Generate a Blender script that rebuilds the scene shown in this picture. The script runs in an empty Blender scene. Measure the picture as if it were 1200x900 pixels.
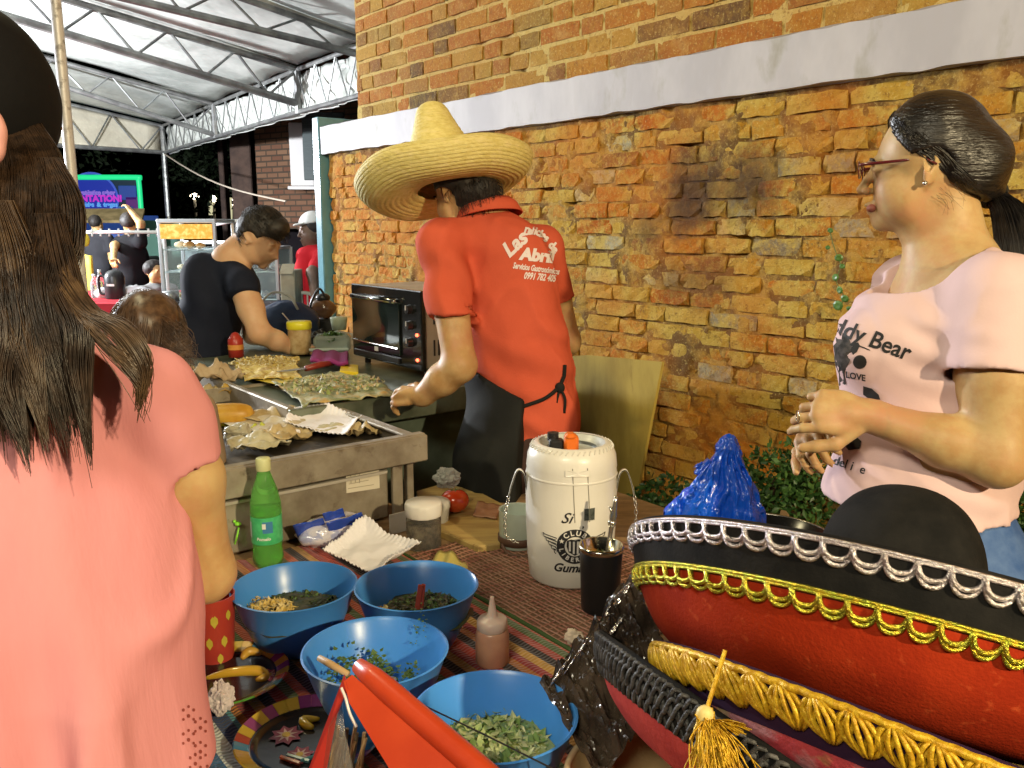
import bpy, bmesh, math, random
import numpy as np
from mathutils import Vector, Matrix
from mathutils.bvhtree import BVHTree
random.seed(7)
RNG = np.random.default_rng(7)
C = bpy.context.scene.collection
SC = bpy.context.scene

# ------------------------------------------------------------ camera
PITCH = math.radians(10.65)
CP, SP = math.cos(PITCH), math.sin(PITCH)
EYE = 1.6
cam = bpy.data.cameras.new('camera'); cam.lens = 30.0; cam.sensor_width = 36.0
cam.clip_start = 0.02; cam.clip_end = 1000
cam.dof.use_dof = False
co = bpy.data.objects.new('camera', cam); C.objects.link(co)
co.location = (0, 0, EYE); co.rotation_euler = (math.pi/2 - PITCH, 0, 0)
SC.camera = co

# ------------------------------------------------------------ night sky
w = bpy.data.worlds.new('World'); SC.world = w; w.use_nodes = True
wn = w.node_tree
bg = wn.nodes['Background']
sky = wn.nodes.new('ShaderNodeTexSky'); sky.sky_type = 'NISHITA'; sky.sun_disc = False
sky.sun_elevation = math.radians(-6.0); sky.sun_rotation = math.radians(200)
wn.links.new(sky.outputs[0], bg.inputs[0]); bg.inputs[1].default_value = 0.05

# ------------------------------------------------------------ market lamps and added fill (all outside the frame)
def lamp(name, kind, loc, power, color, size=0.1, target=None, spot=None, sx=None):
    l = bpy.data.lights.new(name, kind); l.energy = power; l.color = color
    if kind == 'AREA':
        l.size = size
        if sx: l.shape = 'RECTANGLE'; l.size_y = sx
    else:
        l.shadow_soft_size = size
    if spot: l.spot_size = math.radians(spot); l.spot_blend = 0.5
    o = bpy.data.objects.new(name, l); C.objects.link(o); o.location = loc
    if target is not None:
        o.rotation_euler = (Vector(target)-Vector(loc)).to_track_quat('-Z', 'Y').to_euler()
    return o
WARM = (1.0, 0.80, 0.47)
lamp('stall_floodlight', 'POINT', (2.15, -1.95, 2.75), 480, WARM, 0.05)
lamp('soft_fill', 'AREA', (-1.0, -1.6, 3.3), 56, (1.0, 0.90, 0.66), 1.2, (-0.3, 2.6, 1.0), sx=0.5)  # unseen soft lamp behind the camera, added as overall fill
lamp('counter_lamp', 'POINT', (-1.35, 2.1, 3.1), 42, (1.0, 0.86, 0.5), 0.12)
lamp('canopy_tube', 'POINT', (-3.9, 4.6, 2.2), 150, (0.92, 0.95, 1.0), 0.3)  # second canopy lamp, added to brighten the tarp
lamp('canopy_tube', 'POINT', (-6.6, 7.6, 2.3), 1700, (0.92, 0.95, 1.0), 0.12)

SC.view_settings.view_transform = 'Standard'; SC.view_settings.look = 'None'
SC.view_settings.exposure = 0.58; SC.view_settings.gamma = 1.0
SC.render.engine = 'CYCLES'
# ------------------------------------------------------------ frames
def J(u, v, D):
    """point seen at photo pixel (u, v) at depth D"""
    b = -(v-450)/1000.0
    return np.array([(u-600)/1000.0*D, D*(CP+b*SP), EYE+D*(-SP+b*CP)])
def G(u, v, z):
    b = -(v-450)/1000.0
    return J(u, v, (z-EYE)/(-SP+b*CP))
AX = np.array([-0.618, 0.786, 0.0]); NX = np.array([0.786, 0.618, 0.0]); UP = np.array([0, 0, 1.0])
def W(p, q, z): return AX*p + NX*q + UP*z          # the stall's own axes: p along the wall, q towards it
V3 = lambda *a: np.array(a, float)
def nrm(a): a = np.asarray(a, float); return a/ (np.linalg.norm(a)+1e-12)

# ------------------------------------------------------------ noise
def _h(i, j, k, s):
    n = (i*374761393 + j*668265263 + k*2147483647 + s*974634777) & 0xffffffff
    n = ((n ^ (n >> 13))*1274126177) & 0xffffffff
    n = (n ^ (n >> 16)) & 0xffff
    return n/65535.0
def vnoise(P, freq, seed=0):
    P = np.asarray(P, float)*freq; I = np.floor(P).astype(np.int64); f = P-I; f = f*f*(3-2*f)
    i, j, k = I[..., 0], I[..., 1], I[..., 2]; x, y, z = f[..., 0], f[..., 1], f[..., 2]
    r = 0
    for a in (0, 1):
        for b in (0, 1):
            for c in (0, 1):
                r = r + _h(i+a, j+b, k+c, seed)*(x if a else 1-x)*(y if b else 1-y)*(z if c else 1-z)
    return r*2-1
def fbm(P, freq, oct=3, seed=0):
    r = 0; a = 1.0; t = 0
    for o in range(oct):
        r = r + a*vnoise(P, freq*2**o, seed+o); t += a; a *= 0.5
    return r/t

# ------------------------------------------------------------ objects
WPOS = {}
def tag(o, label, cat, group=None, kind=None):
    if label: o['label'] = label
    if cat: o['category'] = cat
    if group: o['group'] = group
    if kind: o['kind'] = kind
    return o
def thing(name, label, cat, loc, group=None):
    o = bpy.data.objects.new(name, None); C.objects.link(o); o.location = tuple(map(float, loc))
    o.empty_display_size = 0.1
    WPOS[o] = np.array(loc, float)
    return tag(o, label, cat, group)
def mobj(name, V, F, mat, parent=None, smooth=False, origin=None, flat_angle=None):
    V = np.asarray(V, float)
    base = np.zeros(3)
    if parent is not None: base = WPOS[parent]
    if origin is None:
        origin = base if parent is not None else V3(*( (V.min(0)+V.max(0))/2 ))
        if parent is None: origin[2] = V[:, 2].min()
    origin = np.asarray(origin, float)
    me = bpy.data.meshes.new(name)
    me.from_pydata((V-origin).tolist(), [], [list(map(int, f)) for f in F]); me.update()
    if smooth: me.polygons.foreach_set('use_smooth', [True]*len(me.polygons))
    if mat is not None:
        for m in (mat if isinstance(mat, (list, tuple)) else [mat]): me.materials.append(m)
    o = bpy.data.objects.new(name, me); C.objects.link(o)
    if parent is not None: o.parent = parent
    o.location = tuple(origin-base)
    WPOS[o] = origin
    if flat_angle: 
        try: me.set_sharp_from_angle(angle=math.radians(flat_angle))
        except Exception: pass
    return o
def basis(d, hint=UP):
    d = nrm(d)
    if abs(np.dot(d, hint)) > 0.99: hint = V3(1, 0, 0)
    x = nrm(np.cross(hint, d)); y = np.cross(d, x)
    return x, y, d
class MB:
    def __init__(s): s.V = []; s.F = []; s.n = 0; s.M = []; s.cur = 0
    def add(s, V, F):
        V = np.asarray(V, float).reshape(-1, 3); s.V.append(V)
        s.F += [tuple(i+s.n for i in f) for f in F]; s.M += [s.cur]*len(F); s.n += len(V); return s
    def box(s, c, size, X=V3(1,0,0), Y=V3(0,1,0), Z=UP, bev=0.0):
        c = np.asarray(c, float); h = np.array(size)/2.0
        if bev <= 0:
            P = [c+X*h[0]*a+Y*h[1]*b+Z*h[2]*d for d in (-1,1) for b in (-1,1) for a in (-1,1)]
            return s.add(P, [(0,2,3,1),(4,5,7,6),(0,1,5,4),(2,6,7,3),(0,4,6,2),(1,3,7,5)])
        b = min(bev, h.min()*0.9)
        ring = []
        def rr(hx, hy, z):
            return [c+X*x+Y*y+Z*z for x, y in ((hx-b,hy),(-hx+b,hy),(-hx,hy-b),(-hx,-hy+b),(-hx+b,-hy),(hx-b,-hy),(hx,-hy+b),(hx,hy-b))]
        def rs(z): 
            return [c+X*x+Y*y+Z*z for x, y in ((h[0]-b,h[1]-b),(-h[0]+b,h[1]-b),(-h[0]+b,h[1]-b),(-h[0]+b,-h[1]+b),(-h[0]+b,-h[1]+b),(h[0]-b,-h[1]+b),(h[0]-b,-h[1]+b),(h[0]-b,h[1]-b))]
        V = rs(-h[2])+rr(h[0],h[1],-h[2]+b)+rr(h[0],h[1],h[2]-b)+rs(h[2])
        F = []
        for k in range(3):
            for i in range(8):
                j = (i+1) % 8; F.append((k*8+i, k*8+j, (k+1)*8+j, (k+1)*8+i))
        F.append(tuple(range(7,-1,-1))); F.append(tuple(range(24,32)))
        return s.add(V, F)
    def wbox(s, p0, p1, q0, q1, z0, z1, bev=0.0):
        return s.box(W((p0+p1)/2, (q0+q1)/2, (z0+z1)/2), (abs(p1-p0), abs(q1-q0), abs(z1-z0)), AX, NX, UP, bev)
    def tube(s, P, r, n=8, cap=True, closed=False):
        P = np.asarray(P, float); m = len(P)
        r = np.full(m, r, float) if np.isscalar(r) else np.asarray(r, float)
        T = np.zeros_like(P); T[1:-1] = P[2:]-P[:-2]; T[0] = P[1]-P[0]; T[-1] = P[-1]-P[-2]
        if closed: T[0] = T[-1] = P[1]-P[-2]
        x, y, _ = basis(T[0]); V = []
        for i in range(m):
            t = nrm(T[i]); x = nrm(x - t*np.dot(x, t)); y = np.cross(t, x)
            for k in range(n):
                a = 2*math.pi*k/n; V.append(P[i]+(x*math.cos(a)+y*math.sin(a))*r[i])
        F = []
        for i in range(m-1):
            for k in range(n):
                k2 = (k+1) % n; F.append((i*n+k, i*n+k2, (i+1)*n+k2, (i+1)*n+k))
        if cap and not closed:
            F.append(tuple(range(n-1, -1, -1))); F.append(tuple((m-1)*n+k for k in range(n)))
        return s.add(V, F)
    def lathe(s, prof, c, n=32, axis=UP, xd=None, rx=1.0, ry=1.0, a0=0.0, a1=2*math.pi, warp=None, cap=False):
        """prof: (radius, height) pairs from bottom to top"""
        z = nrm(axis)
        if xd is None: x, y, _ = basis(z)
        else: x = nrm(xd - z*np.dot(xd, z)); y = np.cross(z, x)
        full = abs(a1-a0-2*math.pi) < 1e-6; m = n if full else n+1
        V = []
        for (r, h) in prof:
            for k in range(m):
                a = a0+(a1-a0)*k/n
                R, H = (r, h) if warp is None else warp(r, h, a)
                V.append(c + x*math.cos(a)*R*rx + y*math.sin(a)*R*ry + z*H)
        F = []
        for i in range(len(prof)-1):
            for k in range(n):
                k2 = (k+1) % m; F.append((i*m+k, i*m+k2, (i+1)*m+k2, (i+1)*m+k))
        if cap:
            F.append(tuple(range(m-1, -1, -1))); F.append(tuple((len(prof)-1)*m+k for k in range(m)))
        return s.add(V, F)
    def ell(s, c, r, n=12, m=8, X=V3(1,0,0), Y=V3(0,1,0), Z=UP, fn=None):
        r = np.broadcast_to(r, 3); V = []; c = np.asarray(c, float)
        for i in range(m+1):
            t = math.pi*i/m
            for k in range(n):
                a = 2*math.pi*k/n
                d = (math.sin(t)*math.cos(a), math.sin(t)*math.sin(a), -math.cos(t))
                f = 1.0 if fn is None else fn(*d)
                V.append(c+(X*d[0]*r[0]+Y*d[1]*r[1]+Z*d[2]*r[2])*f)
        F = [(i*n+k, i*n+(k+1)%n, (i+1)*n+(k+1)%n, (i+1)*n+k) for i in range(m) for k in range(n)]
        return s.add(V, F)
    def grid(s, fn, nu, nv):
        V = [fn(i/nu, j/nv) for j in range(nv+1) for i in range(nu+1)]
        m = nu+1
        return s.add(V, [(j*m+i, j*m+i+1, (j+1)*m+i+1, (j+1)*m+i) for j in range(nv) for i in range(nu)])
    def build(s, name, mat, parent=None, smooth=False, origin=None, ang=None):
        o = mobj(name, np.concatenate(s.V), s.F, mat, parent, smooth, origin, ang)
        if isinstance(mat, (list, tuple)): o.data.polygons.foreach_set('material_index', s.M)
        return o
def solid(o, t, offset=0.0):
    m = o.modifiers.new('thickness', 'SOLIDIFY'); m.thickness = t; m.offset = offset; return o
def catmull(P, n=8):
    P = np.asarray(P, float); Q = np.vstack([2*P[0]-P[1], P, 2*P[-1]-P[-2]]); out = []
    for i in range(1, len(Q)-2):
        for k in range(n):
            t = k/n
            out.append(0.5*((2*Q[i])+(-Q[i-1]+Q[i+1])*t+(2*Q[i-1]-5*Q[i]+4*Q[i+1]-Q[i+2])*t*t+(-Q[i-1]+3*Q[i]-3*Q[i+1]+Q[i+2])*t**3))
    out.append(Q[-2]); return np.array(out)

# ------------------------------------------------------------ materials
MATS = {}
def mat(name, col, rough=0.6, metal=0.0, spec=0.5, col2=None, cscale=8.0, cthr=(0.4, 0.6), bump=0.0, bscale=60.0,
        bdist=0.002, trans=0.0, ior=1.45, emit=None, estr=1.0, stretch=(1,1,1), sheen=0.0, sss=0.0, ssr=(0.01,0.004,0.002),
        coat=0.0, alpha=1.0, rvar=0.0, col3=None, c3scale=3.0, c3thr=(0.55,0.7), rnd=0.0, coord='Object', aniso=0.0, detail=5.0):
    if name in MATS: return MATS[name]
    if rough >= .75 and spec == .5: spec = .12
    m = bpy.data.materials.new(name); m.use_nodes = True; nt = m.node_tree; N = nt.nodes; L = nt.links
    b = N['Principled BSDF']
    b.inputs['Roughness'].default_value = rough; b.inputs['Metallic'].default_value = metal
    b.inputs['Specular IOR Level'].default_value = spec; b.inputs['IOR'].default_value = ior
    b.inputs['Transmission Weight'].default_value = trans; b.inputs['Alpha'].default_value = alpha
    b.inputs['Coat Weight'].default_value = coat; b.inputs['Sheen Weight'].default_value = sheen
    b.inputs['Anisotropic'].default_value = aniso
    if sss:
        b.inputs['Subsurface Weight'].default_value = sss; b.inputs['Subsurface Radius'].default_value = (1, .35, .2)
        b.inputs['Subsurface Scale'].default_value = ssr[0]
    tc = N.new('ShaderNodeTexCoord'); mp = N.new('ShaderNodeMapping'); mp.inputs['Scale'].default_value = stretch
    L.new(tc.outputs[coord], mp.inputs[0])
    def noise(sc, det=detail, rg=0.6):
        n = N.new('ShaderNodeTexNoise'); n.inputs['Scale'].default_value = sc; n.inputs['Detail'].default_value = det
        n.inputs['Roughness'].default_value = rg; L.new(mp.outputs[0], n.inputs['Vector']); return n.outputs[0]
    def ramp(src, lo, hi):
        r = N.new('ShaderNodeMapRange'); r.inputs['From Min'].default_value = lo; r.inputs['From Max'].default_value = hi
        L.new(src, r.inputs[0]); return r.outputs[0]
    def mix(fac, a, c):
        x = N.new('ShaderNodeMix'); x.data_type = 'RGBA'; L.new(fac, x.inputs['Factor'])
        if isinstance(a, tuple): x.inputs['A'].default_value = (*a, 1)
        else: L.new(a, x.inputs['A'])
        if isinstance(c, tuple): x.inputs['B'].default_value = (*c, 1)
        else: L.new(c, x.inputs['B'])
        return x.outputs['Result']
    cur = tuple(col)
    if col2 is not None: cur = mix(ramp(noise(cscale), *cthr), cur, tuple(col2))
    if col3 is not None: cur = mix(ramp(noise(c3scale), *c3thr), cur, tuple(col3))
    if rnd:
        oi = N.new('ShaderNodeObjectInfo'); hs = N.new('ShaderNodeHueSaturation')
        r = N.new('ShaderNodeMapRange'); r.inputs['To Min'].default_value = 1-rnd; r.inputs['To Max'].default_value = 1+rnd
        L.new(oi.outputs['Random'], r.inputs[0]); L.new(r.outputs[0], hs.inputs['Value'])
        if isinstance(cur, tuple): hs.inputs['Color'].default_value = (*cur, 1)
        else: L.new(cur, hs.inputs['Color'])
        cur = hs.outputs[0]
    if isinstance(cur, tuple): b.inputs['Base Color'].default_value = (*cur, 1)
    else: L.new(cur, b.inputs['Base Color'])
    if rvar:
        L.new(ramp2(nt, noise(cscale*1.7), rough-rvar, rough+rvar), b.inputs['Roughness'])
    if bump:
        bn = N.new('ShaderNodeBump'); bn.inputs['Strength'].default_value = bump; bn.inputs['Distance'].default_value = bdist
        L.new(noise(bscale, 3.0), bn.inputs['Height']); L.new(bn.outputs[0], b.inputs['Normal'])
    if emit is not None:
        b.inputs['Emission Color'].default_value = (*emit, 1); b.inputs['Emission Strength'].default_value = estr
    MATS[name] = m; return m
def ramp2(nt, src, lo, hi):
    r = nt.nodes.new('ShaderNodeMapRange'); r.inputs['From Min'].default_value = .3; r.inputs['From Max'].default_value = .7
    r.inputs['To Min'].default_value = max(lo, .02); r.inputs['To Max'].default_value = min(hi, 1)
    nt.links.new(src, r.inputs[0]); return r.outputs[0]

# ------------------------------------------------------------ lettering
def text_geo(s, size=1.0, shear=0.0, bold=0.0, sub=0.0):
    cu = bpy.data.curves.new('t', 'FONT'); cu.body = s; cu.size = size; cu.shear = shear; cu.offset = bold
    cu.align_x = 'CENTER'; cu.align_y = 'CENTER'; cu.resolution_u = 3
    o = bpy.data.objects.new('t', cu); C.objects.link(o)
    dg = bpy.context.evaluated_depsgraph_get(); me = bpy.data.meshes.new_from_object(o.evaluated_get(dg))
    bm = bmesh.new(); bm.from_mesh(me); bmesh.ops.triangulate(bm, faces=bm.faces[:])
    if sub:
        for _ in range(4):
            es = [e for e in bm.edges if e.calc_length() > sub]
            if not es: break
            bmesh.ops.subdivide_edges(bm, edges=es, cuts=1)
            bmesh.ops.triangulate(bm, faces=[f for f in bm.faces if len(f.verts) > 3])
    V = np.array([v.co[:] for v in bm.verts]); F = [[v.index for v in f.verts] for f in bm.faces]
    bm.free(); bpy.data.objects.remove(o); bpy.data.curves.remove(cu); bpy.data.meshes.remove(me)
    return V, F

# ------------------------------------------------------------ organic surfaces: a signed distance field, polygonised
class Sdf:
    def __init__(s): s.L = []
    def ell(s, c, r, B=None, k=0.02, op='+'):
        s.L.append(('e', np.asarray(c, float), np.broadcast_to(np.array(r, float), 3).copy(), np.eye(3) if B is None else np.array(B, float), k, op)); return s
    def cone(s, a, b, ra, rb, k=0.02, op='+'):
        s.L.append(('c', np.asarray(a, float), np.asarray(b, float), (ra, rb), k, op)); return s
    def chain(s, pts, rs, k=0.02, op='+'):
        for i in range(len(pts)-1): s.cone(pts[i], pts[i+1], rs[i], rs[i+1], k, op)
        return s
    def cap(s, a, b, ra, rb, k=0.02, op='+'):      # cone cut square at b
        s.L.append(('c', np.asarray(a, float), np.asarray(b, float), (ra, rb), k, op, nrm(np.asarray(b, float)-np.asarray(a, float)))); return s
    def plane(s, p, n, k=0.0):      # keeps the side the normal points away from
        s.L.append(('p', np.asarray(p, float), nrm(n), k)); return s
    def grow(s, d):
        t = Sdf()
        for q in s.L:
            if q[0] == 'e': t.L.append(('e', q[1], q[2]+d, q[3], q[4], q[5]))
            elif q[0] == 'c': t.L.append(('c', q[1], q[2], (q[3][0]+d, q[3][1]+d), q[4], q[5]))
            else: t.L.append(q)
        return t
    def mesh(s, h, lo=None, hi=None, fold=None):
        los, his = [], []
        for q in s.L:
            if q[0] == 'e' and q[5] == '+':
                e = np.abs(q[3]).T@q[2] if False else np.sqrt(((q[3]*q[2][:, None])**2).sum(0)); los.append(q[1]-e); his.append(q[1]+e)
            elif q[0] == 'c' and q[5] == '+':
                los.append(np.minimum(q[1]-q[3][0], q[2]-q[3][1])); his.append(np.maximum(q[1]+q[3][0], q[2]+q[3][1]))
        l0 = np.min(los, 0)-3*h; h0 = np.max(his, 0)+3*h
        if lo is not None: l0 = np.maximum(l0, lo)
        if hi is not None: h0 = np.minimum(h0, hi)
        n = np.ceil((h0-l0)/h).astype(int)+1
        ax = [l0[i]+h*np.arange(n[i]) for i in range(3)]
        F = np.full(tuple(n), 0.2, np.float32)
        for q in s.L:
            if q[0] == 'p':
                d = (ax[0][:, None, None]-q[1][0])*q[2][0]+(ax[1][None, :, None]-q[1][1])*q[2][1]+(ax[2][None, None, :]-q[1][2])*q[2][2]
                F = np.maximum(F, d.astype(np.float32)); continue
            k, op = q[4], q[5]; pad = k+3*h
            if q[0] == 'e': e = np.sqrt(((q[3]*q[2][:, None])**2).sum(0)); a, b = q[1]-e-pad, q[1]+e+pad
            else: a, b = np.minimum(q[1]-q[3][0], q[2]-q[3][1])-pad, np.maximum(q[1]+q[3][0], q[2]+q[3][1])+pad
            i0 = np.clip(np.floor((a-l0)/h).astype(int), 0, n); i1 = np.clip(np.ceil((b-l0)/h).astype(int)+1, 0, n)
            if np.any(i1 <= i0): continue
            X = ax[0][i0[0]:i1[0], None, None]; Y = ax[1][None, i0[1]:i1[1], None]; Z = ax[2][None, None, i0[2]:i1[2]]
            if q[0] == 'e':
                c, r, B = q[1], q[2], q[3]; dx, dy, dz = X-c[0], Y-c[1], Z-c[2]
                k0 = 0; k1 = 0
                for m in range(3):
                    t = dx*B[m, 0]+dy*B[m, 1]+dz*B[m, 2]; k0 = k0+(t/r[m])**2; k1 = k1+(t/r[m]**2)**2
                k0 = np.sqrt(k0); d = k0*(k0-1)/np.sqrt(k1+1e-12)
            else:
                A, Bp, (ra, rb) = q[1], q[2], q[3]; ba = Bp-A; l2 = float(ba@ba)+1e-12
                t = np.clip(((X-A[0])*ba[0]+(Y-A[1])*ba[1]+(Z-A[2])*ba[2])/l2, 0, 1)
                d = np.sqrt((X-A[0]-t*ba[0])**2+(Y-A[1]-t*ba[1])**2+(Z-A[2]-t*ba[2])**2)-(ra+(rb-ra)*t)
                if len(q) > 6:
                    nn_ = q[6]; pl = (X-Bp[0])*nn_[0]+(Y-Bp[1])*nn_[1]+(Z-Bp[2])*nn_[2]; d = np.maximum(d, pl)
                    if q[5] == '-': d = np.maximum(d, -((X-A[0])*nn_[0]+(Y-A[1])*nn_[1]+(Z-A[2])*nn_[2]))
            d = d.astype(np.float32); sl = tuple(slice(i0[m], i1[m]) for m in range(3)); f = F[sl]
            if op == '+':
                hh = np.maximum(k-np.abs(f-d), 0)/max(k, 1e-6); F[sl] = np.minimum(f, d)-hh*hh*k*0.25
            else:
                d = -d; hh = np.maximum(k-np.abs(f-d), 0)/max(k, 1e-6); F[sl] = np.maximum(f, d)+hh*hh*k*0.25
        if fold is not None:
            near = np.abs(F) < 0.05; idx = np.nonzero(near)
            P = np.stack([ax[m][idx[m]] for m in range(3)], -1); F[idx] -= fold(P).astype(np.float32)
        return nets(F, l0, h)
def nets(F, l0, h):
    S = F < 0; n = np.array(F.shape)
    c = np.zeros(tuple(n-1), np.int8)
    for a in (0, 1):
        for b in (0, 1):
            for d in (0, 1): c += S[a:n[0]-1+a, b:n[1]-1+b, d:n[2]-1+d]
    act = (c > 0) & (c < 8); ids = np.full(act.shape, -1, np.int64); I = np.argwhere(act); ids[act] = np.arange(len(I))
    acc = np.zeros((len(I), 3)); cnt = np.zeros(len(I))
    cn = [(a, b, d) for a in (0, 1) for b in (0, 1) for d in (0, 1)]
    vals = {o: F[I[:, 0]+o[0], I[:, 1]+o[1], I[:, 2]+o[2]] for o in cn}
    for o in cn:
        for m in range(3):
            if o[m] == 0:
                o2 = list(o); o2[m] = 1; o2 = tuple(o2); a, b = vals[o], vals[o2]
                x = (a < 0) != (b < 0); t = np.where(x, a/np.where(x, a-b, 1), 0)
                p = np.tile(np.array(o, float), (len(I), 1)); p[:, m] = t
                acc[x] += p[x]; cnt[x] += 1
    V = l0+(I+acc/cnt[:, None])*h
    Q = []
    for m in range(3):
        o1, o2 = [(1, 2), (2, 0), (0, 1)][m]
        s0 = [slice(0, n[i]) for i in range(3)]; s1 = list(s0); s0[m] = slice(0, n[m]-1); s1[m] = slice(1, n[m])
        A, B = S[tuple(s0)], S[tuple(s1)]; E = np.argwhere(A != B)
        ok = (E[:, o1] > 0) & (E[:, o2] > 0) & (E[:, o1] < n[o1]-1) & (E[:, o2] < n[o2]-1); E = E[ok]
        ins = A[E[:, 0], E[:, 1], E[:, 2]]
        def cell(d1, d2):
            e = E.copy(); e[:, o1] -= d1; e[:, o2] -= d2; return ids[e[:, 0], e[:, 1], e[:, 2]]
        q = np.stack([cell(1, 1), cell(0, 1), cell(0, 0), cell(1, 0)], 1); q[~ins] = q[~ins][:, ::-1]; Q.append(q)
    Q = np.concatenate(Q); return V, Q
def relax(V, Q, it=2, lam=0.5):
    for _ in range(it):
        acc = np.zeros_like(V); cnt = np.zeros(len(V))
        for i in range(4):
            a, b = Q[:, i], Q[:, (i+1) % 4]
            np.add.at(acc, a, V[b]); np.add.at(cnt, a, 1)
        V = V+(acc/np.maximum(cnt, 1)[:, None]-V)*lam
    return V
def sdf_obj(name, meshes, mat, parent=None, it=2):
    Vs, Fs, n = [], [], 0
    for V, Q in meshes:
        V = relax(V, Q, it); Vs.append(V); Fs.append(Q+n); n += len(V)
    V = np.concatenate(Vs); Q = np.concatenate(Fs)
    base = np.zeros(3) if parent is None else WPOS[parent]
    me = bpy.data.meshes.new(name); me.vertices.add(len(V)); me.vertices.foreach_set('co', (V-base).ravel())
    me.loops.add(len(Q)*4); me.loops.foreach_set('vertex_index', Q.ravel().astype(np.int32))
    me.polygons.add(len(Q)); me.polygons.foreach_set('loop_start', np.arange(0, len(Q)*4, 4, dtype=np.int32))
    me.update(calc_edges=True); me.validate()
    me.polygons.foreach_set('use_smooth', [True]*len(me.polygons)); me.materials.append(mat)
    o = bpy.data.objects.new(name, me); C.objects.link(o)
    if parent is not None: o.parent = parent
    WPOS[o] = base; return o
def bvh_of(V, Q): return BVHTree.FromPolygons([tuple(v) for v in V], [tuple(int(i) for i in q) for q in Q])
def strands(paths, r0=0.0006, r1=0.0002, n=3):
    """many thin hairs as one mesh"""
    P = np.asarray(paths, float); S, m, _ = P.shape
    T = np.gradient(P, axis=1); T /= np.linalg.norm(T, axis=2, keepdims=True)+1e-9
    ref = np.array([0.31, 0.57, 0.76]); x = np.cross(T, ref); x /= np.linalg.norm(x, axis=2, keepdims=True)+1e-9; y = np.cross(T, x)
    rad = (r0+(r1-r0)*np.linspace(0, 1, m))[None, :, None]
    V = np.stack([P+(x*math.cos(2*math.pi*k/n)+y*math.sin(2*math.pi*k/n))*rad for k in range(n)], 2).reshape(-1, 3)
    b = (np.arange(S)[:, None, None]*m+np.arange(m-1)[None, :, None])*n; k = np.arange(n)[None, None, :]; k2 = (k+1) % n
    Q = np.stack([b+k, b+k2, b+n+k2, b+n+k], -1).reshape(-1, 4)
    return V, Q
# ------------------------------------------------------------ brick walls
def brick_material(name, stops, smear, soot):
    m = bpy.data.materials.new(name); m.use_nodes = True; nt = m.node_tree; N = nt.nodes; L = nt.links; b = N['Principled BSDF']
    b.inputs['Roughness'].default_value = 0.85; b.inputs['Specular IOR Level'].default_value = 0.25
    oi = N.new('ShaderNodeObjectInfo'); geo = N.new('ShaderNodeNewGeometry')
    cr = N.new('ShaderNodeValToRGB'); cr.color_ramp.interpolation = 'LINEAR'; el = cr.color_ramp.elements
    el[0].position = stops[0][0]; el[0].color = (*stops[0][1], 1); el[1].position = stops[-1][0]; el[1].color = (*stops[-1][1], 1)
    for p, c in stops[1:-1]:
        e = el.new(p); e.color = (*c, 1)
    L.new(oi.outputs['Random'], cr.inputs[0])
    def noise(s, d=4, r=.6, off=0):
        n = N.new('ShaderNodeTexNoise'); n.inputs['Scale'].default_value = s; n.inputs['Detail'].default_value = d; n.inputs['Roughness'].default_value = r
        v = N.new('ShaderNodeVectorMath'); v.inputs[1].default_value = (off, off*2, off*3); L.new(geo.outputs['Position'], v.inputs[0]); L.new(v.outputs[0], n.inputs['Vector']); return n.outputs[0]
    def rng(src, lo, hi, a=0., c=1.):
        r = N.new('ShaderNodeMapRange'); r.inputs['From Min'].default_value = lo; r.inputs['From Max'].default_value = hi
        r.inputs['To Min'].default_value = a; r.inputs['To Max'].default_value = c; L.new(src, r.inputs[0]); return r.outputs[0]
    def mix(f, a, c, mode='MIX'):
        x = N.new('ShaderNodeMix'); x.data_type = 'RGBA'; x.blend_type = mode; L.new(f, x.inputs['Factor'])
        for k, q in (('A', a), ('B', c)):
            if isinstance(q, tuple): x.inputs[k].default_value = (*q, 1)
            else: L.new(q, x.inputs[k])
        return x.outputs['Result']
    c = mix(rng(noise(34, 6, .8), .46, .60, 0, .75 if soot else .3), cr.outputs[0], (0.46, 0.30, 0.07))
    c = mix(rng(noise(9, 5, .65, 3), smear[0], smear[1], 0, smear[2]), c, smear[3])
    c = mix(rng(noise(60, 5, .8, 5), .54, .64, 0, .7), c, (0.15, 0.075, 0.025))
    c = mix(rng(noise(120, 3, .6, 8), .56, .7, 0, .55), c, (0.62, 0.50, 0.20))
    c = mix(rng(noise(17, 6, .8, 11), .57, .70, 0, .75 if soot else .3), c, (0.09, 0.045, 0.018))
    c = mix(rng(noise(2.2, 3, .6, 14), .42, .62, 0, .6 if soot else .2), c, (0.46, 0.16, 0.03))
    for (pt, rad, amt) in soot:
        d = N.new('ShaderNodeVectorMath'); d.operation = 'DISTANCE'; L.new(geo.outputs['Position'], d.inputs[0]); d.inputs[1].default_value = tuple(pt)
        s = N.new('ShaderNodeMath'); s.operation = 'MULTIPLY_ADD'; L.new(noise(12, 4, .7, 1), s.inputs[0]); s.inputs[1].default_value = 0.5*rad*2; L.new(d.outputs['Value'], s.inputs[2])
        c = mix(rng(s.outputs[0], rad*1.5, rad*.75, 0, amt), c, (0.05, 0.028, 0.018))
    hs = N.new('ShaderNodeHueSaturation'); hs.inputs['Saturation'].default_value = 1.06; hs.inputs['Value'].default_value = 1.08; L.new(c, hs.inputs['Color']); L.new(hs.outputs[0], b.inputs['Base Color'])
    bn = N.new('ShaderNodeBump'); bn.inputs['Strength'].default_value = 0.9; bn.inputs['Distance'].default_value = 0.011; L.new(noise(48, 7, .8), bn.inputs['Height']); L.new(bn.outputs[0], b.inputs['Normal'])
    return m
SOOT = []
def wall_pt(u, v, q=2.38):
    d = J(u, v, 1.0)-np.array([0, 0, EYE]); t = q/np.dot(d, NX); return np.array([0, 0, EYE])+d*t
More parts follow.
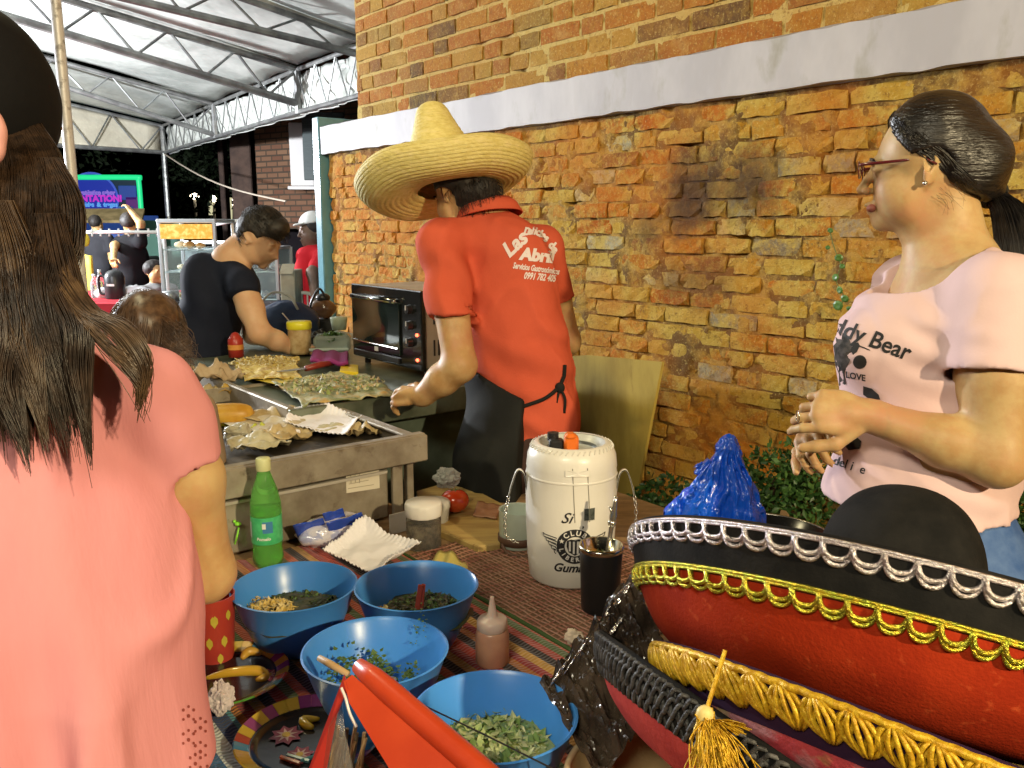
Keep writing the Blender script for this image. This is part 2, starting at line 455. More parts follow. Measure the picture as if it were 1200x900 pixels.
SOOT = [(wall_pt(815, 222), .20, .85), (wall_pt(880, 215), .16, .8), (wall_pt(800, 250), .12, .7), (wall_pt(760, 270), .10, .55), (wall_pt(830, 330), .14, .45), (wall_pt(790, 330), .12, .5)]
BM = brick_material('old brick', [(0, (.42,.29,.06)), (.20, (.46,.26,.05)), (.34, (.40,.15,.03)), (.46, (.50,.34,.09)), (.60, (.38,.10,.02)), (.72, (.44,.16,.03)), (.82, (.28,.10,.03)), (.90, (.10,.05,.025)), (.95, (.36,.34,.24)), (1, (.52,.38,.15))],
                    (.46, .60, .85, (0.50, 0.37, 0.10)), SOOT)
BM2 = brick_material('house brick', [(0, (.36,.18,.04)), (.3, (.34,.12,.03)), (.5, (.26,.12,.04)), (.66, (.40,.25,.06)), (.8, (.16,.09,.03)), (.9, (.06,.04,.025)), (1, (.38,.15,.04))],
                     (.56, .68, .4, (0.50, 0.34, 0.13)), [])
MORT = brick_material('old mortar', [(0, (.40,.26,.08)), (1, (.40,.26,.08))], (.44, .56, .85, (0.10, 0.05, 0.018)), SOOT)
MORT2 = brick_material('house mortar', [(0, (.52,.40,.16)), (1, (.52,.40,.16))], (.5, .7, .3, (0.40, 0.27, 0.08)), [])

def brick_variants(n, wear):
    out = []
    for k in range(n):
        r = np.random.default_rng(100+k); nu, nv = 4, 2; V = []; F = []
        for j in range(nv+1):
            for i in range(nu+1):
                x, z = i/nu-.5, j/nv-.5; edge = (i in (0, nu))+(j in (0, nv))
                dx, dz = r.normal(0, .010, 1)[0]*wear, r.normal(0, .032)*wear
                dy = -r.uniform(0, .05)*wear - (.05*wear if edge == 2 else 0) - (r.uniform(0, .12)*wear if edge == 2 and r.random() < .3 else 0)
                V.append((x*(.985 if edge else 1)+dx, -(.5+dy), z*.97+dz))
        m = len(V); per = [i for i in range(nu+1)]+[(j)*(nu+1)+nu for j in range(1, nv+1)]+[nv*(nu+1)+i for i in range(nu-1, -1, -1)]+[j*(nu+1) for j in range(nv-1, 0, -1)]
        for i in per: V.append((V[i][0]*1.01, .5, V[i][2]*1.01))
        for j in range(nv):
            for i in range(nu): a = j*(nu+1)+i; F.append((a, a+1, a+nu+2, a+nu+1))
        L_ = len(per)
        for i in range(L_): a, b2 = per[i], per[(i+1) % L_]; F.append((a, m+i, m+(i+1) % L_, b2))
        out.append((np.array(V), F))
    return out
def lay_bricks(parent, bm, p0, p1, z0, z1, q, course, lens, joint, wear, seed, meshes, depth=.1, front=.007, keep=None, frame=W):
    """bricks between p0..p1; the 300 nearest the street are single parts, the rest one part"""
    r = np.random.default_rng(seed); L = []
    z = z0; row = 0
    while z+course*.9 <= z1:
        p = p0 - r.uniform(0, .2)
        while p < p1:
            l = r.choice(lens)*r.uniform(.94, 1.05); a, b = max(p, p0), min(p+l, p1)
            if b-a > .05 and (keep is None or keep((a+b)/2, z+course/2)):
                L.append(((a+b)/2, z+course/2, b-a-joint, course-joint))
            p += l
        z += course; row += 1
    X = -AX; vs, fs, n = [], [], 0
    if len(L) > 300:
        near = sorted(range(len(L)), key=lambda i: L[i][0] + (5 if L[i][0] < .75 else 0))
    else: near = list(range(len(L)))
    first = set(near[:300]); rot = Matrix((tuple(X), tuple(NX), (0, 0, 1))).transposed()
    for i, (p, zz, l, h) in enumerate(L):
        jit = front*r.uniform(-.7, 1.15)*wear; tilt = r.normal(0, .006)*wear; hs = r.uniform(.93, 1.03)
        loc = frame(p, q+depth/2-jit, zz+r.normal(0, .0015)*wear)
        if i in first:
            o = bpy.data.objects.new('brick', meshes[int(r.integers(len(meshes)))]); C.objects.link(o); o.parent = parent
            o.matrix_local = Matrix.Translation(Vector(loc-WPOS[parent])) @ rot.to_4x4() @ Matrix.Rotation(tilt, 4, 'Y') @ Matrix.Diagonal((l, depth, h*hs, 1))
        else:
            V, F = BV[int(r.integers(len(BV)))]
            P = loc + V[:, :1]*l*X + V[:, 1:2]*depth*NX + V[:, 2:]*h*hs*UP
            vs.append(P); fs += [tuple(a+n for a in f) for f in F]; n += len(P)
    if vs:
        o = mobj('brick', np.concatenate(vs), fs, bm, parent); o['kind'] = 'stuff'
BV = brick_variants(10, 1.0)
def shared(bv, m, nm):
    out = []
    for V, F in bv:
        me = bpy.data.meshes.new(nm); me.from_pydata(V.tolist(), [], F); me.materials.append(m); out.append(me)
    return out
BMESH = shared(BV, BM, 'brick'); BMESH2 = shared(brick_variants(8, .45), BM2, 'brick')
QW = 2.38
gw = thing('brick_wall', 'old weathered yellow and orange brick wall below the long white coping band', 'brick wall', W(1.6, QW+.1, 0))
lay_bricks(gw, BM, -.2, 4.80, .55, 2.005, QW, .0628, [.11, .12, .19, .20, .205, .15], .008, 1.0, 5, BMESH)
def mort_fn(p0, p1, z0, z1, q, amp, base, step, seed, frame=W):
    nu, nv = int((p1-p0)/step), int((z1-z0)/step)
    P, Z = np.meshgrid(np.linspace(p0, p1, nu+1), np.linspace(z0, z1, nv+1))
    S = np.stack([P, Z, P*0], -1)
    d = base + amp*fbm(S, 7, 2, seed) + amp*.9*fbm(S, 26, 3, seed+9) - .03*np.clip(fbm(S*[1, 1.7, 1], 5, 3, seed+4)-.42, 0, .25)*8*amp/.02
    V = P[..., None]*AX+NX*(q-d[..., None])+Z[..., None]*UP
    i = np.arange(nv)[:, None]*(nu+1)+np.arange(nu)[None, :]
    F = np.stack([i, i+nu+1, i+nu+2, i+1], -1).reshape(-1, 4)
    return V.reshape(-1, 3), F
V, F = mort_fn(-.2, 4.80, .55, 2.005, QW, .013, -.0075, .0095, 3)
mo = sdf_obj('mortar', [(V, F)], MORT, gw, 0)
mb = MB(); mb.wbox(-1.2, 4.8, QW+.05, QW+.3, 0, 2.0); mb.wbox(-1.2, -.2, QW, QW+.05, 0, 2.0); mb.wbox(-.2, 4.8, QW, QW+.05, 0, .55); mb.build('wall_core', MORT2, gw)
white = mat('white paint', (.47,.46,.50), .6, col2=(.38,.37,.41), cscale=3, bump=.25, bscale=25, bdist=.004, col3=(.30,.29,.26), c3scale=7, c3thr=(.56,.72), stretch=(1,1,.5))
mb = MB()
def cope(i, j):
    p = -1.2+6.02*i; prof = [(0, 0), (.035, 0), (.037, .155), (0, .165)][j]
    n = .001*math.sin(p*9)+(.0035*float(vnoise(np.array([[p*14., j, 0]]), 1.0, 3)[0]))
    return W(p, QW-prof[0], 2.005+prof[1]+n*(1 if j else .5))
V = [cope(i/300, j) for j in range(4) for i in range(301)]
mb.add(V, [(j*301+i, j*301+i+1, (j+1)*301+i+1, (j+1)*301+i) for j in range(3) for i in range(300)])
mb.wbox(-1.2, 4.82, QW, QW+.24, 2.005, 2.168); mb.build('coping', white, gw)
blue = mat('pale blue paint', (.15,.33,.40), .22, col2=(.12,.27,.33), cscale=5, coat=.4, bump=.1, bscale=12)
mb = MB(); mb.wbox(4.825, 4.905, QW-.045, QW+.30, 0, 2.22, .006); mb.build('end_post', blue, gw)
# upper house wall behind the coping
hw = thing('house_wall', 'taller house wall of neat reddish bricks rising above the white coping band', 'house wall', W(1.6, 2.6, 2.1))
lay_bricks(hw, BM2, .2, 4.46, 2.165, 3.35, 2.40, .0765, [.13, .25, .25, .13, .26], .012, .5, 9, BMESH2)
V, F = mort_fn(.2, 4.46, 2.165, 3.35, 2.40, .006, -.006, .02, 8); sdf_obj('mortar', [(V, F)], MORT2, hw, 0)
mb = MB(); mb.wbox(.2, 4.46, 2.44, 2.74, 2.168, 3.35); mb.wbox(4.44, 4.462, 2.41, 2.44, 2.168, 3.35); mb.wbox(-1.2, .2, 2.41, 2.74, 2.168, 3.35); mb.wbox(-1.2, 4.46, 2.41, 2.74, 3.36, 6.0); mb.build('wall_core', BM2, hw)
# ivy sprig on the wall
leafm = mat('leaf green', (.06,.15,.03), .4, col2=(.10,.22,.05), cscale=30, coat=.1)
iv = thing('ivy_sprig', 'thin green ivy sprig climbing the bricks beside the pink T-shirt', 'ivy', wall_pt(985, 360))
mb = MB(); pts = [wall_pt(u, v, QW-.02) for u, v in ((985,365),(988,345),(980,330),(985,312),(981,300),(976,285),(972,268))]
mb.tube(catmull(pts, 4), .0015, 5); mb.build('stem', mat('stem', (.12,.16,.05)), iv)
for (u, v, r) in ((982,358,.018),(990,350,.014),(984,340,.014),(979,325,.013),(987,312,.009),(983,302,.013),(973,270,.010),(970,290,.008),(996,362,.012)):
    mb = MB(); c = wall_pt(u, v, QW-.035)
    mb.lathe([(0, .002), (r*.6, .003), (r, 0)], c, 9, axis=-NX+V3(*(RNG.normal(0, .25, 3))), ry=.85); mb.build('leaf', leafm, iv)
# ------------------------------------------------------------ ground and road
gm = mat('asphalt', (.045,.042,.04), .85, col2=(.07,.065,.058), cscale=3, bump=.5, bscale=90, bdist=.004)
g = MB(); g.add([(-300,-300,0),(300,-300,0),(300,300,0),(-300,300,0)], [(0,1,2,3)]); o = g.build('ground', gm); o['kind'] = 'structure'
# ------------------------------------------------------------ market canopy
steel = mat('galvanised steel', (.40,.42,.42), .38, .85, col2=(.22,.23,.23), cscale=14, bump=.1, bscale=40)
dsteel = mat('dull truss steel', (.28,.29,.28), .45, .6, col2=(.17,.17,.17), cscale=6)
tarp = mat('silver grey tarp', (.56,.58,.54), .35, col2=(.38,.40,.37), cscale=1.2, bump=.6, bscale=2.2, bdist=.05, stretch=(1,1,1.5))
ZC = 2.75
C0, C1, C2 = G(192,178.6,ZC), G(350,131,ZC), G(434,108,ZC)
fd = nrm(C1-C0); C3 = C2+(C2-C1)*1.6; CL = C0-nrm(G(192,178.6,ZC)-G(92,172,ZC))*7.0
pd = V3(-fd[1]*-1, 0, 0); pd = nrm(np.cross(UP, fd))
if pd[1] > 0: pd = -pd
def onplane(P, d, u, v):
    """the point seen at (u,v) on the upright plane through P along d"""
    n = np.cross(d, UP); r = J(u, v, 1.0)-V3(0, 0, EYE); t = np.dot(P-V3(0, 0, EYE), n)/np.dot(r, n); return V3(0, 0, EYE)+r*t
H4 = UP*.42
def seg_at(P, Q, u):   # point of the fascia at picture column u
    lo, hi = 0., 1.
    f = lambda t: (lambda X: 600+1000*X[0]/((X[1]*CP)-(X[2]-EYE)*SP))(P+(Q-P)*t)
    for _ in range(40):
        m = (lo+hi)/2
        if f(m) < u: lo = m
        else: hi = m
    return P+(Q-P)*lo
D1 = seg_at(C0, C1, 253)
ends = []
cn = thing('market_canopy', 'silver tarpaulin market canopy on steel lattice trusses over the back stalls', 'canopy', (C1[0]-3, C1[1], 0))
def truss(A0, A1, B0, B1, n, r=.028):
    m = MB(); m.tube([A0, A1], r, 8); m.build('chord', dsteel, cn)
    m = MB(); m.tube([B0, B1], r*1.15, 8); m.build('chord', dsteel, cn)
    for i in range(n):
        a = A0+(A1-A0)*i/n; b = B0+(B1-B0)*(i+.5)/n; c = A0+(A1-A0)*(i+1)/n
        m = MB(); m.tube([a, b], r*.42, 6); m.build('brace', steel if i % 3 == 1 else dsteel, cn)
        m = MB(); m.tube([b, c], r*.42, 6); m.build('brace', dsteel, cn)
T1a, T1b = onplane(C1+H4, pd, 79, 0), onplane(C1+UP*.1, pd, 2, 17)
T2a, T2b = onplane(D1+H4, pd, 27, 60), onplane(D1+UP*.0, pd, 55, 95)
T3a = onplane(C0+H4, pd, 68, 119)
T0s = C2+UP*.42; T0a, T0b = onplane(T0s, pd, 290, 0), onplane(C2+UP*.34, pd, 215, 14)
def ext(A, B, L): return A+nrm(B-A)*L
LT = 7.0
tr = [(C0+H4, ext(C0+H4, T3a, LT)), (D1+H4, ext(D1+H4, T2a, LT)), (C1+H4, ext(C1+H4, T1a, LT)), (C2+H4, ext(C2+H4, T0a, LT))]
truss(tr[3][0], tr[3][1], C2+UP*.3, ext(C2+UP*.3, T0b, LT), 11)
truss(tr[2][0], tr[2][1], C1+UP*.08, ext(C1+UP*.08, T1b, LT), 11, .034)
truss(tr[1][0], tr[1][1], D1+UP*.02, ext(D1+UP*.02, T2b, LT), 11)
truss(tr[0][0], tr[0][1], C0+UP*.0, CL, 9)
truss(C0+H4, C1+H4, C0, C1, 12, .022); truss(C1+H4, C3+H4, C1, C3, 9, .022)
for P in (C0, C1, D1): m = MB(); m.tube([P-UP*.02, P+H4], .04, 8); m.build('upright', dsteel, cn)
m = MB(); m.tube([C0*[1,1,0], C0], .045, 10); m.build('corner_post', steel, cn)
outs = nrm(np.cross(fd, UP)); outs = outs if outs[1] > 0 else -outs
def sheet(A, B, Cc, Dd, nu, nv, sag, off, nm='tarp', seed=0):
    m = MB()
    def f(u, v):
        P = (A*(1-u)+B*u)*(1-v)+(Dd*(1-u)+Cc*u)*v
        return P+off+UP*(-sag*math.sin(math.pi*u)*.6)+UP*sag*.5*vnoise(np.array([[u*9, v*5, seed]]), 1.0, 3)[0]
    m.grid(f, nu, nv); solid(m.build(nm, tarp, cn, smooth=True), .004)
E3 = (C3+H4, ext(C3+H4, C3+H4+(tr[3][1]-tr[3][0]), LT)); tr.append(E3)
for i in range(4): sheet(tr[i][0], tr[i+1][0], tr[i+1][1], tr[i][1], 16, 24, .05, UP*.05, 'roof_sheet', i)
def val(A, B, seed, flare=.05, h=.42):
    m = MB()
    def f(u, v):
        P = A*(1-u)+B*u; w_ = .045*vnoise(np.array([[u*18, v*3.5, seed]]), 1.0, 5)[0]+.03*vnoise(np.array([[u*52, v*7, seed]]), 1.0, 6)[0]
        return P+UP*(h*v-.03)+outs*(.06+w_)
    m.grid(f, 130, 16); solid(m.build('valance', tarp, cn, smooth=True), .004)
val(C0, C1, 1); val(C1, C3, 2)
cream = mat('cream tarp', (.62,.58,.46), .5, col2=(.5,.46,.36), cscale=1.5, bump=.4, bscale=3, bdist=.04)
m = MB(); ld = nrm(CL-C0); lo_ = np.cross(ld, UP); lo_ = lo_ if lo_[1] > 0 else -lo_
m.grid(lambda u, v: (C0*(1-u)+CL*u)*(1-v)+(tr[0][0]*(1-u)+tr[0][1]*u)*v+lo_*(.06+.02*math.sin(u*30)), 30, 8); solid(m.build('gable_sheet', cream, cn, smooth=True), .004)
# near canopy roof corner, upper left, and the near pole
pol = thing('canopy_pole', 'dented galvanised pole standing behind the long-haired woman in coral', 'pole', J(97,345,4.4)*[1,1,0])
m = MB(); a = J(97,345,4.4)
m.tube([[a[0],a[1],z] for z in np.linspace(0, 2.9, 12)], .0265, 14); m.build('tube', mat('pitted pole', (.66,.64,.64), .45, .2, col2=(.34,.32,.31), cscale=22, cthr=(.56,.66), bump=.5, bscale=60), pol, True)
m = MB(); m.tube([[a[0],a[1],z] for z in (0, .012)], .07, 14); m.build('foot_plate', steel, pol)
rp = thing('guy_rope', 'pale guy rope slanting from the canopy corner to the far brick building', 'rope', G(333,236,2.0) if False else J(333,236,9.5))
m = MB(); A = C0-UP*.02; B = J(335,236,9.5); m.tube([A*(1-t)+B*t-UP*.12*math.sin(math.pi*t) for t in np.linspace(0, 1, 12)], .011, 5); m.build('rope', mat('rope', (.35,.30,.24), .8), rp)
# ------------------------------------------------------------ far brick building
bt = bpy.data.materials.new('far brick'); bt.use_nodes = True; nt = bt.node_tree; N = nt.nodes; L = nt.links
tc = N.new('ShaderNodeTexCoord'); br = N.new('ShaderNodeTexBrick'); L.new(tc.outputs['UV'], br.inputs[0])
br.inputs['Color1'].default_value = (.13,.055,.03,1); br.inputs['Color2'].default_value = (.20,.11,.06,1); br.inputs['Mortar'].default_value = (.06,.04,.025,1)
br.inputs['Scale'].default_value = 1; br.inputs['Brick Width'].default_value = .24; br.inputs['Row Height'].default_value = .085; br.inputs['Mortar Size'].default_value = .012
L.new(br.outputs[0], N['Principled BSDF'].inputs['Base Color']); N['Principled BSDF'].inputs['Roughness'].default_value = .9
bpn = N.new('ShaderNodeBump'); bpn.inputs['Distance'].default_value = .01; L.new(br.outputs['Fac'], bpn.inputs['Height']); bpn.invert = True; L.new(bpn.outputs[0], N['Principled BSDF'].inputs['Normal'])
def uvwall(name, A, B, z0, z1, th, m_, parent):
    d = nrm(B-A); nn = np.cross(d, UP); mb = MB(); L_ = np.linalg.norm(B-A)
    mb.box((A+B)/2+UP*((z0+z1)/2)-nn*0+ (-nn if nn[1] < 0 else nn)*th/2, (L_, th, z1-z0), d, nn, UP)
    o = mb.build(name, m_, parent); uv = o.data.uv_layers.new()
    for lp in o.data.loops:
        P = np.array(o.data.vertices[lp.vertex_index].co)+WPOS[parent]; uv.data[lp.index].uv = (np.dot(P-A, d), P[2])
    return o
fb = thing('far_building', 'dark brick building behind the stalls with a white slatted window', 'building', J(330,250,10.5)*[1,1,0])
fA, fB = J(303,250,13.6)*[1,1,0], J(430,250,12.4)*[1,1,0]
uvwall('wall', fA, fB, 1.52, 4.6, .3, bt, fb)
pm = mat('pillar paint', (.10,.065,.05), .8, col2=(.05,.035,.03), cscale=3)
for (u0, u1, D) in ((276,300,13.9),(262,268,15.0)):
    a, b = J(u0,250,D), J(u1,250,D); mb = MB(); mb.box([(a[0]+b[0])/2, a[1], 2.2], (b[0]-a[0], .25, 4.4), bev=.015); mb.build('pillar', pm, fb)
mb = MB(); a, b = J(300,250,13.5), J(400,250,13.5); mb.box([(a[0]+b[0])/2, a[1]+.5, .76], (b[0]-a[0]+1, .2, 1.52)); mb.build('dark_doorway', mat('dark opening', (.012,.010,.012), .9), fb)
wm = mat('white slats', (.66,.68,.70), .5); fr = mat('window trim', (.7,.68,.66), .6)
wn_ = MB(); c0, c1 = J(344,218,12.75), J(367,218,12.6); zt = J(344,146,12.75)[2]; zb = c0[2]
wn_.box([(c0[0]+c1[0])/2, (c0[1]+c1[1])/2, (zt+zb)/2], (c1[0]-c0[0]+.02, .06, zt-zb), bev=.01); wo = wn_.build('window', fr, fb)
for i in range(7):
    t = (i+.5)/7; x = c0[0]*(1-t)+c1[0]*t; mb = MB(); mb.box([x, c0[1]-.065, (zt+zb)/2], (.034, .02, zt-zb-.03), bev=.004); mb.build('slat', wm, wo)
mb = MB(); mb.box([(c0[0]+c1[0])/2, c0[1]-.05, zb-.03], (c1[0]-c0[0]+.12, .14, .05), bev=.008); mb.build('sill', fr, wo)
mb = MB(); x0, x1 = J(368,170,12.4)[0], J(412,170,12.2)[0]; mb.box([(x0+x1)/2, 12.15, (zt+zb)/2+.04], (x1-x0, .05, zt-zb), bev=.008); sh = mb.build('shutter', mat('shutter paint', (.06,.08,.08), .5), fb)
for i in range(14):
    mb = MB(); mb.box([(x0+x1)/2, 12.11, zb+.12+(zt-zb-.12)*i/14], (x1-x0-.06, .02, .018)); mb.build('slat', MATS['shutter paint'], sh)
tn = thing('tree', 'dark tree mass standing in the night beyond the canopy', 'tree', (-7.5, 24, 0))
mb = MB(); mb.tube([(-7.5,24,0),(-7.4,24,1.5),(-7.6,24.1,3.2)], [.22,.17,.1], 8); mb.build('trunk', mat('bark', (.05,.035,.02), .9), tn)
r = np.random.default_rng(4); n = 5000; cs = r.normal(0, 1, (40, 3))*[1.6, 1.2, .9]+[-7.5, 24, 4.1]; P = cs[r.integers(0, 40, n)]+r.normal(0, .35, (n, 3)); a = r.normal(0, 1, (n, 3)); b = r.normal(0, 1, (n, 3)); a = a/np.linalg.norm(a, axis=1)[:, None]*.09; b = b/np.linalg.norm(b, axis=1)[:, None]*.05
V = np.stack([P-a, P+b, P+a, P-b], 1).reshape(-1, 3); mobj('crown', V, np.arange(n*4).reshape(-1, 4), mat('night foliage', (.03,.05,.02), .7), tn)
# ------------------------------------------------------------ neon sign
ns = thing('neon_sign', 'large screen sign framed in glowing green neon in the dark background', 'neon sign', J(118,250,17)*[1,1,0])
Ds = 17.0; sx0, sx1 = J(40,205,Ds)[0], J(165,205,Ds)[0]; sy = J(118,230,Ds)[1]; szt, szb = J(118,207,Ds)[2], J(118,256,Ds)[2]
mb = MB(); mb.box([(sx0+sx1)/2, sy+.1, (szt+szb)/2], (sx1-sx0-.05, .16, szt-szb-.02), bev=.02); mb.build('panel', mat('sign panel', (.005,.01,.02), .4, emit=(.006,.035,.07), estr=.25), ns)
neon = mat('green neon', (.02,.4,.2), .4, emit=(.008,.42,.13), estr=1.0)
mb = MB(); mb.tube(catmull([(sx0,sy-.04,szt-.02),(sx1-.12,sy-.04,szt-.02),(sx1-.03,sy-.04,szt-.05),(sx1,sy-.04,szt-.14),(sx1,sy-.04,szb-.02)], 6), .05, 8); mb.build('neon_tube', neon, ns, True)
def disc(c, r, y, th=.02): m = MB(); m.lathe([(0,0),(r,0),(r,th),(0,th)], V3(c[0], y, c[1]), 40, axis=(0,-1,0)); return m
cx, cz = J(109,233,Ds)[0], J(109,233,Ds)[2]
disc((cx,cz), .52, sy-.005).build('ring', mat('ring glow', (.05,.1,.5), .4, emit=(.05,.10,.45), estr=.2), ns)
disc((cx,cz), .48, sy-.012, .03).build('disc', mat('disc glow', (.01,.02,.2), .4, emit=(.008,.03,.42), estr=.3), ns)
def sign_text(s, u, v, size, m_, D=Ds, dy=-.06, parent=ns, bold=0.01):
    V, F = text_geo(s, size, bold=bold); c = J(u, v, D); mobj('lettering', np.stack([V[:,0]+c[0], np.full(len(V), sy+dy), V[:,1]+c[2]], 1), F, m_, parent)
sign_text('el auténtico sabor', 113, 226, .11, mat('violet letters', (.2,.1,.5), .5, emit=(.30,.22,.75), estr=.25))
sign_text('PLANTATION!', 112, 233, .17, mat('magenta letters', (.5,.02,.4), .5, emit=(.42,.03,.55), estr=.35))
sign_text('comidas  &  tragos', 114, 240, .11, mat('cyan letters', (.1,.3,.6), .5, emit=(.10,.35,.85), estr=.3))
for (u, v, w_, h_, c) in ((150,226,.35,.28,(.03,.10,.5)),(156,238,.3,.25,(.16,.02,.26)),(146,245,.35,.12,(.06,.22,.55))):
    p = J(u, v, Ds); mb = MB(); mb.box([p[0], sy+.0, p[2]], (w_, .04, h_), bev=.01); mb.build('image_patch', mat('patch%d' % u, tuple(k*.3 for k in c), .5, emit=c, estr=.22), ns)
# ------------------------------------------------------------ kiosk with a thatch-coloured awning
ks = thing('kiosk', 'small bar kiosk with a brown awning under the neon sign', 'kiosk', J(130,330,13)*[1,1,0])
a, b = J(60,252,13), J(182,252,13); mb = MB()
V = [(a[0],a[1],a[2]+.08),(b[0]-.15,a[1],a[2]+.08),(b[0],a[1]-.5,a[2]-.1),(a[0],a[1]-.5,a[2]-.1)]; mb.add(V, [(0,1,2,3)]); solid(mb.build('awning', mat('awning cloth', (.20,.15,.07), .8, col2=(.12,.09,.04), cscale=6), ks), .04)
mb = MB(); mb.box([(a[0]+b[0])/2, a[1]+.1, .55], (b[0]-a[0]-.3, .6, 1.1), bev=.02); mb.build('counter', mat('kiosk counter', (.05,.04,.05), .6), ks)
for x in (b[0]-.12, a[0]+.4): mb = MB(); mb.tube([(x,a[1]-.3,0),(x,a[1]-.3,a[2]-.05)], .035, 8); mb.build('post', mat('kiosk wood', (.30,.17,.08), .7), ks)
mb = MB(); p = J(175,290,13.2); mb.box([p[0]+.1, p[1]+.3, 1.0], (.7, .05, 1.3), bev=.01); mb.build('green_board', mat('green board', (.02,.09,.06), .6), ks)
mb = MB(); p = J(120,285,13.4); mb.box([p[0], p[1]+.5, 1.55], (1.4, .05, .35), bev=.01); mb.build('blue_screen', mat('blue screen', (.02,.05,.2), .4, emit=(.02,.07,.30), estr=.3), ks)
# street lamps far away
for i, (u, v, side) in enumerate(((228,230,'leftmost'),(250,233,'middle'),(273,237,'rightmost'))):
    D = 34; p = J(u, v, D); sl = thing('street_lamp', side+' of the three bright street lamps glowing in the distance', 'street lamp', p*[1,1,0], 'distant street lamps')
    mb = MB(); mb.tube([p*[1,1,0], p-UP*.1], [.07,.05], 8); mb.build('post', mat('lamp post', (.2,.2,.17), .6), sl)
    mb = MB(); mb.ell(p, (.17,.17,.12), 12, 8); mb.build('lamp_head', mat('lamp glow', (1,.9,.7), .5, emit=(1,.82,.6) , estr=14), sl, True)
for i, (u, v0, v1, side) in enumerate(((247,234,252,'shorter'),(270,232,258,'taller'))):
    D = 26; p = J(u, v0, D); q = J(u, v1, D); sl = thing('bollard_light', side+' of the two pale lit columns under the street lamps', 'light column', p*[1,1,0], 'lit columns')
    mb = MB(); mb.tube([q*[1,1,0], q], .05, 8); mb.build('post', mat('lamp post', (.2,.2,.17), .6), sl)
    mb = MB(); mb.tube([q, p], .06, 8); mb.build('glow_tube', mat('tube glow', (.6,.6,.4), .5, emit=(.45,.42,.25), estr=1.0), sl)
# ------------------------------------------------------------ rail with clips
rl = thing('hanging_rail', 'white metal rail with small clips running behind the glass case', 'rail', J(140,272,7.5)*[1,1,0])
mb = MB(); mb.tube([J(92,272,7.5), J(192,272,7.3)], .014, 8); mb.build('rail', mat('white metal', (.62,.62,.60), .35), rl, True)
mb = MB(); mb.tube([J(252,263,7.3), J(282,258,7.2)], .014, 8); mb.build('rail', MATS['white metal'], rl, True)
for u in (96,108,118,128,139,151,162,174,184): 
    mb = MB(); mb.tube([J(u,268,7.45), J(u,277,7.45)], .009, 6); mb.build('clip', MATS['white metal'], rl)
for u in (92, 192): 
    p = J(u,272,7.5); mb = MB(); mb.tube([p*[1,1,0], p], .016, 8); mb.build('post', MATS['white metal'], rl)
mb = MB(); mb.ell(J(100,281,7.4), (.04,.02,.06), 8, 6); mb.build('hanging_cloth', mat('yellow cloth', (.5,.38,.04), .8), rl, True)
# ------------------------------------------------------------ back table, red cloth
bt_ = thing('back_table', 'long back table under a red cloth with bottles and a thermos', 'table', J(150,352,7)*[1,1,0])
red = mat('red cloth', (.42,.03,.04), .8, col2=(.32,.02,.03), cscale=3, bump=.3, bscale=12)
zb = .92; A, B, Cc, Dd = G(20,340,zb), G(262,340,zb), G(262,356,zb), G(20,356,zb)
mb = MB(); mb.add([A,B,Cc,Dd]+[p*[1,1,0]+UP*.35 for p in (A,B,Cc,Dd)], [(0,3,2,1),(3,7,6,2),(2,6,5,1),(0,4,7,3),(1,5,4,0)]); mb.build('tablecloth', red, bt_)
for P in (A,B,Cc,Dd): mb = MB(); mb.tube([P*[.99,.99,0], P*[.99,.99,1]-UP*.02], .03, 8); mb.build('leg', steel, bt_)
def bottle(name, label, c, r, h, m_, capm, parent=None, group=None, prof=None):
    t = thing(name, label, 'bottle', c, group)
    pr = prof or [(0,0),(r*.9,0),(r,h*.03),(r,h*.55),(r*.9,h*.65),(r*.38,h*.88),(r*.36,h*.93)]
    m = MB(); m.lathe(pr, c, 20); m.build('bottle_body', m_, t, True)
    m = MB(); m.lathe([(r*.4,h*.92),(r*.42,h),(0,h)], c, 16); m.build('cap', capm, t, True); return t
clear = mat('clear plastic', (.75,.80,.80), .12, trans=.75, ior=1.3)
wcap = mat('white plastic', (.72,.72,.70), .4, bump=.05, bscale=30)
for i, (u, lab) in enumerate(((112,'small clear water bottle left of the black thermos at the back'),(119,'taller clear water bottle touching the black thermos at the back'))):
    bottle('water_bottle', lab, G(u,349,zb), .036, .22 if i == 0 else .26, clear, wcap)
th = thing('thermos', 'black thermos jug with a handle on the red back table', 'thermos', G(136,350,zb))
c = WPOS[th]; blk = mat('black plastic', (.018,.018,.02), .35); mb = MB(); mb.lathe([(0,0),(.085,0),(.09,.01),(.088,.2),(.07,.24),(.04,.26),(0,.265)], c, 24); mb.build('jug', blk, th, True)
mb = MB(); mb.tube(catmull([c+V3(-.085,0,.2),c+V3(-.14,0,.2),c+V3(-.14,0,.06),c+V3(-.085,0,.04)], 6), .012, 8); mb.build('handle', blk, th, True)
mb = MB(); mb.box(c+V3(0,-.089,.13), (.07,.003,.02)); mb.build('badge', wcap, th)
bw = thing('bag_pile', 'heap of white plastic bags beside the thermos on the back table', 'bags', G(158,348,zb))
for k, (du, r_) in enumerate(((0,.07),(10,.06),(18,.05),(-34,.06))):
    mb = MB(); c = G(156+du,349,zb)+UP*r_*.7; s_ = k; mb.ell(c, (r_*1.4,r_,r_), 14, 9, fn=lambda x, y, z: 1+.22*vnoise(np.array([[x*2+s_, y*2, z*2]]), 1.3, 4)[0]); mb.build('bag', mat('white bag', (.66,.66,.70), .35), bw, True)
yb = thing('yellow_banner', 'mustard yellow banner hanging behind the near pole', 'banner', J(92,340,9)*[1,1,0])
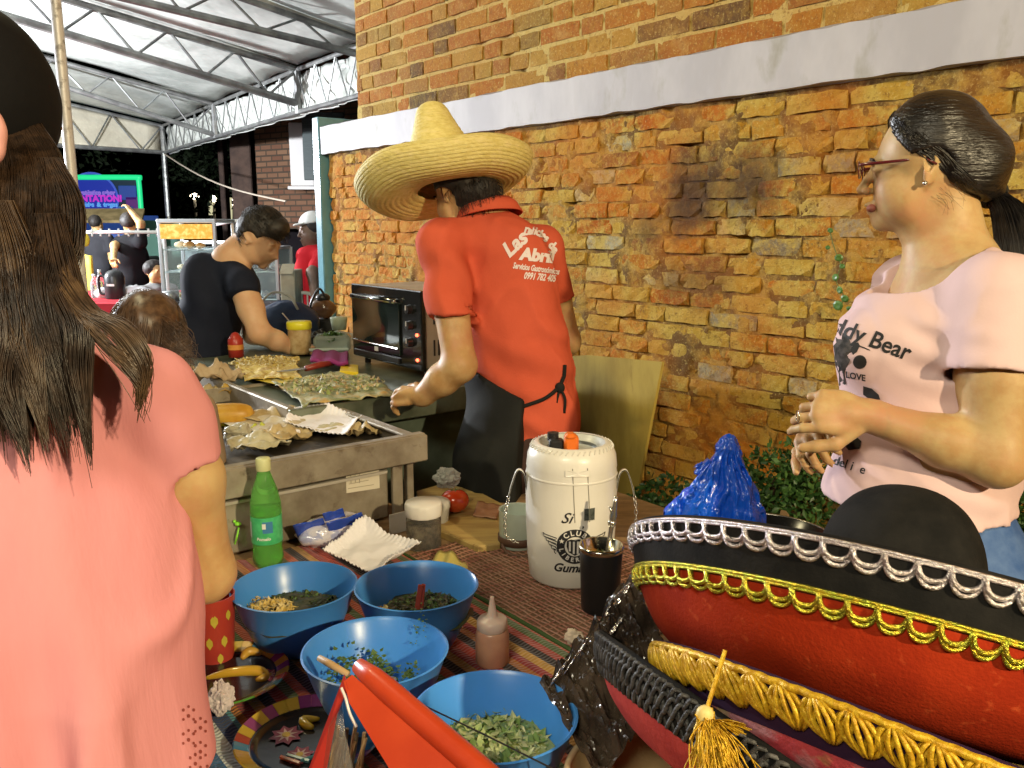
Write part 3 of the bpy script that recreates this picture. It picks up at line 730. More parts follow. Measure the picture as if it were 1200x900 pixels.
mb = MB(); A = J(72,296,9); mb.grid(lambda u, v: A+V3(.33*u, .03*math.sin(u*12), -.45*v-.03*u), 10, 4); solid(mb.build('cloth', mat('mustard cloth', (.42,.33,.03), .7), yb, True), .01)
mb = MB(); mb.tube([A*[1,1,0], A+UP*.03], .015, 6); mb.build('post', steel, yb)
# ------------------------------------------------------------ glass food case
gc = thing('glass_display_case', 'tall lit glass display case with an orange header band behind the man in navy', 'display case', J(255,352,6.2)*[1,1,0])
alu = mat('aluminium frame', (.62,.64,.66), .3, .5); Dg = 6.2; x0, x1 = J(189,300,Dg)[0], J(324,300,Dg)[0]; y0 = J(200,300,Dg)[1]; y1 = y0+.42; zt = J(200,259,Dg)[2]; z0_ = J(200,352,Dg)[2]
xm = J(253,300,Dg)[0]; xd = J(196,300,Dg)[0]
glass = mat('case glass', (.86,.92,.93), .05, trans=.9, ior=1.1, spec=.6)
ztr = J(320,291,Dg)[2]
for (x, y, t) in ((x0,y0,zt),(xm,y0,zt),(x0,y1,zt),(xm,y1,zt),(x1,y0,ztr),(x1,y1,ztr)):
    mb = MB(); mb.box([x, y, (t+z0_)/2], (.024,.024,t-z0_), bev=.003); mb.build('frame_post', alu, gc)
for z in (z0_, z0_+.2, z0_+.36):
    mb = MB(); mb.box([(x0+x1)/2, (y0+y1)/2, z], (x1-x0-.02, y1-y0-.02, .01)); mb.build('shelf', mat('shelf glass', (.55,.68,.70), .15), gc)
mb = MB(); mb.box([(x0+xm)/2, (y0+y1)/2, zt], (xm-x0+.03, y1-y0+.03, .03), bev=.005); mb.build('top', alu, gc)
mb = MB(); mb.box([(xm+x1)/2, (y0+y1)/2, ztr], (x1-xm, y1-y0+.02, .02), bev=.004); mb.build('top', alu, gc)
hd = mat('orange header', (.6,.25,.02), .5, col2=(.85,.6,.2), cscale=22, cthr=(.45,.6), emit=(.75,.30,.04), estr=.55)
mb = MB(); mb.box([(x0+xm)/2, y0-.012, zt-.075], (xm-x0-.02, .012, .105), bev=.002); mb.build('header', hd, gc)
mb = MB(); mb.box([(x0+xm)/2, y0-.001, (zt+z0_)/2-.08], (xm-x0-.03, .004, zt-z0_-.2)); mb.build('pane', glass, gc)
mb = MB(); mb.box([(xm+x1)/2, y0-.001, (ztr+z0_)/2], (x1-xm-.03, .004, ztr-z0_-.03)); mb.build('pane', glass, gc)
mb = MB(); mb.box([(x0+x1)/2, y1, (ztr+z0_)/2], (x1-x0-.03, .004, ztr-z0_-.03)); mb.build('back_panel', mat('case back', (.36,.44,.46), .4), gc)
mb = MB(); mb.box([(x0+xm)/2, y1-.03, zt-.16], (.35,.03,.02)); mb.build('case_lamp', mat('case lamp', (1,1,1), .5, emit=(.85,.95,1), estr=5), gc)
mb = MB(); mb.box([(x0+x1)/2, (y0+y1)/2, z0_/2-.005], (x1-x0+.04, y1-y0+.04, z0_-.01), bev=.01); mb.build('stand', mat('case stand', (.10,.09,.10), .6), gc)
mb = MB(); mb.lathe([(0,0),(.055,0),(.055,.07),(0,.072)], V3(x0+.09,y0-.1,z0_), 16); mb.build('metal_pot', steel, gc, True)
r = np.random.default_rng(3); fcols = [mat('pastry', (.42,.26,.10), .7), mat('pale pastry', (.60,.50,.32), .7), mat('food box', (.55,.60,.62), .4), mat('sauce tub', (.16,.30,.42), .4)]
for z in (z0_, z0_+.2, z0_+.36):
    for k in range(9):
        x = x0+.06+(x1-x0-.12)*k/8; 
        if z > z0_+.3 and x > xm: continue
        mb = MB(); s_ = r.uniform(.03,.05); c = V3(x, y0+.12+r.uniform(0,.12), z+.005+s_*.6)
        mb.ell(c, (s_, s_*.9, s_*.6), 10, 6, fn=lambda a, b, d: 1+.1*math.sin(a*5+k)); mb.build('snack', fcols[int(r.integers(4))], gc, True)
# ------------------------------------------------------------ gas grill, plastic chair, carton
gl = thing('gas_grill', 'stainless gas grill with a raised lid beside the pale blue post', 'grill', J(362,345,6.3)*[1,1,0])
sst = mat('stainless', (.62,.60,.58), .28, .8); c0_ = J(345,340,6.3); c1_ = J(380,340,6.3); zt_, zb_ = J(350,326,6.3)[2], J(350,345,6.3)[2]
mb = MB(); mb.box([(c0_[0]+c1_[0])/2, c0_[1]+.2, (zt_+zb_)/2], (c1_[0]-c0_[0], .4, zt_-zb_), bev=.01); mb.build('firebox', mat('grill panel', (.72,.70,.66), .35, .2), gl)
mb = MB(); mb.lathe([(.16,-.11),(.16,.11)], V3((c0_[0]+c1_[0])/2, c0_[1]+.2, zt_+.0), 16, axis=(1,0,0), a0=math.pi*0, a1=math.pi*2, cap=True); mb.build('lid', mat('grill lid', (.75,.58,.46), .3, .3), gl, True)
for k in range(5): mb = MB(); mb.tube([V3(c0_[0]+.025+k*.04, c0_[1]-.012, (zt_+zb_)/2), V3(c0_[0]+.025+k*.04, c0_[1]+.005, (zt_+zb_)/2)], .012, 10); mb.build('knob', blk, gl)
for x in (c0_[0]+.02, c1_[0]-.02):
    mb = MB(); mb.box([x, c0_[1]+.2, zb_/2], (.04,.34,zb_), bev=.005); mb.build('leg', blk, gl)
pc = thing('plastic_chair', 'white plastic armchair under the gas grill by the blue post', 'chair', J(357,362,5.8)*[1,1,0])
c = J(357,350,5.8); wp = mat('chair plastic', (.70,.70,.66), .35)
mb = MB(); mb.tube(catmull([c+V3(-.06,0,-.09), c+V3(-.055,0,.015), c+V3(0,0,.04), c+V3(.055,0,.015), c+V3(.06,0,-.09)], 6), .012, 8); mb.build('back_frame', wp, pc, True)
for k in (-.02,.02): mb = MB(); mb.box(c+V3(k,0,-.02), (.01,.008,.11)); mb.build('back_slat', wp, pc)
mb = MB(); mb.box(c+V3(0,-.14,-.42), (.42,.42,.03), bev=.012); mb.build('seat', wp, pc)
for sx in (-.19,.19):
    for sy_ in (-.32,.04): mb = MB(); mb.tube([(c[0]+sx*1.1,c[1]+sy_,0),(c[0]+sx,c[1]+sy_,c[2]-.42)], .018, 8); mb.build('leg', wp, pc)
bx = thing('carton', 'tall beige carton standing between the glass case and the grill', 'box', J(336,358,5.6)*[1,1,0])
a, b = J(328,330,5.6), J(345,330,5.6); zt_ = J(336,317,5.6)[2]; mb = MB(); mb.box([(a[0]+b[0])/2, a[1]+.12, zt_-.4], (b[0]-a[0], .22, .8), bev=.004); mb.build('box_body', mat('beige card', (.34,.30,.22), .8, col2=(.27,.23,.17), cscale=9), bx)
mb = MB(); mb.box([(a[0]+b[0])/2+.005, a[1]-.0, zt_+.01], (b[0]-a[0]-.01, .1, .006), Y=V3(0,.8,.6), Z=V3(0,-.6,.8)); mb.build('flap', MATS['beige card'], bx)
mb = MB(); mb.box([(a[0]+b[0])/2, a[1]+.12, (zt_-.8)/2], (b[0]-a[0]+.1, .35, zt_-.8), bev=.01); mb.build('stool', blk, bx)
# ------------------------------------------------------------ tables
ZT, ZG = .85, 1.06
wood = mat('worn table wood', (.34,.22,.11), .6, col2=(.22,.14,.07), cscale=7, stretch=(1,6,1), bump=.25, bscale=30)
tb = thing('serving_table', 'wooden serving table carrying the blue bowls, the striped cloth and the drink cooler', 'table', W(1.0,.9,0))
mb = MB(); mb.wbox(.952, 1.80, -.05, 1.68, ZT-.03, ZT, .004); mb.wbox(.28, .948, -.05, 1.18, ZT-.03, ZT, .004); mb.wbox(1.803, 2.85, -.05, 1.12, ZT-.03, ZT, .004); mb.build('tabletop', wood, tb)
for p, q in ((.35,0),(.35,1.1),(2.75,0),(1.75,1.6),(2.75,1.05),(1.02,1.6)): mb = MB(); mb.wbox(p-.025, p+.025, q-.025, q+.025, 0, ZT-.031); mb.build('leg', wood, tb)
# striped sarape cloth: woven bands along the wall direction, drawn by a striped procedural colour on a ribbed sheet
def stripes(name, q0, q1, cols, n, dark=.0):
    m = bpy.data.materials.new(name); m.use_nodes = True; nt = m.node_tree; N = nt.nodes; L = nt.links; b = N['Principled BSDF']; b.inputs['Roughness'].default_value = .9; b.inputs['Sheen Weight'].default_value = .2
    tc = N.new('ShaderNodeTexCoord'); sx = N.new('ShaderNodeSeparateXYZ'); L.new(tc.outputs['UV'], sx.inputs[0])
    cr = N.new('ShaderNodeValToRGB'); cr.color_ramp.interpolation = 'CONSTANT'
    fr = N.new('ShaderNodeMath'); fr.operation = 'FRACT'; mu = N.new('ShaderNodeMath'); mu.operation = 'MULTIPLY'; mu.inputs[1].default_value = n
    L.new(sx.outputs[1], mu.inputs[0]); L.new(mu.outputs[0], fr.inputs[0]); L.new(fr.outputs[0], cr.inputs[0])
    e = cr.color_ramp.elements; e[0].color = (*cols[0], 1); e[1].position = 1/len(cols); e[1].color = (*cols[1], 1)
    for i in range(2, len(cols)): x = e.new(i/len(cols)); x.color = (*cols[i], 1)
    wv = N.new('ShaderNodeTexWave'); wv.inputs['Scale'].default_value = 40; wv.bands_direction = 'X'; wv.inputs['Distortion'].default_value = 1.5; L.new(tc.outputs['UV'], wv.inputs[0])
    no = N.new('ShaderNodeTexNoise'); no.inputs['Scale'].default_value = 60; L.new(tc.outputs['UV'], no.inputs[0])
    hs = N.new('ShaderNodeHueSaturation'); mr = N.new('ShaderNodeMapRange'); mr.inputs['To Min'].default_value = .5; mr.inputs['To Max'].default_value = 1.4; L.new(no.outputs[0], mr.inputs[0]); L.new(mr.outputs[0], hs.inputs['Value']); L.new(cr.outputs[0], hs.inputs['Color'])
    L.new(hs.outputs[0], b.inputs['Base Color']); bp = N.new('ShaderNodeBump'); bp.inputs['Distance'].default_value = .002; bp.inputs['Strength'].default_value = .7; L.new(wv.outputs[0], bp.inputs['Height']); L.new(bp.outputs[0], b.inputs['Normal'])
    return m
def sheet_pq(name, p0, p1, q0, q1, z, m_, parent=None, amp=.0015, nu=60, nv=60, seed=0):
    mb = MB(); mb.grid(lambda u, v: W(p0+(p1-p0)*u, q0+(q1-q0)*v, z+amp*vnoise(np.array([[u*7+seed, v*9, 0]]), 1.0, 2)[0]+amp*.6*math.sin(v*150)), nu, nv)
    o = mb.build(name, m_, parent, True); uv = o.data.uv_layers.new()
    nu1 = nu+1; vi = np.array([l.vertex_index for l in o.data.loops]); U = (vi % nu1)/nu; Vv = (vi//nu1)/nv
    uv.data.foreach_set('uv', np.stack([U*(p1-p0), Vv*(q1-q0)], 1).ravel()); return o
SAR = stripes('sarape stripes', 0, 1, [(.42,.05,.03),(.03,.02,.02),(.45,.16,.03),(.30,.03,.03),(.50,.28,.06),(.03,.02,.02),(.38,.06,.04),(.10,.14,.05),(.45,.10,.05),(.03,.02,.03),(.42,.22,.05),(.28,.03,.03)], 4.6)
o = sheet_pq('striped_cloth', .30, 1.80, .36, .945, ZT+.006, SAR, None, .0022, 70, 90); tag(o, 'woven cloth with red, orange and black stripes under the blue bowls', 'tablecloth')
SAR2 = stripes('blue sarape', 0, 1, [(.02,.10,.22),(.45,.50,.48),(.02,.05,.14),(.06,.25,.32),(.40,.12,.04),(.02,.02,.03),(.05,.16,.30),(.03,.03,.05)], 5.5)
o = sheet_pq('blue_striped_cloth', .62, 1.46, -.04, .40, ZT+.013, SAR2, None, .003, 50, 60, 5); tag(o, 'blue and white striped cloth under the painted plates, lower left', 'tablecloth')
# woven plastic mat
mm = mat('mat strands', (.26,.10,.07), .6, col2=(.32,.17,.11), cscale=20, rnd=.0); mm2 = mat('mat base', (.13,.075,.045), .75, col2=(.17,.10,.06), cscale=9)
mt = thing('woven_mat', 'reddish brown woven mat under the drink cooler', 'mat', W(1.3,1.14,ZT))
mb = MB(); mb.wbox(.985, 1.60, .952, 1.40, ZT+.001, ZT+.005); mb.build('backing', mm2, mt)
mb = MB(); r = np.random.default_rng(2)
for i in range(66): 
    p = .99+.605*i/65; 
    if i % 2 == 0: mb.tube([W(p+.001*math.sin(k*.9+i), .954+.444*k/20, ZT+.0058+.0012*math.sin(k*1.9+i*3)) for k in range(21)], .0016, 4)
for i in range(40): q = .957+.44*i/39; mb.tube([W(.987+.61*k/28, q+.001*math.sin(k+i), ZT+.0058-.0012*math.sin(k*1.7+i*3)) for k in range(29)], .0016, 4)
o = mb.build('strand_net', mm, mt); o['kind'] = 'stuff'
mb = MB(); mb.wbox(.98, 1.62, .945, .953, ZT+.001, ZT+.009, .002); mb.build('hem', mat('green hem', (.05,.09,.03), .8), mt)
# ------------------------------------------------------------ blue bowls
plast = mat('blue plastic', (.06,.27,.74), .30, col2=(.055,.245,.70), cscale=5, bump=.05, bscale=80, spec=.5)
def bowl(u, v, label, group='blue plastic mixing bowls'):
    c = G(u, v, ZT+.122); c[2] = ZT+.016
    t = thing('bowl', label, 'bowl', c, group); R = .1085; H = .108
    prof = [(0,.004),(.055,.004),(.06,0),(.066,.002),(.080,.03),(.094,.066),(R-.002,H-.003),(R+.001,H),(R-.002,H+.001),(R-.006,H-.004),(.091,.066),(.076,.032),(.060,.008),(0,.006)]
    m = MB(); m.lathe(prof, c, 64); m.build('bowl_body', plast, t, True, ang=60)
    return t, c
herb = mat('chopped herb', (.05,.11,.02), .55, col2=(.10,.17,.04), cscale=60); herb2 = mat('dark herb', (.035,.05,.015), .6, col2=(.09,.08,.03), cscale=50)
corn = mat('yellow egg mix', (.60,.42,.08), .5, col2=(.70,.60,.30), cscale=60); onion = mat('pale onion', (.55,.58,.30), .35, col2=(.30,.42,.14), cscale=40, trans=.15); broth = mat('oily broth', (.34,.36,.09), .15, col2=(.20,.28,.10), cscale=12)
def bits(parent, c, n, rad, z0, h, size, mts, seed, name='food_bit', off=(0,0), kind='stuff', flat=.3, cluster=None, wall=True):
    r = np.random.default_rng(seed)
    for mi, m_ in enumerate(mts):
        mb = MB()
        for k in range(n//len(mts)):
            a = r.uniform(0, 2*math.pi); rr = rad*math.sqrt(r.random())
            x, y = rr*math.cos(a)+off[0], rr*math.sin(a)+off[1]
            if cluster is not None:
                cc = cluster[int(r.integers(len(cluster)))]; x, y = cc[0]+r.normal(0, cc[2]), cc[1]+r.normal(0, cc[2])
            rho = math.hypot(x-off[0], y-off[1])/rad
            zz = z0+h*max(0, 1-rho**2)*r.uniform(.4, 1.05)
            if wall and math.hypot(x, y) > .072: zz = max(zz, .03+(math.hypot(x,y)-.074)*1.7)
            p = c+V3(x, y, zz); d = nrm(r.normal(0, 1, 3)*[1,1,.5]); s_ = size*r.uniform(.5, 1.4); X, Y, Z = basis(d)
            # a curled leaf / shred: 2x2 folded faces
            w_ = s_*r.uniform(.25, .7); b_ = s_*r.uniform(-.3,.3)
            mb.add([p-Z*s_, p-X*w_+Y*b_, p+Y*b_*.2, p+X*w_+Y*b_, p+Z*s_*.9-Y*b_, p-X*w_*.6+Z*s_*.5], [(0,1,2),(0,2,3),(2,1,5,4),(3,2,4)])
        o = mb.build(name, m_, parent); o['kind'] = 'stuff'
def fill(parent, c, z, r0, m_, name, bump=.006, seed=0, n=28, off=(0,0), tilt=(0,0)):
    mb = MB(); V = []; R = 12
    for i in range(R+1):
        for k in range(n):
            a = 2*math.pi*k/n; rr = r0*i/R*(1+(.08*math.sin(3*a+seed)+.05*math.sin(7*a)) *(i/R)); x, y = rr*math.cos(a)+off[0], rr*math.sin(a)+off[1]
            V.append(c+V3(x, y, z+tilt[0]*x+tilt[1]*y+bump*vnoise(np.array([[x*45, y*45, seed]]), 1.0, 1)[0]*(1-.5*(i/R))+bump*1.2*(1-(i/R)**2)))
    mb.add(V, [(i*n+k, (i+1)*n+k, (i+1)*n+(k+1)%n, i*n+(k+1)%n) for i in range(R) for k in range(n)]); return mb.build(name, m_, parent, True)
def food(name, label, c, z=.02): return thing(name, label, 'food', c+V3(0,0,z))
t1, c1 = bowl(345, 687, 'leftmost blue bowl, behind the coral shirt arm, of yellow egg mix and herbs')
f = food('egg_salad', 'yellow egg and herb mix smeared in the leftmost blue bowl', c1)
fill(f, c1, .056, .088, herb2, 'mixture', .006, 1); bits(f, c1, 600, .086, .058, .006, .006, [herb, herb2], 11, 'herb_bits')
bits(f, c1, 420, .045, .062, .016, .007, [corn, corn], 12, 'egg_bits', (-.042,-.008))
bits(f, c1, 60, .03, .06, .016, .004, [corn], 13, 'egg_bits', (-.066,.02))
t2, c2 = bowl(488, 686, 'back right blue bowl, beside the squeeze bottle, of dark minced filling')
f = food('dark_mince', 'heap of dark mince in the back right blue bowl', c2)
fill(f, c2, .052, .086, herb2, 'mixture', .008, 2, off=(.008,0)); bits(f, c2, 900, .078, .054, .026, .006, [herb2, mat('mince', (.07,.06,.04), .6), herb], 21, 'mince_bits', (.012,0))
bits(f, c2, 40, .02, .06, .01, .005, [mat('red shred', (.35,.08,.03), .6), corn], 22, 'crumbs', (-.06,-.01))
mb = MB(); mb.box(c2+V3(.006,-.02,.090), (.009,.0035,.05), X=nrm((1,0,-.15)), Z=nrm((.15,.15,1)), bev=.001); mb.box(c2+V3(.012,-.016,.092), (.007,.0035,.045), X=nrm((1,0,-.15)), Z=nrm((.1,.15,1)), bev=.001); o = mb.build('red_spoon', mat('red spoon', (.35,.05,.02), .4)); tag(o, 'short red spoon handle stuck in the dark mince', 'spoon')
t3, c3 = bowl(440, 762, 'middle blue bowl with a few green coriander leaves, behind the red stand')
f = food('coriander', 'loose green coriander leaves in the middle blue bowl', c3)
mb = MB(); r = np.random.default_rng(5)
for (cx_, cy_, s_) in ((-.055,.010,.010),(-.045,.030,.010),(-.035,-.012,.011),(.010,.014,.012),(.022,-.012,.013),(.045,-.018,.010),(-.010,.034,.012),(-.008,.018,.008),(.05,-.002,.009),(.060,.055,.006),(-.062,-.018,.010)):
    for k in range(26):
        x, y = cx_+r.normal(0,.008), cy_+r.normal(0,.008); y += .016; rr = math.hypot(x, y); zz = .034+.02*rr/.07 if rr < .07 else .05+(rr-.07)*2.0
        p = c3+V3(x, y, zz+r.uniform(.004,.024)); d = nrm(r.normal(0,1,3)*[1,1,.45]); X, Y, Z = basis(d); a = s_*r.uniform(.5,1)
        mb.add([p-Z*a*.2, p-X*a*.5+Z*a*.1, p-X*a*.25+Z*a*.5, p+Z*a*.75+Y*a*.2, p+X*a*.25+Z*a*.5, p+X*a*.5+Z*a*.1], [(0,2,1),(0,3,2),(0,4,3),(0,5,4)])
    mb.tube(catmull([c3+V3(cx_+.01,cy_,.03), c3+V3(cx_,cy_+.008,.022), c3+V3(cx_-.012,cy_,.016)], 3), .0007, 4)
o = mb.build('leaves', herb, f); o['kind'] = 'stuff'
t4, c4 = bowl(579, 837, 'front right blue bowl of pale onion dressing, nearest the hats')
f = food('onion_dressing', 'pale oily onion dressing in the front right blue bowl', c4)
fill(f, c4, .050, .085, broth, 'dressing', .004, 4, tilt=(.0,.0)); bits(f, c4, 520, .074, .050, .016, .010, [onion, mat('green onion', (.16,.26,.07), .4), onion], 41, 'onion_bits', (-.005,.015))
mb = MB(); mb.tube([J(487,822,1.14), J(570,862,1.05), J(650,902,.98)], .0011, 6); o = mb.build('black_skewer', mat('black stick', (.02,.02,.02), .4)); tag(o, 'thin black stick laid across the front right bowl', 'stick')
mb = MB(); a, b = J(374,771,1.235), J(408,790,1.20); mb.tube([a, a*.6+b*.4, b], [.0045,.0055,.004], 10); o = mb.build('wooden_spoon', mat('spoon wood', (.50,.33,.15), .6), smooth=True); tag(o, 'pale wooden spoon handle resting on the rim of the middle bowl', 'spoon')
mb = MB(); a, b = J(462,792,1.235), J(455,801,1.2); mb.ell((a+b)/2, (.008,.006,.004), 10, 6); o = mb.build('metal_clip', steel, smooth=True); tag(o, 'small shiny metal clip at the rim of the middle blue bowl', 'clip')
# ------------------------------------------------------------ painted plates
def plate(u, v, label, seed):
    c = G(u, v, ZT+.03); c[2] = ZT+.017; t = thing('painted_plate', label, 'plate', c, 'black plates with a coloured rim'); R = .104
    m = MB(); m.lathe([(0,.004),(.07,.004),(.080,.006),(.084,.009),(.082,.002),(0,0)], c, 48); m.build('plate_centre', mat('black glaze', (.012,.010,.012), .18, col2=(.02,.018,.02), cscale=40, coat=.4), t, True)
    cols = [(.50,.30,.03),(.05,.20,.30),(.22,.04,.18),(.45,.33,.04),(.06,.22,.32),(.30,.05,.03),(.08,.24,.04),(.50,.36,.05),(.40,.16,.05)]
    n = 32; r = np.random.default_rng(seed)
    for k in range(n):
        a0, a1 = 2*math.pi*k/n, 2*math.pi*(k+1)/n-.006; cc = cols[int(r.integers(len(cols)))]
        m = MB(); prof = [(.083,.0085),(.092,.013),(R-.002,.018),(R,.016),(.093,.009),(.084,.003)]
        V = [c+V3(math.cos(a)*x, math.sin(a)*x, z) for a in (a0, (a0+a1)/2, a1) for x, z in prof]; L_ = len(prof)
        m.add(V, [(j*L_+i, j*L_+(i+1)%L_, (j+1)*L_+(i+1)%L_, (j+1)*L_+i) for j in range(2) for i in range(L_)]); m.build('rim_block', mat('glaze %d' % cols.index(cc), cc, .22, coat=.5), t)
    return t, c
def flower(t, c, x, y, s_, k=8):
    m = MB(); z = .0062
    for i in range(k*2):
        a = math.pi*i/k; 
    V = [c+V3(x, y, z)]+[c+V3(x+math.cos(math.pi*i/k)*s_*(1.5 if i % 2 else 1.0)*1.2, y+math.sin(math.pi*i/k)*s_*(1.5 if i % 2 else 1.0)*1.2, z) for i in range(2*k)]
    m.add(V, [(0, i+1, (i+1)%(2*k)+1) for i in range(2*k)]); m.build('petal_halo', mat('crimson glaze', (.28,.04,.06), .3), t)
    V = [v_*1.0 for v_ in V]; V = [V[0]+UP*.0006]+[V[0]+(v_-V[0])*(.72 if i % 2 else .42)+UP*.0006 for i, v_ in enumerate(V[1:])]
    m = MB(); m.add(V, [(0, i+1, (i+1)%(2*k)+1) for i in range(2*k)]); m.build('petals', mat('pale glaze', (.60,.42,.34), .3), t)
    m = MB(); m.lathe([(s_*.42,0),(s_*.42,.0008),(0,.001)], c+V3(x, y, z+.0006), 14); m.build('flower_eye', mat('yellow glaze', (.55,.36,.03), .3), t)
tp, pcn = plate(362, 862, 'painted black plate with a coloured block rim, nearest the red stand', 1)
flower(tp, pcn, -.036, .012, .014); flower(tp, pcn, -.005, -.035, .012)
def chili(t, P, r_=.008, col=(.55,.38,.02), nm='painted_chili'):
    m = MB(); P = catmull(P, 6); n = len(P); m.tube(P, [r_*math.sin(math.pi*(i+.6)/(n+.2))**.5 for i in range(n)], 10); m.build(nm, mat('chili %.2f' % col[1], col, .25, coat=.6), t, True)
chili(tp, [pcn+V3(.0,.028,.008), pcn+V3(-.012,.034,.008), pcn+V3(-.018,.046,.009), pcn+V3(.004,.05,.008)], .007)
for (x0_, y0_, x1_, y1_, cc) in ((-.03,-.04,.0,-.055,(.35,.07,.04)),(-.022,-.036,.012,-.05,(.08,.25,.28)),(.0,-.05,.03,-.03,(.08,.25,.28))):
    m = MB(); m.tube([pcn+V3(x0_,y0_,.0065), pcn+V3(x1_,y1_,.0065)], .003, 5); m.build('painted_stroke', mat('stroke %.2f' % cc[1], cc, .3), tp)
tp2, pc2 = plate(262, 790, 'painted black plate half hidden behind the crumpled napkin', 2)
flower(tp2, pc2, .07, .01, .012)
chili(tp2, [G(240,795,ZT+.035), G(270,788,ZT+.045), G(300,786,ZT+.045), G(311,792,ZT+.04), G(300,797,ZT+.04)], .0085, (.55,.34,.03), 'yellow_handle')
chili(tp2, [G(283,772,ZT+.035), G(292,763,ZT+.04), G(306,766,ZT+.035)], .008, (.52,.30,.04), 'painted_leaf')
def crumple(c, r_, seed, sq=(1,1,1), amp=.35):
    m = MB(); m.ell(c, (r_*sq[0], r_*sq[1], r_*sq[2]), 40, 26, fn=lambda x, y, z: 1+amp*float(fbm(np.array([[x, y, z]]), 2.3, 3, seed)[0])-.25*abs(float(vnoise(np.array([[x, y, z]]), 5.0, seed+3)[0]))); return m
paper = mat('white paper', (.80,.79,.84), .7, bump=.2, bscale=60)
o = crumple(G(259,817,ZT+.05), .021, 3, (.9,.8,1.25), .5).build('crumpled_napkin', mat('used napkin', (.66,.60,.60), .8, col2=(.52,.47,.47), cscale=40), smooth=False); tag(o, 'crumpled white paper napkin on the painted plate beside the coral shirt', 'napkin')
# patterned red cup beside the arm
cc = G(254,776,ZT+.01); cp = thing('red_cup', 'red plastic cup with yellow leaf prints beside the coral sleeve arm', 'cup', cc)
m = MB(); m.lathe([(0,0),(.029,0),(.037,.125),(.035,.125),(.028,.006),(0,.006)], cc, 36); m.build('cup_body', mat('red cup plastic', (.42,.05,.03), .35, col2=(.36,.04,.03), cscale=10), cp, True, ang=50)
for (a, z, s_) in ((-1.2,.09,.010),(-.75,.05,.009),(-1.5,.05,.009),(-.5,.095,.008),(-1.0,.02,.008),(-1.9,.1,.009)):
    m = MB(); R_ = .029+.008*z/.125+.0006; pts = [(0,-1.2),(.6,-.3),(.55,.5),(0,1.2),(-.55,.5),(-.6,-.3)]
    m.add([cc+V3(math.cos(a+x*s_/R_)*R_*1.0, math.sin(a+x*s_/R_)*R_, z+y*s_) for x, y in pts], [tuple(range(6))]); m.build('leaf_print', mat('yellow print', (.50,.42,.05), .4), cp)
# ------------------------------------------------------------ green soda bottle
sb = G(315,662,ZT+.006); t = thing('soda_bottle', 'green soda bottle with a pale green cap standing in front of the griddle', 'bottle', sb)
gpl = mat('green bottle plastic', (.30,.85,.22), .06, trans=.78, ior=1.25, spec=.6); R_ = .0335
pr = [(0,.006),(.016,.004),(.026,0),(.032,.008),(R_,.02),(.031,.045),(.0325,.055),(.0325,.120),(.0335,.128),(.033,.145),(.027,.175),(.0165,.205),(.0125,.218),(.0125,.232),(0,.232)]
m = MB(); m.lathe(pr, sb, 40, warp=lambda r, h, a: (r*(1-.05*max(0, math.sin(a*5))*(1 if h < .045 else 0)), h)); m.build('bottle_body', gpl, t, True)
m = MB(); m.lathe([(0,.012),(.0285,.012),(.0295,.05),(.030,.125),(.029,.135),(0,.136)], sb, 32); m.build('drink', mat('green soda', (.42,.90,.22), .05, trans=.8, ior=1.33), t, True)
m = MB(); m.lathe([(.0150,.218),(.0158,.220),(.0158,.243),(.014,.246),(0,.246)], sb, 28, warp=lambda r, h, a: (r*(1+.03*math.sin(a*28)), h)); m.build('cap', mat('pale green cap', (.62,.66,.34), .4), t, True)
m = MB(); m.lathe([(.0334,.058),(.0336,.060),(.0336,.117),(.0334,.119)], sb, 44); lb = m.build('label', mat('soda label', (.05,.42,.16), .3, col2=(.08,.52,.20), cscale=60), t, True)
def on_cyl(V, c, R, a, z): return np.stack([c[0]+R*np.sin(a+V[:,0]/R), c[1]-R*np.cos(a+V[:,0]/R), c[2]+z+V[:,1]], 1)
def cyl_patch(c, R, a, z, w_, h_, name, m_, parent, n=10):
    V = np.array([(x*w_/2, y*h_/2) for y in (-1, 1) for x in np.linspace(-1, 1, n)]); V = np.c_[V, np.zeros(len(V))]
    return mobj(name, on_cyl(V, c, R, a, z), [(i, i+1, n+i+1, n+i) for i in range(n-1)], m_, parent, True)
cyl_patch(sb, .0342, .35, .098, .022, .026, 'label_panel', mat('label blue', (.06,.22,.42), .3), t)
cyl_patch(sb, .0342, -1.05, .09, .014, .036, 'nutrition_panel', mat('label pale', (.45,.55,.55), .4), t)
V, F = text_geo('Pomelo', .010, .2, .0003, .004); mobj('lettering', on_cyl(V, sb, .0345, .05, .072), F, mat('label white', (.75,.80,.75), .4), t)
cyl_patch(sb, .0346, .12, .101, .008, .012, 'label_glass', MATS['label white'], t)
# lime straw
mb = MB(); a = G(272,646,ZT); mb.tube(catmull([a, J(277,632,1.93), J(280,618,1.93)], 4), .0022, 6); mb.ell(J(279,614,1.93), (.008,.006,.005), 10, 6); mb.ell(J(275,611,1.93), (.004,.004,.004), 8, 5); o = mb.build('lime_stirrer', mat('lime plastic', (.25,.70,.05), .35), smooth=True); tag(o, 'lime green plastic stirrer standing left of the soda bottle', 'stirrer')
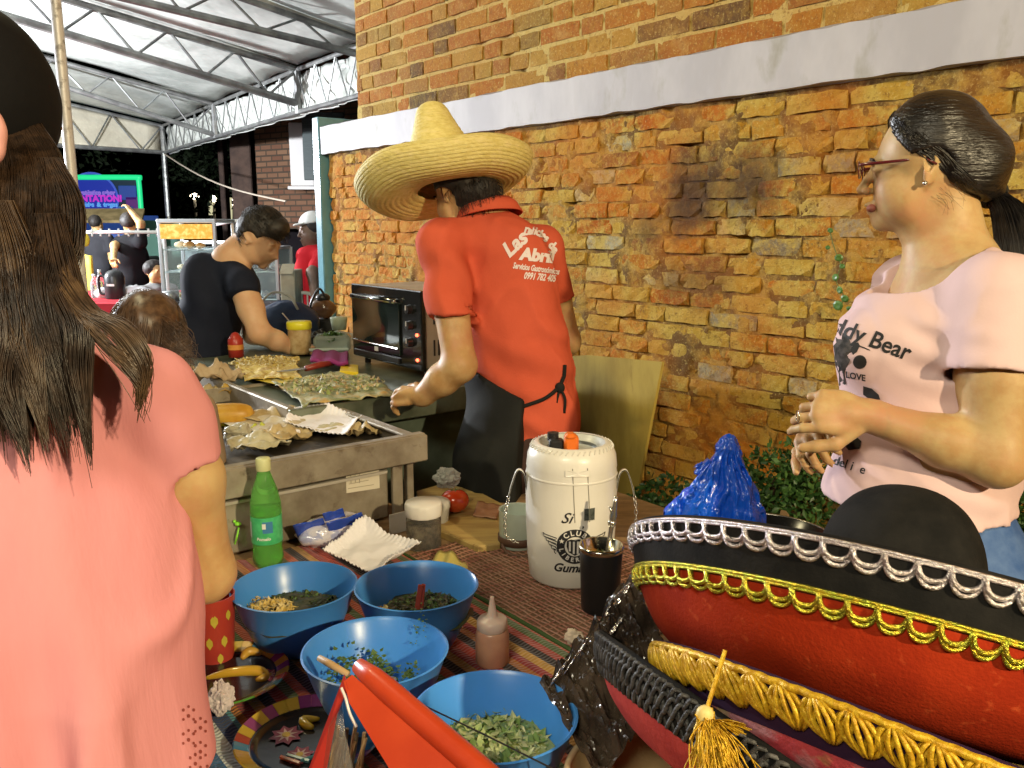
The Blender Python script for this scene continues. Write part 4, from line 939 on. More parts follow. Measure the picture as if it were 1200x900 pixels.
# ------------------------------------------------------------ squeeze bottle
q = G(577,776,ZT+.006); t = thing('squeeze_bottle', 'small clear squeeze bottle of pinkish sauce behind the front right bowl', 'sauce bottle', q)
m = MB(); m.lathe([(0,0),(.027,0),(.029,.004),(.029,.052),(.027,.060),(.0245,.064),(0,.064)], q, 32); m.build('bottle_body', mat('cloudy sauce plastic', (.50,.27,.18), .3, col2=(.44,.22,.15), cscale=20, sss=.3), t, True)
m = MB(); m.lathe([(.0245,.062),(.0262,.064),(.0262,.078),(.023,.082),(.011,.084),(.0085,.088),(.0035,.118),(.0030,.121),(0,.121)], q, 32, warp=lambda r, h, a: (r*(1+(.02*math.sin(a*26) if .063 < h < .079 else 0)), h)); m.build('nozzle_cap', mat('cloudy cap', (.62,.50,.44), .35, sss=.3), t, True)
# ------------------------------------------------------------ cooler
q = G(668,672,ZT+.007); CQ = q; t = thing('drink_cooler', 'white insulated drink cooler with a club crest, chains and an orange spout', 'cooler', q); wht = mat('leatherette white', (.72,.70,.64), .35, bump=.12, bscale=120, coat=.15, col2=(.66,.64,.57), cscale=4); R_ = .094
HC = .305
m = MB(); m.lathe([(0,0),(.083,0),(.088,.006),(.092,.05),(.0955,.12),(.0965,.19),(.0945,.228),(.0955,.234),(.0945,.240),(.0955,.246),(.093,.27),(.086,.288),(.076,.296),(.070,.295)], q, 64); m.build('cooler_body', wht, t, True)
m = MB(); m.lathe([(.071,.294),(.066,.290),(.060,.278),(.040,.274),(0,.274)], q, 48); m.build('lid', mat('lid grey', (.50,.52,.48), .3), t, True)
m = MB(); m.lathe([(.0945,.2255),(.0972,.229),(.0945,.2325)], q, 64); m.build('seam', wht, t, True)
m = MB(); N_ = 46
for k in range(N_): a = 2*math.pi*k/N_; m.tube([q+V3(math.cos(a)*.088, math.sin(a)*.088, .2865), q+V3(math.cos(a+.07)*.083, math.sin(a+.07)*.083, .2935)], .0013, 4)
m.build('stitching', mat('thread', (.62,.60,.54), .7), t)
og = mat('orange plastic', (.72,.16,.02), .35); m = MB(); cx_ = q+V3(-.004,-.035,.300); m.box(cx_, (.030,.030,.036), bev=.006); m.box(cx_+V3(-.002,-.004,.016), (.022,.030,.012), bev=.005); m.build('spout', og, t, True, ang=40)
m = MB(); m.box(q+V3(-.034,-.025,.292), (.030,.028,.028), bev=.004); m.lathe([(.012,0),(.012,.016),(0,.018)], q+V3(-.04,-.01,.30), 16); m.build('spout_hinge', blk, t, True, ang=40)
m = MB(); m.lathe([(.052,.0),(.055,.004),(.052,.008)], q+V3(.0,.0,.276), 32); m.build('lid_ring', steel, t, True)
# front seam strip and patch
ang0 = math.atan2(-q[0], q[1])*-1  # facing the camera
def cylR(z): return np.interp(z, [0,.006,.05,.12,.19,.228,.246,.27,.288], [.083,.088,.092,.0955,.0965,.0945,.0955,.093,.086])
def wrap(V, c, a, z, off=.0008):
    Z = z+V[:,1]; Rr = cylR(Z)+off; aa = a+V[:,0]/.094
    return np.stack([c[0]+Rr*np.sin(aa), c[1]-Rr*np.cos(aa), c[2]+Z], 1)
def patch(c, a, z, pts, name, m_, parent, off=.0008, n=5):
    pts = np.array(pts, float); m2 = len(pts); V = np.vstack([pts.mean(0)]+[pts]); V = np.c_[V, np.zeros(len(V))]
    return mobj(name, wrap(V, c, a, z, off), [(0, i+1, (i+1)%m2+1) for i in range(m2)], m_, parent)
AC = .06
ink = mat('crest ink', (.02,.02,.022), .5); wink = mat('crest white', (.70,.68,.63), .5)
def rectpts(x0, x1, y0, y1, n=6): return [(x0+(x1-x0)*i/n, y0) for i in range(n+1)]+[(x1-(x1-x0)*i/n, y1) for i in range(n+1)]
m = MB()
for (x, y0_, y1_) in ((-.010,.150,.262),(.020,.150,.262)):
    P = np.array([(x+(.006*(1-k/14) if x > 0 else -.006*(1-k/14)*-1), y0_+(y1_-y0_)*k/14, 0) for k in range(15)]); m.tube(wrap(P, q, AC, 0, .001), .0008, 4)
m.build('strap_edge', mat('seam edge thread', (.30,.28,.24), .8), t)  # thin darker tubes along both strap edges
patch(q, AC, .252, rectpts(-.024,.024,-.006,.006), 'strap_tab', wht, t, .0025)
patch(q, AC, .165, rectpts(.014,.036,-.012,.014), 'dark_patch', mat('patch grey', (.04,.045,.04), .8, col2=(.09,.10,.09), cscale=80), t, .0016)
m = MB(); 
for k in range(7):
    for s_ in (-1, 1): x = .0145+.0035*k; P = np.array([(x, .166+s_*.013, 0), (x+.002, .166+s_*.013, 0)]); m.tube(wrap(P, q, AC, 0, .0018), .0006, 4)
m.build('stitching', MATS['thread'], t)
def ring_pts(r0, r1, n=40):
    a = np.linspace(0, 2*math.pi, n, endpoint=False); V = np.concatenate([np.stack([np.cos(a)*r, np.sin(a)*r, 0*a], 1) for r in (r0, r1)]); F = [(i, (i+1)%n, n+(i+1)%n, n+i) for i in range(n)]; return V, F
cz_ = .098; cxo = -.003
def crest(V, F, name, m_, off): V = np.array(V, float); V[:,0] += cxo; return mobj(name, wrap(V, q, AC, cz_, off), F, m_, t)
V, F = ring_pts(.021, .037, 48); crest(V, F, 'crest_ring', ink, .0006)
V, F = ring_pts(.0365, .0375, 48); crest(V, F, 'crest_rim', ink, .0010)
sh_ = [(-.0165,.013),(-.008,.016),(0,.014),(.008,.016),(.0165,.013),(.017,.0),(.013,-.012),(0,-.020),(-.013,-.012),(-.017,0)]
crest([(0,0,0)]+[(x,y,0) for x, y in sh_], [(0, i+1, (i+1)%10+1) for i in range(10)], 'shield', ink, .0006)
for x in (-.0125,-.0045,.0035,.0110):
    crest([(x,-.010 if abs(x) > .008 else -.015,0),(x+.004,-.010 if abs(x) > .008 else -.0155,0),(x+.004,.0115,0),(x,.0115,0)], [(0,1,2,3)], 'shield_stripe', wink, .0011)
def arc_text(s, r, a0, a1, size, flip=False, name='lettering'):
    n = len(s)
    for i, chh in enumerate(s):
        if chh == ' ': continue
        a = a0+(a1-a0)*(i/(n-1)); V, F = text_geo(chh, size, 0, .0004); rot = a-math.pi/2 if not flip else a+math.pi/2
        X = V[:,0]*math.cos(rot)-V[:,1]*math.sin(rot)+r*math.cos(a); Y = V[:,0]*math.sin(rot)+V[:,1]*math.cos(rot)+r*math.sin(a)
        crest(np.stack([X, Y, 0*X], 1), F, name, wink, .0012)
arc_text('CLUB', .029, math.radians(128), math.radians(52), .0145)
arc_text('LIBERTAD', .029, math.radians(196), math.radians(344), .0125, True)
for a in (158, 22):
    x, y = .029*math.cos(math.radians(a)), .029*math.sin(math.radians(a)); V = [(x,y,0)]+[(x+math.cos(math.pi*i/5+math.pi/2)*(.0058 if i % 2 == 0 else .0024), y+math.sin(math.pi*i/5+math.pi/2)*(.0058 if i % 2 == 0 else .0024), 0) for i in range(10)]
    crest(V, [(0, i+1, (i+1)%10+1) for i in range(10)], 'star', wink, .0012)
for s_ in (-1, 1):
    for k in range(5):
        y = .019-.0075*k; x1_ = .068-.006*k; m = MB(); P = np.array([(cxo+s_*.037, y-.003, 0), (cxo+s_*(x1_-.008), y+.001, 0), (cxo+s_*x1_, y+.004, 0), (cxo+s_*x1_*.96, y-.004, 0), (cxo+s_*.039, y-.007, 0)]); 
        m.tube(wrap(np.array(P), q, AC, cz_, .0008), .0011, 4); m.build('wing_feather', ink, t)
V, F = text_geo('Gumarelo', .026, .35, .0008, .006); V[:,0] += .004; mobj('lettering', wrap(V, q, AC, .050, .0010), F, ink, t)
V, F = text_geo('Si', .032, .45, .0003, .006); V[:,0] -= .022; mobj('lettering', wrap(V, q, AC, .158, .0010), F, ink, t)
V, F = text_geo(',', .024, .2, .0003, .006); V[:,0] += .012; mobj('lettering', wrap(V, q, AC, .146, .0010), F, ink, t)
# chains and straps
chain = mat('chain metal', (.55,.53,.48), .25, .9)
def side(s_):
    m = MB(); top = q+V3(s_*.092, -.01, .235); P = catmull([top+V3(0,0,-.06), top+V3(s_*.008,0,-.01), top+V3(s_*.022,-.002,.0), top+V3(s_*.034,-.004,-.03), top+V3(s_*.040,-.004,-.055)], 8)
    d = V3(0,1,0)*.006
    V = [p-d for p in P]+[p+d for p in P]; n = len(P); m.add(V, [(i, i+1, n+i+1, n+i) for i in range(n-1)]); solid(m.build('strap', wht, t, True), .0025)
    m = MB(); m.tube([p-V3(0,.0065,0) for p in P], .0009, 5); m.tube([p+V3(0,.0065,0) for p in P], .0009, 5); m.build('strap_piping', ink, t, True)
    e = P[-1]; lp = catmull([e, e+V3(s_*.006,-.006,-.03), e+V3(s_*.008,-.008,-.06), e+V3(s_*.004,-.006,-.09), e+V3(-s_*.02,0,-.105)], 4) if s_ < 0 else catmull([e, e+V3(.004,-.004,-.03), e+V3(.004,-.006,-.07), e+V3(.0,-.004,-.10)], 4)
    n = len(lp)
    for i in range(0, n-1):
        c_ = (lp[i]+lp[i+1])/2; dd = nrm(lp[i+1]-lp[i]); X, Y, Z = basis(dd); sd = X if i % 2 else Y
        m = MB(); L_ = np.linalg.norm(lp[i+1]-lp[i])*.62
        m.tube([c_+Z*L_*math.cos(a)+sd*.0034*math.sin(a) for a in np.linspace(0, 2*math.pi, 13)], .0010, 6, closed=True); m.build('chain_link', chain, t, True)
side(-1); side(1)
# ------------------------------------------------------------ black cup with metal straw
k = G(703,713,ZT+.008); t = thing('black_cup', 'tall black tumbler with a steel rim and a metal drinking straw', 'cup', k)
m = MB(); m.lathe([(0,0),(.0355,0),(.037,.003),(.0415,.118),(.0405,.122)], k, 40); m.build('cup_body', mat('black leather', (.012,.012,.013), .35, bump=.15, bscale=150), t, True)
m = MB(); m.lathe([(.0405,.121),(.0435,.123),(.0440,.130),(.0425,.1335),(.0395,.132),(.036,.112),(0,.110)], k, 40); m.build('rim', mat('polished steel', (.60,.58,.50), .16, 1.0), t, True)
bits(t, k, 160, .034, .108, .006, .004, [mat('yerba', (.10,.11,.04), .8)], 77, 'yerba_leaves')
m = MB(); s0, s1 = k+V3(.004,0,.05), k+V3(.026,-.006,.232); P = [s0*(1-x)+s1*x for x in np.linspace(0, 1, 14)]
m.tube(P, [.0045]*9+[.0055,.0075,.0055,.004,.003], 10); m.tube([P[10], P[10]+V3(-.006,0,.02)], .003, 6); m.ell(s0*.3+s1*.7, .0085, 12, 8); m.build('straw', mat('straw metal', (.62,.60,.52), .22, .9), t, True)
# ------------------------------------------------------------ mug, jar, tomato, cutting board, packaging
k = G(607,638,ZT+.007); t = thing('white_mug', 'pale enamel mug tucked behind the left chain of the cooler', 'mug', k)
m = MB(); m.lathe([(0,0),(.042,0),(.044,.004),(.045,.085),(.046,.088),(.043,.087),(.041,.006),(0,.006)], k, 40); m.build('mug_body', mat('mint enamel', (.52,.60,.50), .3, col2=(.46,.54,.45), cscale=6), t, True, ang=50)
m = MB(); m.lathe([(.0455,.008),(.0475,.009),(.0475,.026),(.0455,.027)], k, 40); m.build('leather_band', mat('brown band', (.10,.05,.03), .6), t, True)
m = MB(); m.tube(catmull([k+V3(-.038,-.03,.012), k+V3(-.02,-.06,.000), k+V3(.03,-.075,.0), k+V3(.07,-.06,.004)], 8), .004, 6); m.build('strap', MATS['brown band'], t, True)
cb = [G(x, y, ZT+.02) for x, y in ((520,566),(560,575),(604,598),(586,637),(560,640),(517,622),(492,600),(488,575))]
def slab(name, label, cat_, P, z0_, th_, m_, bev=.003):
    P = np.array(P); c = P.mean(0); n = len(P); V = [[p[0],p[1],z0_] for p in P]+[[p[0],p[1],z0_+th_-bev] for p in P]+[[*(p[:2]+(c-p)[:2]*bev/np.linalg.norm(c-p)),z0_+th_] for p in P]
    F = [tuple(range(n-1,-1,-1)), tuple(2*n+i for i in range(n))]+[(k_*n+i, k_*n+(i+1)%n, (k_+1)*n+(i+1)%n, (k_+1)*n+i) for k_ in range(2) for i in range(n)]
    o = mobj(name, V, F, m_); 
    if label: tag(o, label, cat_)
    return o
bwood = mat('oiled board', (.46,.34,.12), .5, col2=(.34,.23,.08), cscale=5, stretch=(1,7,1), bump=.2, bscale=40, col3=(.26,.15,.06), c3scale=12, c3thr=(.6,.75))
slab('cutting_board', 'worn pale wooden cutting board under the tomato', 'cutting board', cb, ZT+.002, .018, bwood)
mb = MB(); mb.grid(lambda u, v: G(560+28*u-6*v, 588+16*v+4*u, ZT+.024)+UP*.003*vnoise(np.array([[u*5, v*5, 1]]), 1.0, 1)[0], 12, 8); o = mb.build('ham_slice', mat('brown ham', (.30,.15,.08), .5, col2=(.38,.20,.11), cscale=30), smooth=True); solid(o, .003); tag(o, 'thin brown slice of meat lying right of the tomato', 'food')
k = G(533,600,ZT+.021); t = thing('tomato', 'shiny red tomato on the pale cutting board', 'tomato', k)
m = MB(); m.ell(k+UP*.031, (.037,.036,.031), 28, 18, fn=lambda x, y, z: 1-.10*max(0, z)**6+.02*math.sin(5*math.atan2(y, x))*(1-abs(z))); m.build('fruit', mat('tomato skin', (.48,.035,.01), .15, col2=(.55,.07,.015), cscale=5, coat=.6), t, True)
m = MB(); 
for i in range(5): a = i*1.256; m.tube([k+V3(0,0,.0575), k+V3(math.cos(a)*.008, math.sin(a)*.008, .0605), k+V3(math.cos(a)*.014, math.sin(a)*.014, .058)], [.0015,.0012,.0004], 5)
m.build('calyx', herb, t)
k = G(497,640,ZT+.002); t = thing('glass_jar', 'glass jar of dark spice with a cloudy plastic lid beside the cutting board', 'jar', k)
jg = mat('jar glass', (.90,.92,.88), .04, trans=.95, ior=1.12)
m = MB(); m.lathe([(0,.002),(.038,0),(.041,.004),(.041,.07),(.038,.080),(.037,.082)], k, 36); m.build('jar_body', jg, t, True)
m = MB(); m.lathe([(0,.005),(.0375,.005),(.0375,.055),(0,.058)], k, 28); m.build('spice', mat('dark spice', (.20,.15,.09), .7, col2=(.07,.05,.03), cscale=60), t, True)
m = MB(); m.lathe([(.042,.078),(.0435,.082),(.0435,.105),(.041,.110),(.0,.112)], k, 36, warp=lambda r, h, a: (r*(1+(.018*math.sin(a*22) if h < .106 else 0)), h)); m.build('lid', mat('cloudy lid', (.72,.70,.66), .35, bump=.3, bscale=60), t, True)
k = G(505,622,ZT+.0); t = thing('plastic_tub', 'second cloudy lidded tub behind the glass jar', 'tub', G(508,618,ZT))
k = WPOS[t]; m = MB(); m.lathe([(0,0),(.036,0),(.041,.052),(.043,.054),(.043,.066),(.040,.070),(0,.071)], k, 32); m.build('tub_body', mat('frosted plastic', (.62,.62,.58), .35, trans=.25), t, True)
o = crumple(J(523,560,2.28), .03, 8, (1.1,.8,1.0), .55).build('plastic_bag', mat('clear film', (.60,.62,.58), .12, trans=.35, ior=1.08, spec=.8), smooth=False); tag(o, 'crumpled clear plastic bag behind the tomato', 'plastic bag')
k = G(468,624,ZT); mb = MB(); mb.box(k+UP*.026, (.055,.004,.052), X=NX, Y=AX, bev=.0015); o = mb.build('frosted_tile', MATS['frosted plastic']); tag(o, 'square frosted plastic tile propped upright left of the glass jar', 'plastic tile')
# sheets of paper tray and wrappers in front of the griddle
def tray(name, label, P, rise, seed, m_=paper, th_=.0012, cat_='paper tray'):
    A, B, Cc, Dd = P; m = MB(); n = 26
    def f(u, v):
        e = min(u, v, 1-u, 1-v); s_ = rise*(max(0, 1-e/.16))**1.6
        flute = .0022*math.sin((u if min(v, 1-v) < min(u, 1-u) else v)*90)*max(0, 1-e/.2)
        return (A*(1-u)+B*u)*(1-v)+(Dd*(1-u)+Cc*u)*v+UP*(s_*(.6+.6*vnoise(np.array([[u*2.3, v*2.3, seed]]), 1.0, seed+1)[0])+flute+.011*fbm(np.array([[u*2.6, v*2.6, seed]]), 1.0, 3, seed)[0])
    m.grid(f, n*2, n*2); o = m.build(name, m_, None, True); solid(o, th_); return tag(o, label, cat_)
z_ = ZT+.035
tray('paper_tray', 'white fluted paper tray in front of the griddle beside the blue wrapper', [G(378,652,z_-.02), G(440,672,z_-.02), G(494,645,z_+.005), G(428,612,z_+.03)], .024, 4)
wr = mat('blue wrapper', (.03,.08,.48), .2, coat=.6, bump=.5, bscale=25, bdist=.004); wrw = mat('clear wrapper', (.62,.62,.72), .15, coat=.6, bump=.6, bscale=22, bdist=.006, col2=(.38,.42,.66), cscale=22, cthr=(.5,.56))
t = thing('bread_package', 'crumpled white and blue plastic package lying against the griddle', 'package', G(395,636,ZT))
k = WPOS[t]+UP*.032
mb = MB(); mb.ell(k, (.085,.045,.034), 40, 22, X=nrm((.9,.5,0)), Y=nrm((-.5,.9,0)), fn=lambda x, y, z: (1+.18*float(fbm(np.array([[x*1.3, y, z]]), 2.6, 3, 5)[0]))*(1+.12*(abs(x)+abs(y)))); mb.build('wrapper', wrw, t, True)
for (dx, dy, dz, a, sx_, sy_) in ((-.050,-.046,.020,.4,.070,.050),(.030,-.034,.030,.6,.090,.036),(.0,-.02,.044,.5,.05,.03)):
    c_ = k+V3(dx,dy,dz); mb = MB(); X = nrm((math.cos(a),math.sin(a),.1)); mb.grid(lambda u, v: c_+X*(u-.5)*sx_+nrm((-.1,-.45,.8))*(v-.5)*sy_+nrm((0,-.8,.5))*(.004*math.sin(u*9)+.003*vnoise(np.array([[u*5,v*5,dx]]),1.,3)[0]), 12, 8); solid(mb.build('blue_print', wr, t, True), .0015)
o = MB(); o.grid(lambda u, v: G(500+45*u+10*v, 672-22*v+10*u*u, ZT+.012)+UP*(.012*math.sin(u*5)*v+.004*math.sin(u*17)), 20, 8); o = o.build('yellow_wrapper', mat('yellow film', (.52,.46,.14), .35, coat=.3), smooth=True); solid(o, .001); tag(o, 'curled yellow peel of wrapper on the table behind the back bowl', 'wrapper')
o = crumple(G(560,662,ZT+.01)+V3(.02,0,0), .008, 8, (3.6,.8,.6), .5)
# ------------------------------------------------------------ red stand in the foreground
t = thing('red_stand', 'folded glossy orange red plastic stand rising in front of the bowls', 'stand', G(430,905,ZT)*[1,1,0]+UP*ZT)
rp_ = mat('orange red plastic', (.52,.055,.014), .36, coat=.2, bump=.12, bscale=60, col2=(.44,.040,.010), cscale=6); rd = mat('red side plastic', (.40,.03,.02), .3, coat=.3)
A, B = J(420,780,1.10), J(600,935,.93); A2, B2 = J(408,812,1.085), J(545,985,.90)
mb = MB(); mb.tube([A+(B-A)*x for x in np.linspace(0,1,10)], [.010,.0145]+[.0155]*8, 18); mb.build('upper_roll', rp_, t, True)
d_ = nrm(B-A); vw = nrm((A+B)/2-V3(0,0,EYE)); y_ = nrm(np.cross(vw, d_)); y_ = y_ if y_[2] < 0 else -y_; z_n = np.cross(d_, y_); L_ = np.linalg.norm(B-A)
slabm2 = MB(); P_ = [A+y_*.013+d_*.006, B+y_*.013, B+y_*.095, A+y_*.040+d_*.03, A+y_*.026+d_*.002]; zz_ = z_n*.006 if np.dot(z_n, vw) < 0 else -z_n*.006; slabm2.add([p+zz_ for p in P_]+[p-zz_ for p in P_], [(0,1,2,3,4),(9,8,7,6,5)]+[(5+i, 5+(i+1)%5, (i+1)%5, i) for i in range(5)]); slabm2.build('flat_panel', rp_, t)
c_ = J(352,905,1.06); d_ = J(330,985,1.04); A3 = J(404,790,1.095)
def slabm(P, th_, name, m_, n=V3(0,-1,.2)):
    P = np.array(P); k_ = len(P); n = nrm(n)*th_; mb = MB(); mb.add(list(P)+list(P+n), [tuple(range(k_-1,-1,-1)), tuple(range(k_, 2*k_))]+[(i, (i+1)%k_, k_+(i+1)%k_, k_+i) for i in range(k_)]); return mb.build(name, m_, t)
slabm([A3, J(409,806,1.08), J(386,850,1.055), J(372,960,1.03), d_], .004, 'left_flap', rd)
slabm([J(400,812,1.095), J(405,860,1.075), J(412,890,1.06), J(432,970,1.03), J(372,970,1.05), J(388,846,1.08)], .002, 'clear_window', mat('clear sheet', (.75,.72,.66), .05, trans=.9, ior=1.1))
slabm([J(440,862,1.04), J(447,860,1.04), J(487,930,.99), J(478,938,.99)], .002, 'yellow_tab', mat('yellow tab', (.62,.36,.02), .4))
mb = MB(); mb.tube(catmull([J(400,806,1.07), J(405,818,1.065), J(410,836,1.06), J(418,852,1.055)], 4), [.002]*13, 5); mb.build('edge_strip', mat('clear strip', (.70,.66,.62), .2), t)
r = np.random.default_rng(8)
for i in range(11):
    u = 380+i*4.2; mb = MB(); a = J(u+r.uniform(-3,3), 905, 1.12); b = J(u+10+r.uniform(-8,6), 842+r.uniform(-8,25)+abs(i-5)*4, 1.115); mb.tube([a+(a-b), b], .0028, 6); mb.build('skewer', mat('stand wood %d' % (i % 3), ((.45,.30,.14),(.28,.18,.08),(.14,.12,.07))[i % 3], .6), t)
b_ = slabm([J(345,930,1.07), J(480,930,1.07), J(480,990,1.0), J(345,990,1.0)], .01, 'base', rd, V3(0,0,1))
# ------------------------------------------------------------ griddle cart
met = mat('greasy metal', (.40,.36,.28), .50, .5, col2=(.25,.21,.155), cscale=9, cthr=(.38,.62), bump=.15, bscale=70, col3=(.16,.12,.08), c3scale=22, c3thr=(.58,.72))
dmet = mat('burnt plate', (.045,.038,.03), .45, .5, col2=(.12,.10,.07), cscale=12, cthr=(.5,.6))
gmet = mat('greenish steel', (.20,.23,.17), .40, .6, col2=(.11,.13,.09), cscale=7, bump=.1, bscale=50)
gd = thing('griddle', 'greasy metal griddle box with a rolled rim behind the green soda bottle', 'griddle', W(2.2,.7,ZT))
P0, P1, Q0, Q1 = 1.83, 2.72, .20, 1.10
mb = MB(); mb.wbox(P0-.025, P0-.012, Q0-.02, Q1+.045, 1.0, 1.068, .003); mb.wbox(P0-.012, P0+.014, Q0-.02, Q1+.045, 1.062, 1.070, .002); mb.build('front_rim', met, gd)
mb = MB(); mb.wbox(P0-.010, P1, Q1+.020, Q1+.032, 1.005, 1.066, .003); mb.wbox(P0-.01, P1, Q1-.004, Q1+.020, 1.060, 1.068, .002); mb.build('side_rim', met, gd)
mb = MB(); mb.wbox(P0-.010, P1, Q0-.02, Q0-.008, 1.0, 1.066, .003); mb.build('side_rim', met, gd)
mb = MB(); mb.wbox(P1, P1+.012, Q0-.02, Q1+.03, 1.0, 1.075, .003); mb.build('back_rim', met, gd)
mb = MB(); mb.wbox(P0-.009, P1-.001, Q0-.006, Q1+.018, 1.012, 1.03); mb.build('hot_plate', dmet, gd)
mb = MB(); mb.wbox(P0+.012, P1-.01, Q0+.02, Q1-.055, ZT+.008, .985, .004); mb.build('body', met, gd)
mb = MB(); mb.wbox(P0+.002, P0+.011, .60, Q1-.06, .978, .986, .001); mb.build('highlight_strip', mat('pale highlight', (.55,.52,.46), .35, .2), gd)  # pale bar standing in for the highlight along the front panel
for q_, w_ in ((Q1-.045,.012),(Q1-.02,.030),(Q1+.03,.02)):
    mb = MB(); mb.wbox(P0+.02 if w_ > .02 else P0+.04, P0+.032 if w_ > .02 else P0+.06, q_-w_/2, q_+w_/2, ZT+.0, 1.0, .002); mb.build('leg', met, gd)
def on_front(u, v, off=.002):
    r = J(u, v, 1.0)-V3(0,0,EYE); t = (P0+.012-off-np.dot(V3(0,0,EYE), AX))/np.dot(r, AX); return V3(0,0,EYE)+r*t
st = [on_front(405,546), on_front(444,541), on_front(445,572), on_front(406,578)]
mobj('sticker', st, [(0,3,2,1)], mat('sticker paper', (.66,.62,.50), .5), gd)
ik = mat('sticker ink', (.36,.32,.24), .6); mb = MB()
for k in range(5):
    a, b = on_front(408+k%2, 551+k*5.4, .003), on_front(440-(k*7)%13, 547+k*5.2, .003); mb.tube([a, b], .0008, 4)
for k in range(3): a, b = on_front(411+k*5, 553, .003), on_front(411.5+k*5, 566, .003); mb.tube([a, b], .0007, 4)
mb.build('sticker_print', ik, gd)
# food on the griddle
ZP = 1.031
def gp(u, v, z=ZP): return G(u, v, z)
t = thing('bun', 'long yellow bun lying on the griddle against the coral sleeve', 'bun', gp(268,503))
mb = MB(); a, b = gp(232,500)+UP*.026, gp(300,496)+UP*.026; P = np.array([a*(1-x)+b*x+UP*.004*math.sin(math.pi*x) for x in np.linspace(-.1,1,14)]); mb.tube(P, [.031*max(0,1-abs(x*2-1)**4)**.5+.003 for x in np.linspace(0,1,14)], 16); mb.build('crust', mat('bun crust', (.62,.38,.06), .4, col2=(.50,.26,.03), cscale=14), t, True)
mb = MB(); mb.tube(P-UP*.014+V3(.002,-.008,0), [.018*max(0,1-abs(x*2-1)**4)**.5+.002 for x in np.linspace(0,1,14)], 12); mb.build('filling', mat('mustard', (.58,.50,.03), .4), t, True)
tort = mat('tortilla', (.46,.36,.19), .6, col2=(.34,.25,.11), cscale=26, cthr=(.45,.65), bump=.3, bscale=30)
film = mat('bag film', (.56,.53,.40), .25, trans=.25, bump=.4, bscale=40)
def flap(name, label, u, v, w_, h_, seed, m_, z=ZP, amp=.012, cat_='food', rot=0., parent=None):
    c = G(u, v, z+.006); s_ = w_*np.linalg.norm(c-V3(0,0,EYE))/1000; s2 = h_/w_*s_*2.0
    def f(a, b):
        x, y = (a-.5), (b-.5); rr = 1-.15*vnoise(np.array([[math.atan2(y,x)*2, seed, 0]]), 1.0, seed)[0]; X = math.cos(rot)*x-math.sin(rot)*y; Y = math.sin(rot)*x+math.cos(rot)*y
        # square -> disc
        k_ = max(abs(x), abs(y))/(math.hypot(x, y)+1e-6); 
        return c+V3(X*s_*rr*k_, Y*s2*rr*k_, amp*(.6+fbm(np.array([[a*2.2, b*2.2, seed]]), 1.6, 3, seed)[0]*1.6)*(1.1-1.2*max(abs(x),abs(y))))
    m = MB(); m.grid(f, 22, 16); o = m.build(name, m_, parent, True); solid(o, .0016)
    if label: tag(o, label, cat_)
    return o
flap('tortilla', 'broad folded tortilla on the griddle between bun and white tray', 325, 490, 92, 34, 1, tort, amp=.035)
flap('tortilla', 'small curled tortilla in front, nearest the griddle rim', 334, 512, 58, 26, 2, tort, amp=.035)
flap('tortilla', 'pale tortilla tucked right under the white paper tray', 392, 505, 66, 24, 3, mat('pale tortilla', (.50,.46,.32), .6, col2=(.40,.36,.22), cscale=26), amp=.022)
flap('tortilla', 'pale round tortilla standing behind the white paper tray', 356, 474, 66, 26, 9, MATS['pale tortilla'], amp=.03)
flap('tortilla', 'wide pale tortilla lying against the griddle rim below the bun', 300, 524, 70, 26, 31, MATS['pale tortilla'], amp=.035)
flap('wax_paper', 'sheet of greasy white wax paper under the tortillas, left of the white tray', 318, 500, 110, 40, 33, mat('wax paper', (.60,.56,.46), .5, col2=(.50,.42,.28), cscale=14), amp=.022, cat_='paper')
flap('tortilla', 'toasted tortilla leaning on the right rim of the griddle near the yellow lid', 428, 508, 44, 18, 35, tort, amp=.03)
flap('lettuce_leaf', 'bright green yellow leaf scrap beside the yellow bun', 300, 506, 22, 14, 6, mat('leaf scrap', (.42,.46,.06), .5), amp=.02)
o = crumple(gp(280,514)+UP*.012, .038, 21, (1.1,.8,.75), .5).build('wrapped_bun', film, smooth=True); tag(o, 'bun wrapped in thin cloudy film in front of the yellow bun', 'wrapped bun')
for k, (u, v, s_) in enumerate(((247,478,.014),(252,494,.016),(262,486,.010),(347,513,.012),(352,503,.009))):
    o = crumple(gp(u, v)+UP*s_*.8, s_, 30+k, (1,.8,1.1), .6).build('paper_scrap', paper, smooth=False); tag(o, ('scrap of white paper beside the coral sleeve, farthest back', 'scrap of white paper above the yellow bun end', 'tiny scrap of white paper on the dark hot plate', 'crumpled white paper scrap at the griddle rim under the white tray', 'small folded paper scrap touching the white paper tray')[k], 'paper scrap')
tray('paper_tray', 'white fluted paper tray on the griddle near the sombrero man', [gp(332,500,ZP+.014), gp(404,512,ZP+.02), gp(424,490,ZP+.03), gp(358,472,ZP+.04)], .018, 7)
k = gp(409,487,ZP); t = thing('sauce_lid', 'small yellow capped sauce pot behind the white paper tray', 'sauce pot', k); mb = MB(); mb.lathe([(0,0),(.014,0),(.016,.03),(0,.032)], k, 18); mb.build('pot', mat('dark red plastic', (.20,.05,.03), .4), t, True); mb = MB(); mb.ell(k+UP*.034, (.017,.017,.013), 16, 10); mb.build('lid', mat('yellow plastic', (.65,.48,.02), .35), t, True)
flap('tortilla', 'browned tortilla pile at the far left corner of the griddle', 252, 462, 44, 14, 12, tort, amp=.03)
flap('burger_bun', 'dusty pale bun heap beside the navy T-shirt', 252, 446, 64, 18, 14, mat('dusty bun', (.42,.33,.22), .75, col2=(.34,.25,.15), cscale=20), z=1.07, amp=.07)
